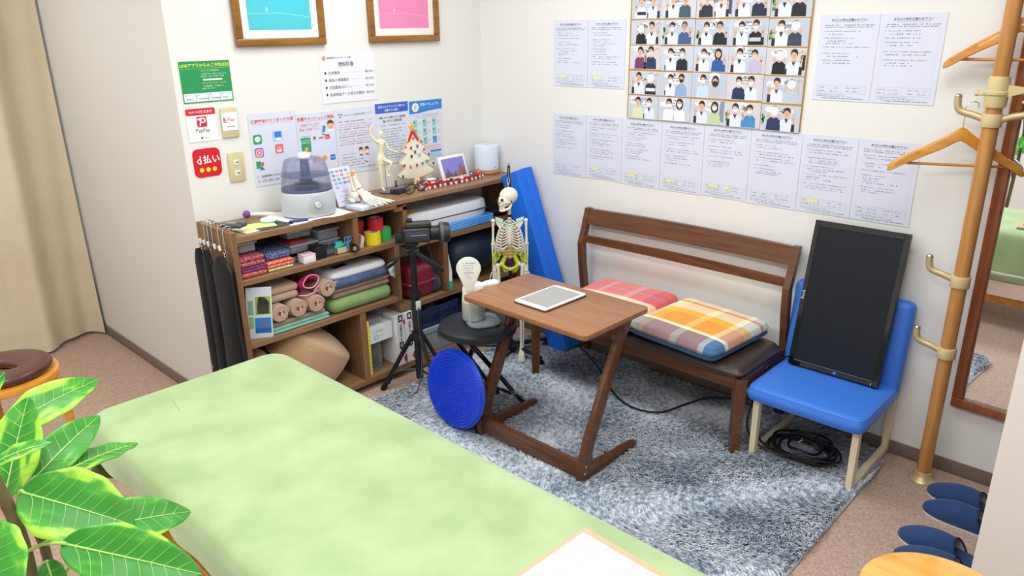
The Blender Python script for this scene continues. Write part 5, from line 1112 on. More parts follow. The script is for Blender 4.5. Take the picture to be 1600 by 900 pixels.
b = B(); b.grid(lambda u, v: (-.905 + .05 * u + .004 * math.sin(v * 9), -.287 - .01 * math.sin(u * 6), .585 - .055 * v - .03 * u + .003 * math.sin(u * 11)), 10, 8, M('clear_film', 'D7DDE8', .15, alpha=.8)); o = solo('wrap_end', b, 'loose corner of clear wrapping hanging over the navy pack', 'wrapping'); md = o.modifiers.new('t', 'SOLIDIFY'); md.thickness = .002
# lowest compartment
t = thing('floor_cushion', 'large beige cushion leaning in the lowest left compartment', 'cushion', (-1.31, -.17, .064))
fab = M('beige_suede', 'C9A57E', .9, bump=(300, .4, .001), sheen=.3)
b = B(); b.grid(cushgrid(-.195, .165, -.16, .14, -.03, .11, .045, p=2.3), 80, 22, fab, T=at(-1.295, -.145, .20, ry=math.radians(38), rx=math.radians(12)) @ Matrix.Diagonal((1.05, .85, 1, 1)), closed_u=True); b.ball((-1.300, -.16, .195), .13, .10, .13, fab, 26); part('cover', b, t, w=1)
b = B(); b.tube([(-1.352, -.262, .345), (-1.350, -.275, .325), (-1.346, -.278, .305)], .003, F('D9B889'), n=6); b.ball((-1.345, -.279, .300), .007, .006, .009, F('D9B26A', .4), 10); part('cord_toggle', b, t, w=1)
b = B(); b.ball((-1.53, -.15, .20), .07, .10, .13, fab, 22); solo('floor_cushion', b, 'beige cushion end at the far left of the lowest compartment', 'cushion')
ZB = .064
t = thing('yellow_file', 'bright yellow file standing right of the lowest divider', 'file', (-1.03, -.2, ZB)); b = B(); b.box(-1.044, -1.028, -.275, -.06, ZB, ZB + .272, F('F1D81E', .45), r=.003); part('cover', b, t, w=1)
b = B()
for i in range(12): b.box(-1.041, -1.031, -.276, -.275, ZB + .01 + i * .0215, ZB + .020 + i * .0215, F('F7EA6A', .45))
part('spine_ribs', b, t, w=1)
t = thing('cotton_pad_box', 'white box with a round blue mark on top of the glass jar', 'box', (-.98, -.2, ZB + .148)); b = B(); b.box(-1.022, -.890, -.262, -.10, ZB + .150, ZB + .232, F('EEF0F2', .5), r=.002, seg=1); part('box', b, t, w=1)
b = B(); T_ = TA(-1.022, ZB + .150, .2615); b.disc(.036, .026, .013, F('7FB4DC'), 1, T=T_); b.disc(.036, .026, .009, F('DCECF8'), 2, T=T_); b.scrib(.02, .078, .056, .006, inkl_m, RND, T=T_); b.scrib(.056, .082, .030, .005, inkl_m, RND, T=T_); part('print', b, t, w=1)
b = B()
for i in range(5): b.box(-1.016 + i * .017, -1.003 + i * .017, -.24, -.12, ZB + .232, ZB + .262, clp, r=.003)
solo('plastic_cup_row', b, 'row of clear plastic cases on the white box', 'cases')
t = thing('glass_jar', 'empty clear glass jar in the lowest compartment', 'jar', at(-.975, -.21, ZB + .001)); jg = M('jar_glass', 'DFE6E6', .04, trans=.85, alpha=.4)
b = B(); b.lathe([(0, .004), (.040, .004), (.043, .008), (.043, .105), (.038, .118), (.038, .138), (.040, .140), (.040, .143), (.036, .143), (.036, .118), (.0405, .105), (.0405, .010), (0, .008)], jg, n=36); part('jar', b, t)
b = B(); b.lathe([(0, .0), (.038, .0), (.041, .003), (0, .004)], F('D5D8D8', .3), n=30); part('bottom', b, t)
for x, lb in ((-.922, 'left of the two tall white boxes with black Japanese print'), (-.8735, 'right of the two tall white boxes with black Japanese print')):
    pass
def kbox(x0, x1, label, T_=None):
    t = thing('printed_box', label, 'box', ((x0 + x1) / 2, -.2, ZB), 'tall white printed boxes')
    b = B(); b.box(x0, x1, -.283, -.06, ZB, ZB + .256, F('F0F1F5', .4), r=.0015, seg=1); part('box', b, t, w=1)
    b = B(); T_ = TA(x0, ZB, .2828); w = x1 - x0
    for zz in (.222, .085): b.rect(w * .25, w * .75, zz, zz + .034, F('26282E'), 1, T=T_); b.rect(w * .38, w * .62, zz + .008, zz + .026, F('F0F1F5'), 2, T=T_)
    for i, ch in enumerate('足腰サポーター専用'): b.text(ch, w / 2, .196 - i * .0145, .0145, F('2E3036'), 2, 'CENTER', T=T_, bold=.01)
    b.poly([(w, .235), (w, .20)] + [(w - .012 * math.sin(math.pi * i / 10), .20 + .035 * i / 10) for i in range(1, 10)], F('D2283C'), 2, T=T_) ; b.poly([(w, .004), (w, .055)] + [(w - .017 * math.sin(math.pi * i / 10), .055 - .051 * i / 10) for i in range(1, 10)], F('C4283A'), 2, T=T_)
    part('print', b, t, w=1)
kbox(-.882, -.832, 'tall white box with black Japanese print, the left one next to the jar')
kbox(-.828, -.778, 'tall white box with black Japanese print, the right one behind the tripod')

# ================================================================ things inside the right unit
ZU = .650
t = thing('laminator', 'large white laminator or printer with rounded end on the upper right shelf', 'printer', (-.48, -.14, ZU + .045))
b = B(); b.grid(lambda u, v: cushgrid(-.757, -.205, -.262, -.03, ZU + .046, ZU + .128, .0, p=4.5)(u, v), 96, 18, M('printer_white', 'E9EAEE', .35), closed_u=True); b.prism([(cushgrid(-.757, -.205, -.262, -.03, 0, 1, 0, p=4.5)(i / 60, 0)[0], cushgrid(-.757, -.205, -.262, -.03, 0, 1, 0, p=4.5)(i / 60, 0)[1]) for i in range(60)], ZU + .05, M('printer_white', 'E9EAEE', .35), h0=ZU + .046); part('body', b, t, w=1)
b = B(); b.box(-.66, -.24, -.2625, -.256, ZU + .078, ZU + .083, F('3A3D44', .4)); part('slot', b, t, w=1)
b = B(); T_ = at(-.735, -.235, ZU + .128, rz=.02); b.rect(0, .075, 0, .05, F('E4D43A', .5), 0, T=T_); b.scrib(.01, .07, .035, .007, F('6A6428'), RND, 1, T=T_); b.scrib(.01, .07, .02, .006, F('6A6428'), RND, 1, T=T_); b.rect(.08, .14, .0, .05, F('D5D6DC', .5), 0, T=T_)
for i in range(4): b.scrib(.083, .137, .008 + i * .011, .005, inkl_m, RND, 1, T=T_)
part('sticker', b, t, w=1); b = B(); T_ = at(-.46, -.15, ZU + .128); b.scrib(0, .04, 0, .01, F('6A6E78'), RND, 0, T=T_); b.scrib(.14, .22, .05, .012, F('9AA0AE'), RND, 0, T=T_); part('badge', b, t, w=1)
bb = M('blue_folder', '3E9BEA', .25, coat=.4)
t = thing('blue_case', 'bright blue flat plastic case under the white laminator', 'case', (-.44, -.14, ZU)); b = B(); b.box(-.672, -.200, -.268, -.04, ZU, ZU + .045, bb, r=.004); part('body', b, t, w=1)
b = B()
for i in range(4): b.box(-.668, -.204, -.2695, -.268, ZU + .007 + i * .010, ZU + .011 + i * .010, F('7CC0F6', .2))
part('ribs', b, t, w=1)
b = B(); b.ball((-.10, -.18, ZU + .03), .06, .05, .03, blackf_m, 18); b.ball((-.06, -.2, ZU + .045), .03, .04, .03, blackf_m, 14); solo('black_strap_bundle', b, 'bundle of black straps at the right end of the upper right shelf', 'straps')
ZC2 = .353
t = thing('carry_case', 'dark red zipped hard case on the second right shelf', 'case', (-.69, -.16, ZC2)); mr = M('maroon_leather', '8A2438', .35, coat=.3)
b = B(); b.box(-.762, -.600, -.255, -.05, ZC2 + .002, ZC2 + .170, mr, r=.035, seg=5); part('shell', b, t, w=1); b = B(); b.box(-.7635, -.5985, -.2565, -.0485, ZC2 + .060, ZC2 + .066, F('5A1626', .5), r=.002); b.box(-.7635, -.5985, -.2565, -.0485, ZC2 + .078, ZC2 + .082, F('B8566A', .4), r=.001); part('zip', b, t, w=1)
b = B(); b.grid(lambda u, v: (-.640 + .075 * u + .012 * math.sin(v * 5), -.235 + .10 * v + .01 * math.sin(u * 8), ZC2 + .006 + (.145 - .06 * u) * math.sin(math.pi * (.12 + .8 * v)) ** .6 * (1 - .25 * u * u) + .010 * math.sin(u * 9 + v * 5)), 22, 16, navy_m); b.ball((-.594, -.225, ZC2 + .048), .040, .035, .042, navy_m, 16); solo('navy_cloth', b, 'crumpled dark navy cloth over the dark red case', 'cloth')
t = thing('bolster', 'big round dark navy bolster filling the right half of the second shelf', 'bolster', (-.285, -.15, ZC2 + .002)); bk = M('bolster_navy', '232F3E', .45, bump=(200, .2, .001))
b = B(); prof = []
for i in range(21):
    a = math.pi * i / 20; prof.append((.128 * (math.sin(a) ** .55) + .0005, -.175 * math.cos(a)))
b.lathe(prof, bk, n=48, T=at(-.285, -.140, ZC2 + .130, ry=math.radians(90))); part('cover', b, t, w=1)
b = B()
for i in range(10):
    a = 2 * math.pi * i / 10; b.tube([((-.285 + .168 * math.cos(q)), -.140 + .1285 * math.sin(q) ** .55 * math.cos(a), ZC2 + .130 + .1285 * math.sin(q) ** .55 * math.sin(a)) for q in [.5 + 2.1 * j / 12 for j in range(13)]], .0012, F('1A222E'), n=4)
part('seams', b, t, w=1)
b = B(); b.box(-.518, -.498, -.262, -.10, ZC2, ZC2 + .090, F('F2F4F3', .5), r=.001); b.box(-.5185, -.4975, -.2625, -.0995, ZC2, ZC2 + .045, F('34BF96', .5), r=.001); b.prism([(0, 0), (.020, 0), (.0, .10)], .15, F('F2F4F3', .5), T=frame((-.518, -.262, ZC2 + .09), (1, 0, 0), (0, 0, 1)) @ Matrix.Translation((0, 0, -.15)), h0=0); solo('tissue_carton', b, 'white and green carton squeezed beside the divider', 'carton')
ZD = .052
t = thing('storage_box', 'clear plastic storage box with a blue latch on the lowest right shelf', 'storage box', (-.6, -.16, ZD)); cb = M('clear_box', 'D2D9DE', .12, trans=.4, alpha=.55)
b = B(); b.box(-.732, -.466, -.262, -.03, ZD, ZD + .105, cb, r=.01, seg=3); part('box', b, t, w=1); b = B(); b.box(-.738, -.460, -.266, -.026, ZD + .105, ZD + .140, M('clear_lid', 'C8D6DA', .15, trans=.3, alpha=.7), r=.008, seg=3); part('lid', b, t, w=1)
b = B(); b.box(-.615, -.568, -.273, -.264, ZD + .080, ZD + .128, F('3A46C0', .3), r=.003); part('latch', b, t, w=1, label='blue latch')
b = B(); b.box(-.60, -.555, -.2, -.1, ZD + .01, ZD + .07, F('E8B23C', .5), r=.006); b.box(-.722, -.65, -.22, -.06, ZD + .01, ZD + .09, F('C9D2DA', .5), r=.006); b.box(-.64, -.61, -.2, -.06, ZD + .01, ZD + .08, F('7AA8C8', .5), r=.006); solo('box_contents', b, 'yellow and pale packets seen through the clear storage box', 'packets')
t = thing('plastic_basket', 'navy blue lattice basket standing on the clear storage box', 'basket', (-.6, -.15, ZD + .142)); nb = F('28345C', .4)
b = B(); z0, z1 = ZD + .1415, ZD + .235; x0, x1, y0, y1 = -.730, -.465, -.258, -.04
b.box(x0, x1, y0, y1, z0, z0 + .004, nb)
for q in ((x0, x1, y0, y0 + .004), (x0, x1, y1 - .004, y1), (x0, x0 + .004, y0, y1), (x1 - .004, x1, y0, y1)):
    b.box(*q, z0, z0 + .022, nb); b.box(*q, z1 - .030, z1, nb)
    if q[1] - q[0] > .1:
        for i in range(24): xx = q[0] + (q[1] - q[0]) * i / 23; b.box(xx - .0028, xx + .0028, q[2], q[3], z0 + .02, z1 - .028, nb)
    else:
        for i in range(18): yy = q[2] + (q[3] - q[2]) * i / 17; b.box(q[0], q[1], yy - .0028, yy + .0028, z0 + .02, z1 - .028, nb)
part('lattice', b, t, w=1)
b = B(); b.box(x0 - .004, x1 + .004, y0 - .004, y0 + .006, z1 - .006, z1 + .003, nb, r=.002); b.box(x0 - .004, x1 + .004, y1 - .006, y1 + .004, z1 - .006, z1 + .003, nb, r=.002); b.box(x0 - .004, x0 + .006, y0, y1, z1 - .006, z1 + .003, nb, r=.002); b.box(x1 - .006, x1 + .004, y0, y1, z1 - .006, z1 + .003, nb, r=.002); part('rim', b, t, w=1)
b = B(); b.ball((-.68, -.15, z0 + .05), .045, .07, .045, F('6B4A34', .6), 16); b.ball((-.58, -.14, z0 + .048), .05, .07, .043, F('8A8478', .6), 16); b.ball((-.63, -.2, z0 + .035), .03, .035, .03, F('B89A6A', .6), 12); solo('basket_bundles', b, 'brown and grey bundles lying in the navy basket', 'bundles')
b = B(); b.box(-.44, -.10, -.25, -.05, ZD, ZD + .20, blackf_m, r=.04, seg=4); b.box(-.40, -.14, -.255, -.24, ZD + .03, ZD + .12, blackf_m, r=.007, seg=2); solo('black_bag', b, 'soft black bag at the right end of the lowest shelf', 'bag')
b = B(); b.tube([(-.78, -.262, .332), (-.70, -.25, .312), (-.62, -.24, .300), (-.56, -.235, .305), (-.50, -.23, .320), (-.47, -.20, .324)], .0022, black_m, n=6); solo('shelf_cable', b, 'thin black cable drooping under the second right shelf', 'cable')

# ================================================================ belts hanging at the left end
t = None
hk = [(-.245, 0), (-.205, 0), (-.150, 0), (-.115, 0), (-.085, 0)]
for i, (y, _) in enumerate(hk):
    lb = ['nearest the shelf front', 'second from the shelf front', 'in the middle of the row', 'fourth from the shelf front', 'nearest the wall'][i]
    t = thing('s_hook', 'steel S hook on the shelf side panel, ' + lb, 'hook', (-1.632, y, .80), 'S hooks on the shelf side')
    b = B(); b.tube([(-1.600, y, .866), (-1.600, y, .882), (-1.606, y, .893), (-1.618, y, .898), (-1.632, y, .893), (-1.638, y, .878), (-1.637, y, .84), (-1.638, y, .815), (-1.644, y, .800), (-1.654, y, .803), (-1.657, y, .816)], .0026, steel_m, n=8); part('wire', b, t, w=1)
    b = B(); b.tube([(-1.6565, y, .810), (-1.659, y, .828)], .0052, F('F0F0F2', .3), n=10); part('white_tip', b, t, w=1, label='white plastic tip')
def belt(name, label, y0, y1, ztop, zbot, x, waist, xo=.02):
    t = thing(name, label, 'belt', (x, (y0 + y1) / 2, zbot))
    def fn(u, v):
        # width changes along the height: rounded top, narrower middle, wide foot
        hw = (y1 - y0) / 2 * (min(1, (v / .10)) ** .5 if v < .10 else 1 - waist * math.sin(math.pi * min(1, (v - .1) / .7)) * .45 + .18 * max(0, v - .7))
        a = 2 * math.pi * u; c = (y0 + y1) / 2 - .02 * v
        return (x + xo * math.sin(a) * (.55 + .6 * v), c + hw * math.copysign(abs(math.cos(a)) ** .8, math.cos(a)), ztop - (ztop - zbot) * v)
    b = B(); b.grid(fn, 40, 30, blackf_m, closed_u=True); part('strap', b, t, w=1)
    b = B()
    for uu in (.5 - .5 + 1e-6, .5): b.tube([fn(uu, v / 24) for v in range(1, 25)], .004, black_m, n=6)
    part('binding', b, t, w=1)
    b = B(); yc = (y0 + y1) / 2
    b.tube([(-1.650, yc - .01, ztop + .010), (-1.652, yc, ztop - .012), (-1.650, yc + .012, ztop + .008), (-1.650, yc, ztop + .022)], .0024, steel_m, n=6, closed=True); part('clip', b, t, w=1)
    b = B(); q = fn(.75, .84); b.lathe([(.004, 0), (.008, 0), (.008, .002), (.004, .002), (.004, 0)], steel_m, n=16, T=at(x - xo * 1.1, q[1] - .0, q[2], ry=math.radians(-90))); part('eyelet', b, t, w=1)
belt('waist_belt', 'wide black exercise belt hanging nearest the shelf front', -.345, -.195, .795, .22, -1.672, .35, .026)
belt('waist_belt', 'narrow black belt hanging between the wide belt and the wall', -.190, -.120, .800, .20, -1.672, .1, .022)
belt('waist_belt', 'black belt hanging flat against the wall side', -.112, -.035, .790, .19, -1.668, .2, .020)
# ================================================================ tripod with camcorder
TX, TY = -.875, -.43
t = thing('tripod', 'black camera tripod with a long pan handle in front of the shelves', 'tripod', (TX, TY, 0))
b = B(); b.cyl((TX, TY, .05), (TX, TY, .335), .017, black_m); b.cyl((TX, TY, .30), (TX, TY, .46), .020, M('tripod_grey', '2C2E33', .35), r1=.019); b.cyl((TX, TY, .44), (TX, TY, .655), .0145, black_m); b.cyl((TX, TY, .245), (TX, TY, .285), .030, black_m, r1=.026); part('centre_column', b, t, w=1)
b = B(); b.cyl((TX, TY, .445), (TX, TY, .485), .023, black_m, r1=.022); b.box(TX + .012, TX + .03, TY - .012, TY + .004, .455, .478, black_m, r=.003); part('collar', b, t, w=1)
b = B(); b.box(TX - .013, TX + .010, TY - .028, TY - .014, .395, .438, F('D8DCDC', .25), r=.004, seg=3, T=I4); b.box(TX - .008, TX + .006, TY - .031, TY - .027, .40, .41, F('9AA0A4', .3)); part('height_lock', b, t, w=1, label='white column lock')
for a in (142, 2, 262):
    ca, sa = math.cos(math.radians(a)), math.sin(math.radians(a)); R_ = .175
    b = B(); b.tube([(TX + .024 * ca, TY + .024 * sa, .268), (TX + R_ * .93 * ca, TY + R_ * .93 * sa, .022)], [.0115, .010], black_m, n=4); b.tube([(TX + R_ * .80 * ca, TY + R_ * .80 * sa, .062), (TX + R_ * .88 * ca, TY + R_ * .88 * sa, .034)], [.0145, .0145], black_m, n=6); p = part('leg', b, t, w=1)
    b = B(); b.tube([(TX + R_ * .93 * ca, TY + R_ * .93 * sa, .026), (TX + R_ * ca, TY + R_ * sa, .001)], [.013, .014], F('101114', .7), n=10); part('rubber_foot', b, p, w=1)
    b = B(); b.tube([(TX, TY, .095), (TX + R_ * .70 * ca, TY + R_ * .70 * sa, .09)], .006, black_m, n=4); part('brace', b, t, w=1)
# head, handle, crank
HX = Vector((.69, -.724, 0)); HF = Vector((-.724, -.69, 0)); HC = Vector((TX, TY, 0))
def hp(a, z, f=0.0): return tuple(HC + HX * a + HF * f + Vector((0, 0, z)))
b = B(); b.cyl(hp(0, .645), hp(0, .70), .018, black_m); b.cyl(hp(-.028, .672), hp(.03, .672), .014, black_m); b.box(-.028, .028, -.02, .02, 0, .012, black_m, r=.003, T=at(*hp(.0, .697), rz=math.radians(-46))); part('pan_head', b, t, w=1)
b = B(); b.tube([hp(0, .685, .02), hp(-.055, .655, .045), hp(-.066, .648, .05)], .0045, black_m, n=8); b.tube([hp(-.060, .650, .048), hp(-.075, .641, .055), hp(-.10, .622, .065), hp(-.112, .612, .07)], [.009, .0125, .0125, .009], blackg_m, n=12); part('pan_handle', b, t, w=1)
b = B(); b.tube([hp(.006, .675, .01), hp(.05, .64, .015), (hp(.105, .600, .01)), hp(.135, .575, .0)], [.010, .013, .014, .008], M('strap_black', '202226', .6), n=8, sx=.7); part('hand_strap', b, t, w=1)
t = thing('camcorder', 'black camcorder with a wide round lens mounted on the tripod', 'camcorder', at(*hp(.028, .706), rz=math.radians(-46 + 12)) @ Matrix.Scale(1.2, 4))
b = B(); b.box(-.058, .045, -.026, .026, .006, .060, M('camcorder_black', '26272C', .3), r=.008, seg=3); b.box(-.084, -.05, -.018, .022, .004, .042, black_m, r=.005); part('body', b, t)
b = B(); b.box(-.045, .05, -.020, .018, .058, .082, M('camcorder_top', '3A3732', .3), r=.008, seg=3); b.box(-.04, -.018, -.012, .012, .080, .094, black_m, r=.005); part('top_handle', b, t)
b = B(); b.box(-.046, .040, -.0275, -.026, .012, .05, M('lcd_cover', '3B3D44', .25), r=.002); b.box(-.03, .03, -.029, -.0275, .034, .037, F('8A8F9A', .3)); part('flip_screen', b, t)
b = B(); b.cyl((.045, 0, .034), (.082, 0, .034), .027, black_m, n=32); b.lathe([(.0, .0), (.028, .0), (.036, .008), (.038, .022), (.036, .040), (.032, .042), (.026, .028), (0, .024)], M('lens_hood', '2B2D33', .4), n=36, T=at(.075, 0, .034, ry=math.radians(90))); b.lathe([(.0385, .006), (.0398, .010), (.0398, .014), (.0385, .018)], F('55585F', .35), n=36, T=at(.075, 0, .034, ry=math.radians(90))); part('lens', b, t)
b = B(); b.ball((.104, 0, .034), .006, .026, .026, M('lens_glass', '1A2233', .03, coat=1), 20); part('lens_glass', b, t)
b = B(); b.box(-.0853, -.084, -.014, .018, .012, .034, F('2B57C8', .3)); part('battery_label', b, t, label='blue battery label')
b = B(); b.tube([hp(.070, .715, -.01), hp(.075, .68, .0), hp(.085, .64, .01), hp(.10, .62, .01), hp(.112, .60, .0), hp(.105, .57, -.01), hp(.07, .585, 0)], .0032, black_m, n=6); solo('camcorder_cable', b, 'black cable looping down from the camcorder', 'cable')
b = B(); b.tube([(-.885, -.46, .41), (-.892, -.462, .36), (-.885, -.46, .28), (-.882, -.462, .18), (-.90, -.475, .09), (-.95, -.50, .03), (-1.03, -.50, .012), (-1.10, -.47, .006)], .0028, M('grey_cable', '4A4C50', .5), n=6); solo('tripod_cable', b, 'thin dark cable running down the tripod column to the floor', 'cable')

# ================================================================ black stool with jug
SX, SY = -.900, -.862
t = thing('folding_stool', 'round black folding stool carrying the white jug', 'stool', (SX, SY, 0))
b = B(); b.lathe([(0, .412), (.148, .412), (.160, .418), (.163, .430), (.160, .443), (.148, .4505), (.10, .4525), (0, .453)], M('stool_vinyl', '23262C', .5, bump=(260, .1, .0008)), n=56, T=at(SX, SY, 0)); part('seat', b, t, w=1)
for k, (ax, ay, bx, by) in enumerate(((-.10, -.05, .208, -.062), (-.09, .07, .195, .09), (.09, -.07, -.095, -.075), (.09, .06, -.10, .10))):
    b = B(); b.tube([(SX + ax, SY + ay, .412), (SX + bx, SY + by, .018)], .0105, blackg_m, n=12); p = part('leg', b, t, w=1)
    d = Vector((bx - ax, by - ay, -.394)).normalized(); e_ = Vector((SX + bx, SY + by, .018))
    b = B(); b.tube([e_ - d * .012, e_ + d * .014], [.0135, .0145], F('14161C', .7), n=12); part('rubber_foot', b, p, w=1)
b = B(); b.tube([(SX + .197, SY - .06, .05), (SX + .19, SY + .085, .05)], .008, blackg_m, n=8); part('cross_bar', b, t, w=1); b = B(); b.tube([(SX - .083, SY - .075, .05), (SX - .09, SY + .098, .05)], .008, blackg_m, n=8); part('cross_bar', b, t, w=1)
b = B(); b.tube([(SX + .138, SY - .0605, .110), (SX + .150, SY - .061, .085)], .0115, steel_m, n=12); part('locking_sleeve', b, t, w=1)
# tray, jug and handheld mirror-shaped card
b = B(); b.prism(rr(-.062, .075, -.075, .075, .045), .010, M('grey_tray', '8E959C', .35), T=at(SX + .010, SY - .010, .4535, rz=math.radians(-28)), bev=.003); solo('serving_tray', b, 'grey rounded tray under the white jug on the black stool', 'tray')
J0 = Vector((-.900, -.842, .4645))
t = thing('white_jug', 'white plastic jug with a fat side handle on the grey tray', 'jug', at(*J0))
mk_ = M('milky_plastic', 'F4F4EE', .3, sss=.1)
b = B(); b.lathe([(0, .002), (.044, .002), (.047, .006), (.047, .085), (.045, .115), (.044, .135), (.036, .152), (.020, .158), (0, .159)], mk_, n=40); part('body', b, t)
b = B(); b.lathe([(0, .0), (.046, .0), (.0485, .004), (.0485, .075), (.047, .079)], M('jug_clear', 'CFD5D6', .12, trans=.2, alpha=.6), n=40); part('measuring_cup', b, t, label='translucent lower cup')
b = B(); b.tube([(.018, -.018, .138), (.040, -.040, .146), (.062, -.062, .152), (.074, -.074, .154)], [.012, .0165, .0165, .010], mk_, n=14); part('handle', b, t)
Pq = frame((-.952, -.876, .4645), (.69, -.724, 0), (-.02, -.02, 1)); t = thing('message_paddle', 'white spoon-shaped printed card on a clear stick beside the jug', 'paddle', Pq)
pts = [(.049 * math.cos(a), .238 + .049 * math.sin(a)) for a in [math.radians(-12 + 204 * i / 22) for i in range(23)]] + [(-.016, .150), (-.013, .138), (0, .134), (.013, .138), (.016, .150)]
b = B(); b.prism(pts[::1], .004, F('EDEFE9', .3), bev=.001); 
for i in range(4): b.scrib(-.030 + i * .005, .030 - i * .005, .262 - i * .020, .006, F('7F9AA0'), RND, 12); b.scrib(-.022 + i * .003, .022 - i * .003, .253 - i * .020, .005, F('B9A8BC'), RND, 12)
part('card', b, t)
b = B(); b.box(-.0035, .0035, .0, .16, -.002, .001, M('clear_stick', 'D5DCDC', .1, alpha=.7), r=.001, seg=1); part('stick', b, t)
# blue disc
t = thing('balance_disc', 'round blue spiky balance disc leaning upright against the side table', 'balance disc', at(-1.050, -.856, .022) @ rotm(ry=math.radians(-83)) @ Matrix.Translation((.172, 0, 0)))
bd = M('disc_blue', '1648E0', .3, coat=.3, spec=.6)
b = B(); b.lathe([(0, -.022), (.12, -.022), (.160, -.016), (.171, 0), (.160, .016), (.12, .022), (0, .025)], bd, n=72); part('cushion_body', b, t)
b = B()
for k in range(1, 14):
    r_ = k * .0124; n_ = int(2 * math.pi * r_ / .0115); z0 = .0245 - .0025 * (r_ / .12) ** 2 if r_ < .12 else .022 - .012 * ((r_ - .12) / .045) ** 1.5
    for j in range(n_):
        a = 2 * math.pi * (j + .5 * (k % 2)) / n_; x, y = r_ * math.cos(a), r_ * math.sin(a); s_ = .0037
        b.add([(x - s_, y - s_, z0 - .002), (x + s_, y - s_, z0 - .002), (x + s_, y + s_, z0 - .002), (x - s_, y + s_, z0 - .002), (x, y, z0 + .0085)], [(0, 1, 4), (1, 2, 4), (2, 3, 4), (3, 0, 4)], bd)
o = part('spikes', b, t, kind='stuff')

# ================================================================ leaning blue mat
bm_ = M('mat_blue', '166EE4', .6, bump=(120, .1, .001))
v0 = Vector((-.093, -.672, .014)); v1 = Vector((-.093, -.330, .905)); d_ = (v1 - v0); L_ = d_.length
Tm = frame(v0, (0, -1, .0), d_); Tm = Matrix.Translation(v0) @ Matrix((Vector((0, -d_.normalized().z, d_.normalized().y)), d_.normalized(), Vector((0, -d_.normalized().z, d_.normalized().y)).cross(d_.normalized()))).transposed().to_4x4()
t = thing('folded_mat', 'bright blue folded exercise mat leaning in the corner behind the skeleton', 'mat', Tm)
for k in range(2):
    b = B(); b.box(-.060, .060, 0, L_ - .006 * k, -.060 + k * .060, -.060 + k * .060 + .0595, bm_, r=.006, seg=3); part('mat_panel', b, t)

# ================================================================ hanging skeleton on its stand
KO = Vector((-.358, -.575, 0)); TK = Matrix.Translation(KO) @  Matrix.Rotation(math.radians(-46.4), 4, 'Z') @ Matrix.Translation((-.03, 0, 0))
t = thing('skeleton_stand', 'black castor stand with an upright rod behind the skeleton', 'stand', TK)
b = B(); b.cyl((0, .055, .06), (0, .055, .985), .007, black_m); b.tube([(0, .055, .93), (0, .052, .985), (0, .02, .995), (0, .0, .99)], .0045, blackg_m); b.box(-.010, .010, .045, .065, .885, .925, black_m, r=.003); part('rod', b, t)
b = B(); b.cyl((0, .055, .955), (0, .055, .992), .0055, steel_m); part('rod_tip', b, t)
b = B(); b.cyl((0, .055, .045), (0, .055, .085), .022, black_m); part('hub', b, t)
for k in range(5):
    a = math.radians(28 + 72 * k); b = B(); b.tube([(0, .055, .068), (.16 * math.cos(a), .055 + .16 * math.sin(a), .060), (.205 * math.cos(a), .055 + .205 * math.sin(a), .054)], [.014, .011, .009], black_m, n=6); p = part('base_leg', b, t)
    b = B(); cx, cy = .205 * math.cos(a), .055 + .205 * math.sin(a); b.cyl((cx, cy - .010, .024), (cx, cy + .010, .024), .017, F('17181C', .5), n=18); b.cyl((cx, cy, .03), (cx, cy, .056), .005, black_m); part('castor', b, p)
t = thing('anatomical_skeleton', 'small cream anatomical skeleton with a yellow-green pelvis hanging in front of the shelf', 'skeleton', TK @ Matrix.Translation((0, 0, .018)))
bo = bone_m
# skull: cranium, face, jaw, looking to the left
Rh = Matrix.Translation((-.010, 0, .822)) @ Matrix.Rotation(math.radians(40), 4, 'Z')   # -x is the way it looks
b = B(); b.ball((.010, 0, .012), .048, .036, .040, bo, 28, T=Rh); b.ball((-.022, 0, -.010), .026, .028, .030, bo, 20, T=Rh)
b.ball((-.034, 0, -.022), .014, .018, .014, bo, 14, T=Rh)
for s_ in (-1, 1): b.tube([(-.036, s_ * .018, -.008), (-.018, s_ * .030, -.012), (.004, s_ * .034, -.012)], [.004, .0036, .003], bo, n=6, T=Rh)
part('cranium', b, t)
b = B()
for s_ in (-1, 1): b.ball((-.040, s_ * .0125, -.001), .007, .0085, .0085, F('3A332C', .8), 12, T=Rh); b.ball((-.002, s_ * .0345, -.010), .005, .003, .005, F('4A4038', .8), 8, T=Rh)
b.ball((-.0465, 0, -.015), .003, .004, .006, F('3A332C', .8), 8, T=Rh); part('eye_sockets', b, t)
b = B(); b.tube([(.004, -.028, -.022), (-.008, -.026, -.042), (-.034, -.010, -.052), (-.038, 0, -.053), (-.034, .010, -.052), (-.008, .026, -.042), (.004, .028, -.022)], [.005, .0065, .0065, .0065, .0065, .0065, .005], bo, n=8, T=Rh); part('jaw', b, t)
b = B()
for k in range(8): a = math.radians(-70 + 20 * k); b.box(-.0022, .0022, -.0018, .0018, -.0085, -.001, F('F8F4E8', .3), T=Rh @ at(-.026 - .014 * math.cos(a), .016 * math.sin(a), -.035)); b.box(-.002, .002, -.0016, .0016, -.001, .005, F('F8F4E8', .3), T=Rh @ at(-.026 - .013 * math.cos(a), .015 * math.sin(a), -.037 + 0 * k))
part('teeth', b, t)
b = B(); b.tube([(-.004, .004, .862), (-.004, .004, .885), (.004, .004, .905), (.000, .004, .925), (-.008, .004, .905), (-.004, .004, .885)], .0022, M('hook_wire', 'D8D4C4', .3, metal=.4), n=6); b.tube([(0, .004, .925), (0, .004, .99)], .0016, steel_m, n=6); part('hanging_wire', b, t)
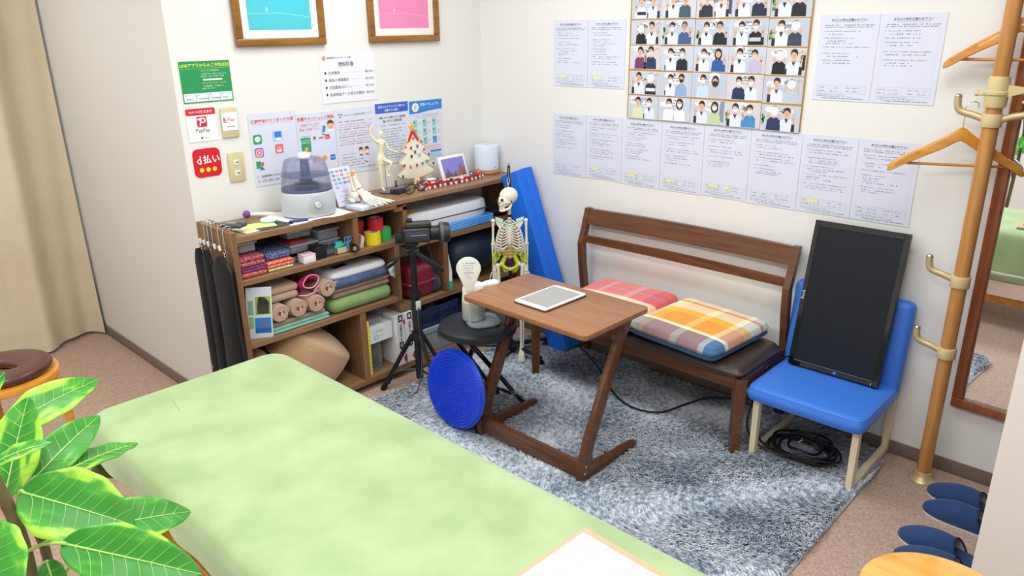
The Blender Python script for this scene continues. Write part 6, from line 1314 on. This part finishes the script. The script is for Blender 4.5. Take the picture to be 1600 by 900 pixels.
# spine
for k in range(6): b = B() if k == 0 else b; b.ball((.0, .012, .745 + k * .0085), .009, .009, .004, bo, 12)
part('neck_vertebrae', b, t)
b = B()
for k in range(8): b.ball((0, .020, .612 + k * .0155), .010, .009, .0064, bo, 12); b.tube([(0, .026, .612 + k * .0155), (0, .040, .606 + k * .0155)], [.003, .002], bo, n=6)
part('thoracic_spine', b, t)
lum = M('lumbar_tan', 'E2B27A', .45)
for k in range(5):
    b = B(); b.lathe([(0, -.006), (.0135, -.006), (.0115, 0), (.0135, .006), (0, .006)], lum, n=18, T=at(0, .012, .528 + k * .0165)); b.lathe([(.0, .0062), (.0118, .0062), (.0118, .0100), (0, .0100)], F('F2E2C0'), n=18, T=at(0, .012, .528 + k * .0165))
    for s_ in (-1, 1): b.tube([(s_ * .010, .016, .528 + k * .0165), (s_ * .026, .020, .530 + k * .0165)], [.0035, .002], bo, n=6)
    part('lumbar_vertebra', b, t)
# ribs and breastbone
b = B(); b.tube([(0, -.052, .700), (0, -.056, .680), (0, -.060, .650), (0, -.060, .622), (0, -.058, .606)], [.0095, .006, .0068, .0062, .002], bo, n=8); part('breastbone', b, t)
for k in range(11):
    z = .712 - k * .0128; w_ = [.030, .042, .050, .055, .059, .062, .064, .065, .064, .060, .052][k]; dep = .055 if k < 8 else .046; drop = .013 + .0012 * k
    for s_ in (-1, 1):
        pts = []; amax = 180 if k < 7 else (165 if k < 9 else 120)
        for j in range(13):
            a = math.radians(amax * j / 12); fx = math.sin(a) ** .75 if a < math.pi else 0
            yy = .022 - (1 - math.cos(a)) / 2 * (dep + .022); zz = z - drop * math.sin(min(a, math.pi / 2) * 1.0) - (drop * .5 if a > math.pi / 2 else 0) * (1 - math.sin(a)) * .0 - .010 * (1 - math.cos(a)) / 2
            pts.append((s_ * (w_ * fx + .006 * (1 - j / 12)), yy, zz))
        b = B()
        if k < 7: pts[-1] = (s_ * .006, -.057, max(.610, z - .010)); pts[-2] = (s_ * .020, -.054, max(.600, z - .020))
        b.tube(pts, [.0034] * 11 + [.0034, .0034], bo, n=6, sx=.8); part('rib', b, t)
b = B()
for s_ in (-1, 1): b.tube([(s_ * .010, -.056, .608), (s_ * .030, -.052, .590), (s_ * .050, -.040, .578)], [.0032, .003, .0022], bo, n=6)
part('costal_cartilage', b, t)
grn = F('7CCFA0', .4)
for s_ in (-1, 1):
    b = B(); b.tube([(s_ * .006, -.052, .706), (s_ * .034, -.044, .716), (s_ * .066, -.012, .722)], [.0042, .0034, .004], grn, n=8); part('collar_bone', b, t, label='mint green collar bone')
    b = B(); b.prism([(0, 0), (s_ * .038, .012), (s_ * .034, -.020), (s_ * .012, -.058)][::(1 if s_ > 0 else -1)], .003, bo, T=frame((s_ * .030, .040, .712), (1, 0, 0), (0, .2, 1))); part('shoulder_blade', b, t)
    b = B(); x = s_ * .078; b.ball((x, 0, .715), .0105, .0105, .0105, bo, 14); b.tube([(x, 0, .712), (x + s_ * .001, 0, .69), (x + s_ * .002, .0, .64), (x + s_ * .002, 0, .605)], [.0085, .0058, .0052, .0085], bo, n=10); b.ball((x + s_ * .002, 0, .600), .0115, .008, .008, bo, 12); part('upper_arm_bone', b, t)
    b = B(); b.tube([(x - .005, 0, .594), (x - .006, -.002, .55), (x - .004, -.004, .500), (x - .004, -.004, .478)], [.0058, .0036, .0036, .005], bo, n=8); b.tube([(x + .006, .002, .594), (x + .007, 0, .55), (x + .005, -.003, .500), (x + .005, -.003, .478)], [.005, .0034, .0036, .0052], bo, n=8); part('forearm_bones', b, t)
    b = B(); b.ball((x, -.004, .468), .0105, .006, .009, bo, 12); part('wrist_bones', b, t)
    for j in range(5):
        fx = (j - 2) * .0048; b = B()
        if j == (4 if s_ < 0 else 0) * 0 + (0 if s_ < 0 else 4): pts = [(x + fx, -.005, .462), (x + fx * 1.9, -.012, .440), (x + fx * 2.4, -.016, .420), (x + fx * 2.3, -.016, .408)]
        else: pts = [(x + fx, -.004, .460), (x + fx * 1.2, -.006, .432), (x + fx * 1.3, -.010, .408), (x + fx * 1.1, -.014, .390), (x + fx * 1.0, -.015, .378 + abs(j - 2) * .003)]
        rs = [.0030, .0022, .0024, .0019, .0015][:len(pts)]; b.tube(pts, rs, bo, n=6)
        for q in pts[1:-1]: b.ball(q, .0028, .0028, .0028, bo, 8)
        part('finger_bones', b, t)
# pelvis
pg = F('C3CF28', .4)
b = B()
for s_ in (-1, 1):
    def il(u, v, s_=s_):   # flared wing of the hip bone
        a = math.radians(-35 + 200 * u); r_ = .010 + .032 * v
        return (s_ * (.040 + r_ * math.cos(a) * .95), .008 - .020 * math.cos(a) * v + .010 * (1 - v), .530 + r_ * math.sin(a) * 1.05)
    b.grid(il, 18, 5, pg); b.grid(lambda u, v, s_=s_: (lambda q: (q[0], q[1] + .006, q[2]))(il(u, v, s_)), 18, 5, pg); b.tube([il(i / 17, 1) for i in range(18)], .005, pg, n=8)
    b.tube([(s_ * .018, .022, .535), (s_ * .036, .006, .508), (s_ * .040, -.006, .498)], [.012, .012, .013], pg, n=10); b.tube([(s_ * .040, -.006, .500), (s_ * .024, -.026, .489), (s_ * .005, -.032, .483)], [.010, .0065, .0075], pg, n=8)
    b.tube([(s_ * .038, .002, .494), (s_ * .034, .006, .474), (s_ * .022, -.006, .462), (s_ * .010, -.026, .474), (s_ * .006, -.032, .482)], [.009, .0075, .006, .005, .005], pg, n=8)
part('pelvis', b, t, label='yellow-green pelvis')
b = B(); b.ball((0, -.032, .483), .006, .006, .009, F('E9E2B8'), 8); part('pubic_joint', b, t)
b = B(); b.tube([(0, .018, .532), (0, .024, .512), (0, .026, .492), (0, .020, .476), (0, .012, .468)], [.023, .020, .014, .008, .004], F('5A2A6A', .35), n=12, sx=1.0); part('sacrum', b, t, label='purple sacrum')
for s_ in (-1, 1):
    x = s_ * .054; b = B(); b.ball((s_ * .040, -.004, .500), .0125, .0125, .0125, bo, 14); b.tube([(s_ * .044, -.004, .500), (x + s_ * .006, 0, .488)], [.008, .0085], bo, n=8); b.ball((x + s_ * .008, .0, .492), .010, .010, .012, bo, 12)
    b.tube([(x + s_ * .006, 0, .488), (x + s_ * .003, -.003, .46), (x - s_ * .001, -.004, .36), (x - s_ * .004, 0, .278), (x - s_ * .004, 0, .262)], [.0105, .0078, .0068, .0095, .014], bo, n=10); b.ball((x - s_ * .004, 0, .258), .0155, .013, .010, bo, 12); part('thigh_bone', b, t)
    b = B(); b.ball((x - s_ * .004, -.014, .262), .008, .005, .009, bo, 10); part('kneecap', b, t)
    xs = x - s_ * .004; b = B(); b.tube([(xs, 0, .247), (xs, 0, .22), (xs, 0, .12), (xs, 0, .065), (xs, 0, .055)], [.0145, .0085, .0062, .0075, .010], bo, n=10); b.tube([(xs + s_ * .012, .004, .238), (xs + s_ * .012, .004, .15), (xs + s_ * .009, .003, .055)], [.0046, .0034, .005], bo, n=8); part('shin_bones', b, t)
    b = B(); b.ball((xs, .004, .046), .012, .014, .010, bo, 12); b.ball((xs, .020, .034), .010, .013, .011, bo, 12); b.ball((xs, -.014, .040), .012, .012, .008, bo, 12)
    for j in range(5): b.tube([(xs + (j - 2) * .0045, -.018, .040), (xs + (j - 2) * .0062, -.042, .026 + .002 * (2 - abs(j - 2))), (xs + (j - 2) * .0070, -.062 - .003 * (2 - abs(j - 2)), .014), (xs + (j - 2) * .0070, -.072 - .003 * (2 - abs(j - 2)), .012)], [.0038, .0027, .0032, .0022], bo, n=6)
    part('foot_bones', b, t)

# ================================================================ cables
b = B()
def smooth(P, n=6):
    P = [Vector(p) for p in P]; out = []
    for i in range(len(P) - 1):
        p0 = P[max(i - 1, 0)]; p1 = P[i]; p2 = P[i + 1]; p3 = P[min(i + 2, len(P) - 1)]
        for k in range(n):
            s_ = k / n; out.append(0.5 * ((2 * p1) + (p2 - p0) * s_ + (2 * p0 - 5 * p1 + 4 * p2 - p3) * s_ ** 2 + (3 * p1 - p0 - 3 * p2 + p3) * s_ ** 3))
    return out + [P[-1]]
b.tube(smooth([(-.80, -.74, .028), (-.60, -.62, .029), (-.36, -.52, .029), (-.15, -.50, .03), (.0 - .045, -.60, .034), (-.06, -.73, .034), (-.20, -.965, .032), (-.35, -1.155, .031), (-.42, -1.305, .031), (-.385, -1.43, .031), (-.25, -1.475, .031), (-.13, -1.515, .031), (-.06, -1.60, .031), (-.055, -1.70, .03)]), .0042, black_m, n=8)
solo('power_cable', b, 'long black cable snaking across the rug under the bench', 'cable')
t = thing('cable_coil', 'coil of thick black cable lying on the rug under the blue chair', 'cable', (-.275, -2.02, .03))
rd = random.Random(8)
for k in range(7):
    cx, cy = -.275 + rd.uniform(-.012, .012), -2.015 + rd.uniform(-.018, .018); rx, ry = rd.uniform(.075, .112), rd.uniform(.090, .128) * (.6 if k == 5 else 1); ph = rd.uniform(0, 6.28); z = .034 + .0045 * k
    if k == 5: rx *= .55
    pts = [(cx + rx * math.cos(a + ph), cy + ry * math.sin(a + ph), z + .006 * math.sin(3 * a + k)) for a in [2 * math.pi * i / 36 for i in range(36)]]
    b = B(); b.tube(pts, .0052, M('rubber_black', '15171C', .42), n=8, closed=True); part('loop', b, t, w=1)
b = B(); b.box(-.012, .030, -.008, .008, 0, .013, F('3A3F46', .5), r=.003, T=at(-.255, -2.06, .048, rz=.8)); b.tube([(-.24, -1.99, .06), (-.255, -2.0, .066), (-.27, -1.99, .06)], .0018, F('D2D84A'), n=6); part('plug', b, t, w=1)
for dx, lb in ((-.004, 'black cable hanging from the chair seat down to the coil, front one'), (.026, 'black cable hanging from the chair seat down to the coil, rear one')):
    b = B(); b.tube(smooth([(-.20 + dx, -1.83, .262), (-.27 + dx, -1.815, .235), (-.30 + dx, -1.80, .16), (-.33 + dx * 2, -1.81, .08), (-.36 + dx, -1.87, .045), (-.37 + dx, -1.95, .040), (-.35 + dx, -2.05, .045)]), .0038, black_m, n=8); solo('hanging_cable', b, lb, 'cable', 'cables between the chair and the coil')
b = B(); b.tube(smooth([(-.21, -1.822, .27), (-.24, -1.818, .300), (-.22, -1.822, .322), (-.16, -1.835, .330), (-.10, -1.862, .331), (-.085, -1.90, .333)]), .0036, black_m, n=8); solo('monitor_cable', b, 'black cable running over the blue seat to the monitor', 'cable')

# ================================================================ coat pole with hangers
PX, PY = -.115, -2.40
t = thing('coat_pole', 'round oak coat pole with metal side hooks near the mirror', 'coat rack', (PX, PY, 0))
b = B(); b.cyl((PX, PY, .012), (PX, PY, 1.38), .0235, oak_m, n=32); part('lower_pole', b, t, w=1)
b = B(); b.cyl((PX, PY, 1.40), (PX, PY, 2.37), .0225, oak_m, n=32); part('upper_pole', b, t, w=1)
b = B(); b.lathe([(0, 0), (.046, 0), (.047, .004), (.040, .010), (.030, .020), (.027, .034), (.0238, .036)], brass_m, n=40, T=at(PX, PY, .0)); part('floor_flange', b, t, w=1)
b = B(); b.lathe([(.047, 2.399), (.046, 2.39), (.030, 2.37), (.0238, 2.36)], brass_m, n=40, T=at(PX, PY, 0)); part('ceiling_flange', b, t, w=1)
b = B(); b.lathe([(.0238, 1.345), (.029, 1.345), (.031, 1.352), (.032, 1.380), (.036, 1.384), (.036, 1.392), (.032, 1.396), (.030, 1.430), (.027, 1.438), (.0228, 1.438)], beigep_m, n=36, T=at(PX, PY, 0)); b.box(PX - .010, PX + .010, PY + .030, PY + .050, 1.378, 1.392, beigep_m, r=.003); b.cyl((PX, PY + .05, 1.385), (PX, PY + .058, 1.385), .009, beigep_m); part('joint_clamp', b, t, w=1)
b = B(); b.prism([(0, 0), (.040, .012), (.046, .022), (.040, .030), (.0, .036)], .010, beigep_m, T=frame((PX - .005, PY - .030, 1.378), (0, -1, 0), (0, 0, 1)), h0=-.005); b.tube([(PX, PY - .066, 1.392), (PX, PY - .080, 1.384), (PX, PY - .082, 1.370), (PX, PY - .072, 1.362)], .0045, beigep_m, n=8); part('clamp_lever', b, t, w=1)
for z0, dirs in ((1.305, (90, 270)), (.773, (90, 270)), (.512, (90, 270))):
    b = B(); b.lathe([(.0238, -.020), (.0285, -.020), (.0295, -.018), (.0295, .018), (.0285, .020), (.0238, .020)], beigep_m, n=36, T=at(PX, PY, z0)); p = part('hook_collar', b, t, w=1)
    for a in dirs:
        if a == 270 and z0 < 1: continue
        T_ = at(PX, PY, z0) @ Matrix.Rotation(math.radians(a + 4), 4, 'Z')
        b = B(); b.tube(smooth([(.026, 0, .004), (.055, 0, .014), (.080, 0, .020), (.096, 0, .030), (.102, 0, .048), (.103, 0, .068)]), .0112, brass_m, n=14, T=T_); part('hook_arm', b, p, w=1)
        b = B(); b.ball((.103, 0, .069), .0113, .0113, .009, steel_m, 16, T=T_); part('hook_tip', b, p, w=1, label='chrome hook tip')
def hanger(T_, label):
    t = thing('coat_hanger', label, 'hanger', T_, 'wooden coat hangers on the pole')
    hm = M('hanger_wood', 'DD9A3A', .22, grain=('C9832A', 0), coat=.6)
    n = 28; vs = []; fs = []
    for i in range(n + 1):
        s_ = -1 + 2 * i / n; a = abs(s_); x = s_ * .198
        top = -.006 - .018 * a - .098 * a ** 1.25; th = .040 - .012 * a if a < .72 else .031 - .004 * (a - .72) + .0
        top = top + (.016 * math.exp(-(a / .18) ** 2)); bot = top - th - .004 * math.exp(-(a / .25) ** 2)
        y = .030 * a ** 2; w_ = .0062 + .015 * max(0, a - .40) / .60
        if a > .97: w_ *= .6; bot += .006; top -= .006
        ring_ = [(x, y - w_, bot + .003), (x, y - w_ * .6, bot), (x, y + w_ * .6, bot), (x, y + w_, bot + .003), (x, y + w_, top - .006), (x, y + w_ * .55, top), (x, y - w_ * .55, top), (x, y - w_, top - .006)]
        vs += ring_
        if i: fs += [((i - 1) * 8 + k, (i - 1) * 8 + (k + 1) % 8, i * 8 + (k + 1) % 8, i * 8 + k) for k in range(8)]
    fs += [tuple(range(8)), tuple(n * 8 + k for k in range(7, -1, -1))]
    b = B(); b.add(vs, [f[::-1] for f in fs], hm); part('shoulder', b, t)
    b = B(); b.cyl((-.172, .022, -.116), (.172, .022, -.116), .0048, hm, n=12); part('trouser_bar', b, t)
    b = B(); b.tube(smooth([(0, 0, .008), (0, 0, .048), (-.004, 0, .066), (.010, 0, .088), (.030, 0, .086), (.034, 0, .070)]), .0017, steel_m, n=8); part('hook_wire', b, t)
hanger(at(-.108, -2.322, 1.268, rz=math.radians(-68)), 'wooden coat hanger on the hook below the joint clamp')
hanger(at(-.077, -2.425, 1.600, rz=math.radians(-84)), 'wooden coat hanger higher up, its tip over the upper questionnaires')
b = B()

# ================================================================ slippers
nb_ = M('slipper_blue', '203F72', .85, bump=(420, .4, .001), sheen=.2); ins = M('slipper_lining', 'D9D8CC', .8)
def slipper_parts(t):
    def hw(s_):   # half width along the length, 0 toe .. 1 heel
        return .048 * (1 - (1 - min(1, s_ / .30)) ** 2.4) ** .5 * (1 - .16 * max(0, min(1, (s_ - .35) / .35))) * ((1 - max(0, (s_ - .86) / .14) ** 2.2) ** .5 if s_ > .86 else 1)
    L_ = .27; N_ = 40; prof = [(hw(i / N_), -L_ * i / N_ + .135) for i in range(N_ + 1)]
    out = [(x, y) for x, y in prof[1:-1]] ; out = [(0, .135)] + [(-x, y) for x, y in prof[1:-1]] + [(0, -.135)] + [(x, y) for x, y in prof[1:-1]][::-1]
    b = B(); b.prism(out, .006, F('EDEBE6', .6)); part('sole', b, t, label='white sole edge')
    b = B(); b.prism([(x * .99, y * .995) for x, y in out], .015, nb_, h0=.0062, bev=.002); part('foot_bed', b, t)
    def up(u, v, k=1.0):
        s_ = .004 + v * (.60 + .10 * abs(2 * u - 1) ** 2); w_ = hw(s_); a = math.pi * u
        hgt = (.012 + .052 * math.sin(min(1, v / .9) * math.pi / 2) ** .8) * (1 - .16 * max(0, v - .6))
        return (-w_ * math.cos(a) * k, .135 - L_ * s_ + (0 if k == 1 else .0), .010 + (hgt if k == 1 else hgt - .004) * math.sin(a) ** .8)
    b = B(); b.grid(up, 26, 22, nb_); part('upper', b, t)
    b = B(); b.grid(lambda u, v: up(u, v, .95), 26, 22, ins); part('lining', b, t, label='light grey lining')
    b = B(); b.tube([up(i / 24, 1.0) for i in range(25)], .0030, F('1F2F58', .7), n=8); part('binding', b, t)
    b = B(); b.tube([(-hw(s_) * 1.0, .135 - L_ * s_, .010) for s_ in [.0 + .002] + [.03 * k for k in range(1, 33)]] , .0028, nb_, n=6); b.tube([(hw(s_) * 1.0, .135 - L_ * s_, .010) for s_ in [.002] + [.03 * k for k in range(1, 33)]], .0028, nb_, n=6); part('edge_piping', b, t)
spots = [((-.190, -2.570), -6, 'blue slipper closest to the right wall, farthest of the four'), ((-.305, -2.590), -4, 'blue slipper second from the wall, its white sole edge fully visible'),
         ((-.515, -2.575), -6, 'blue slipper third from the wall, behind the round stool'), ((-.618, -2.598), 4, 'blue slipper nearest the round wooden stool, half hidden by it')]
p0 = None
for (x, y), a, lb in spots:
    T_ = at(x, y, .0, rz=math.radians(a))
    if p0 is None: p0 = thing('slipper', lb, 'slipper', T_, 'blue slippers by the mirror'); slipper_parts(p0)
    else: dup(p0, T_, lb)

b = B(); b.box(-2.40, -2.22, -1.55, -1.30, .001, .14, blackf_m, r=.03, seg=4); b.box(-2.38, -2.24, -1.56, -1.55, .04, .11, blackf_m, r=.004); solo('black_floor_bag', b, 'black bag on the floor under the green-covered bed', 'bag')
# ================================================================ stools
t = thing('wooden_stool', 'round honey-coloured wooden stool at the bottom right corner', 'stool', (-1.342, -2.722, 0))
seatw = M('stool_seat_wood', 'F2B45A', .25, grain=('E29A3C', 1, .5), coat=.5)
b = B(); b.lathe([(0, .422), (.150, .422), (.158, .426), (.160, .436), (.157, .447), (.150, .450), (0, .4505)], seatw, n=64, T=at(-1.342, -2.722, 0)); part('seat', b, t, w=1)
for k in range(4):
    a = math.radians(45 + 90 * k); c_, s_ = math.cos(a), math.sin(a); b = B(); b.tube([(-1.342 + .11 * c_, -2.722 + .11 * s_, .422), (-1.342 + .150 * c_, -2.722 + .150 * s_, .0)], [.017, .012], seatw, n=12); part('leg', b, t, w=1)
LX, LY = -2.372, .058
t = thing('cushioned_stool', 'wooden bent-leg stool with a dark brown leather ring cushion on the left', 'stool', (LX, LY, 0))
b = B(); b.lathe([(0, .420), (.162, .420), (.170, .425), (.172, .438), (.168, .447), (.160, .449), (0, .449)], pine_m, n=60, T=at(LX, LY, 0)); part('seat', b, t, w=1)
for k in range(3):
    a = math.radians(-18 + 120 * k); T_ = at(LX, LY, 0) @ Matrix.Rotation(a, 4, 'Z')
    pr = [(.060, .419), (.060, .400), (.118, .398), (.136, .388), (.146, .366), (.150, .300), (.150, 0), (.178, 0), (.178, .330), (.174, .372), (.160, .402), (.138, .417), (.110, .419)]
    b = B(); b.prism(pr, .022, pine_m, T=T_ @ Matrix(((1, 0, 0, 0), (0, 0, -1, 0), (0, 1, 0, 0), (0, 0, 0, 1))), h0=-.022, bev=.003); part('leg', b, t, w=1)
rc = M('ring_leather', '5A3630', .32, bump=(400, .15, .0006), coat=.15)
t = thing('ring_cushion', 'dark brown leather ring cushion with an oval hole lying on the bent-leg stool', 'cushion', at(LX - .004, LY + .002, .4495, rz=math.radians(30)))
def ringf(u, v):
    a = 2 * math.pi * u; w_ = 2 * math.pi * v; ox = .155 * math.cos(a); oy = .155 * math.sin(a); ix = .026 * math.cos(a); iy = .060 * math.sin(a)
    k = (1 + math.copysign(abs(math.cos(w_)) ** .55, math.cos(w_))) / 2; return (ix + (ox - ix) * k, iy + (oy - iy) * k, .0195 + .019 * math.copysign(abs(math.sin(w_)) ** .7, math.sin(w_)))
b = B(); b.grid(ringf, 72, 24, rc, closed_u=True, closed_v=True); part('cover', b, t)
b = B(); b.tube([(.1545 * math.cos(a), .1545 * math.sin(a), .020) for a in [2 * math.pi * i / 60 for i in range(60)]], .0028, F('3E2420', .5), n=6, closed=True); part('seam_piping', b, t)

# spray bottle hanging on the bed rail (seen in the mirror)
t = thing('spray_bottle', 'white spray bottle with a red trigger hanging at the bed side, seen in the mirror', 'spray bottle', at(-1.640, -2.33, .135, ry=math.radians(8), rz=math.radians(0)))
b = B(); b.lathe([(0, 0), (.036, 0), (.040, .006), (.039, .05), (.028, .10), (.014, .14), (.012, .15)], M('bottle_milky', 'F1F3F3', .3, sss=.1), n=32); part('bottle', b, t)
b = B(); b.cyl((0, 0, .148), (0, 0, .166), .015, F('D02A38', .35)); b.box(-.010, .004, -.010, .010, .150, .200, F('D02A38', .35), r=.003, T=at(-.018, 0, 0, ry=-.2)); part('trigger', b, t, label='red collar and trigger')
b = B(); b.box(-.040, .028, -.011, .011, .165, .196, F('EEF0F0', .35), r=.006, seg=3); part('nozzle_head', b, t)
b = B(); b.box(-1.665, -1.655, -2.75, -1.95, .318, .330, F('E8E2D4', .5), r=.002); solo('hanging_rail', b, 'white rail along the side of the bed, seen in the mirror', 'rail')

# ================================================================ plant
lf = M('leaf_green', '3E8A2C', .42, coat=.05, spec=.35)
nt = lf.node_tree; N = nt.nodes; tc = N.new('ShaderNodeTexCoord'); mp = N.new('ShaderNodeMapping'); mp.inputs['Scale'].default_value = (22, 60, 1); mp.inputs['Rotation'].default_value = (0, 0, .5)
nz = N.new('ShaderNodeTexNoise'); nz.inputs['Scale'].default_value = 1.0; nz.inputs['Detail'].default_value = 1.5; sp = N.new('ShaderNodeSeparateXYZ'); ab = N.new('ShaderNodeMath'); ab.operation = 'ABSOLUTE'
ma = N.new('ShaderNodeMath'); ma.operation = 'MULTIPLY_ADD'; ma.inputs[1].default_value = 14.0
at_ = N.new('ShaderNodeAttribute'); at_.attribute_type = 'OBJECT'; at_.attribute_name = 'pale'
ad = N.new('ShaderNodeMath'); ad.operation = 'ADD'; cr = N.new('ShaderNodeValToRGB'); e = cr.color_ramp.elements; e[0].position = .80; e[0].color = (*lin('459A30'), 1); e[1].position = .95; e[1].color = (*lin('A2D642'), 1); k_ = e.new(.60); k_.color = (*lin('37882C'), 1)
nt.links.new(tc.outputs['Object'], mp.inputs['Vector']); nt.links.new(mp.outputs[0], nz.inputs['Vector']); nt.links.new(tc.outputs['Object'], sp.inputs[0]); nt.links.new(sp.outputs[1], ab.inputs[0]); nt.links.new(ab.outputs[0], ma.inputs[0]); nt.links.new(nz.outputs['Fac'], ma.inputs[2]); nt.links.new(ma.outputs[0], ad.inputs[0]); nt.links.new(at_.outputs['Fac'], ad.inputs[1]); nt.links.new(ad.outputs[0], cr.inputs['Fac']); nt.links.new(cr.outputs['Color'], N['Principled BSDF'].inputs['Base Color'])
N['Principled BSDF'].inputs['Subsurface Weight'].default_value = .15; N['Principled BSDF'].inputs['Subsurface Radius'].default_value = (.004, .01, .002)
vein_m = F('B4D87A', .4)
PT = Vector((-2.755, -1.800, 0))
plant = thing('rubber_plant', 'potted rubber plant with large glossy variegated leaves at the lower left', 'plant', tuple(PT))
b = B(); b.lathe([(0, 0), (.095, 0), (.105, .01), (.135, .26), (.142, .27), (.142, .285), (.130, .285), (.126, .25), (0, .25)], F('E9E6E0', .4), n=44, T=at(*PT)); part('pot', b, plant, w=1)
b = B(); b.lathe([(0, .2502), (.126, .2502), (.12, .258), (0, .262)], F('4A382C', .9), n=30, T=at(*PT)); part('soil', b, plant, w=1)
bark = M('plant_bark', '7A6A48', .8, mottle=(60, '5E5238', .4))
stem = smooth([(-2.755, -1.800, .255), (-2.75, -1.81, .5), (-2.725, -1.825, .75), (-2.715, -1.83, .90), (-2.722, -1.82, 1.0), (-2.745, -1.80, 1.12), (-2.80, -1.84, 1.25)])
b = B(); b.tube(stem, [.012 - .006 * i / len(stem) for i in range(len(stem))], bark, n=10); b.tube(smooth([(-2.74, -1.82, .62), (-2.70, -1.80, .74), (-2.685, -1.79, .85), (-2.69, -1.78, .93)]), [.007] * 19, bark, n=8); part('stem', b, plant, w=1)
LV = [  # base, tip, width, leaf-normal, pale, droop, stem point
 ((-2.663, -1.567, .975), (-2.505, -1.559, 1.010), .072, (-.25, -.55, .8), .10, .2, (-2.69, -1.78, .93)),
 ((-2.712, -1.757, .954), (-2.642, -1.697, 1.075), .076, (-.55, -.70, .35), .06, .05, (-2.69, -1.79, .90)),
 ((-2.667, -1.728, .952), (-2.546, -1.678, .997), .062, (-.3, -.62, .7), -.10, .15, (-2.69, -1.79, .90)),
 ((-2.722, -1.79, 1.030), (-2.654, -1.841, 1.059), .030, (-.1, -.3, .95), .16, .2, (-2.722, -1.82, 1.0)),
 ((-2.639, -1.754, .959), (-2.499, -1.689, .930), .046, (-.5, -.40, .8), .0, .1, (-2.69, -1.79, .90)),
 ((-2.702, -1.824, .993), (-2.602, -1.950, .945), .100, (-.40, -.42, .82), -.16, .12, (-2.716, -1.83, .93)),
 ((-2.576, -1.784, .878), (-2.538, -1.754, .865), .030, (-.3, -.5, .8), .1, .1, (-2.69, -1.80, .80)),
 ((-2.642, -1.866, .915), (-2.496, -1.872, .875), .070, (-.40, -.42, .82), -.14, .12, (-2.716, -1.83, .90)),
 ((-2.689, -1.933, .956), (-2.570, -2.077, .914), .078, (-.45, -.45, .8), -.16, .1, (-2.716, -1.83, .90)),
 ((-2.768, -1.900, 1.01), (-2.772, -2.050, .967), .085, (-.35, -.25, .9), -.14, .15, (-2.716, -1.83, .92)),
 ((-2.693, -1.829, .871), (-2.701, -1.914, .845), .040, (-.5, -.6, .6), -.1, .1, (-2.716, -1.83, .85)),
 ((-2.705, -1.590, 1.030), (-2.648, -1.606, 1.089), .040, (-.4, -.6, .6), .12, .1, (-2.69, -1.78, .93)),
 ((-2.80, -1.86, 1.27), (-2.80, -1.97, 1.36), .075, (-.6, -.2, .8), -.1, .2, (-2.80, -1.84, 1.25)),
 ((-2.81, -1.84, 1.27), (-2.90, -1.76, 1.36), .07, (-.3, -.2, .9), .0, .2, (-2.80, -1.84, 1.25)),
 ((-2.79, -1.81, 1.20), (-2.84, -1.68, 1.24), .07, (-.3, .2, .9), -.1, .2, (-2.765, -1.81, 1.17)),
 ((-2.72, -1.80, .80), (-2.86, -1.86, .84), .08, (.1, -.2, .95), -.1, .2, (-2.72, -1.83, .78)),
 ((-2.73, -1.80, .72), (-2.66, -1.66, .76), .08, (.1, -.2, .95), -.1, .2, (-2.73, -1.825, .70)),
]
for (p0_, p1_, w_, nr, pale, droop, sp_) in LV:
    a, c_ = Vector(p0_), Vector(p1_); ax = (c_ - a); L_ = ax.length; ax.normalize(); n_ = Vector(nr).normalized(); y_ = n_.cross(ax).normalized(); z_ = ax.cross(y_)
    Tl = Matrix((ax, y_, z_)).transposed().to_4x4(); Tl.translation = a
    def lw(s_): return w_ * .5 * (math.sin(math.pi * min(1, s_ ** .85)) ** .72 if 0 < s_ < 1 else 0) * (1.02 + .02 * math.sin(s_ * 23)) + (.0006)
    def lfn(u, v, dz=0.0):
        y = (2 * v - 1) * lw(u); q = abs(2 * v - 1)
        return (u * L_, y, dz + droop * L_ * (.25 * math.sin(math.pi * u)) * (1 if True else 0) - .0 + .16 * q * lw(u) + .0012 * q * math.sin(u * 19) - .02 * L_ * u * u)
    b = B(); b.grid(lfn, 36, 15, lf)
    me = mesh_of('leaf', b); o = bpy.data.objects.new('leaf', me); COL.objects.link(o); o.parent = plant; o.matrix_basis = Matrix.Translation(-PT) @ Tl; o['pale'] = float(pale); _MW[o.name] = _MW[plant.name]
    sd = o.modifiers.new('t', 'SOLIDIFY'); sd.thickness = .0009; sd.offset = -1
    bv = B(); bv.tube([lfn(i / 20, .5, .0004) for i in range(21)], [.0015 - .0011 * i / 20 for i in range(21)], vein_m, n=6)
    nv = max(4, int(L_ / .018))
    for k in range(1, nv):
        s0 = k / nv * .92
        for sg in (-1, 1):
            pts = []
            for j in range(7):
                q = j / 6 * .90; u_ = min(.985, s0 + .16 * (q ** .8) * (1 - s0 * .5)); pts.append(lfn(u_, .5 + sg * q * .5, .0003))
            bv.tube(pts, [.00042 - .0002 * j / 6 for j in range(7)], vein_m, n=4)
    me = mesh_of('leaf_veins', bv); ov = bpy.data.objects.new('leaf_veins', me); COL.objects.link(ov); ov.parent = o
    pc = Vector(sp_); mid = (pc + a) / 2 + Vector((0, 0, .006))
    bp_ = B(); bp_.tube(smooth([pc, mid, a, a + ax * L_ * .04], 4), .0026, F('A8C86A', .5), n=8); part('leaf_stalk', bp_, plant, w=1)
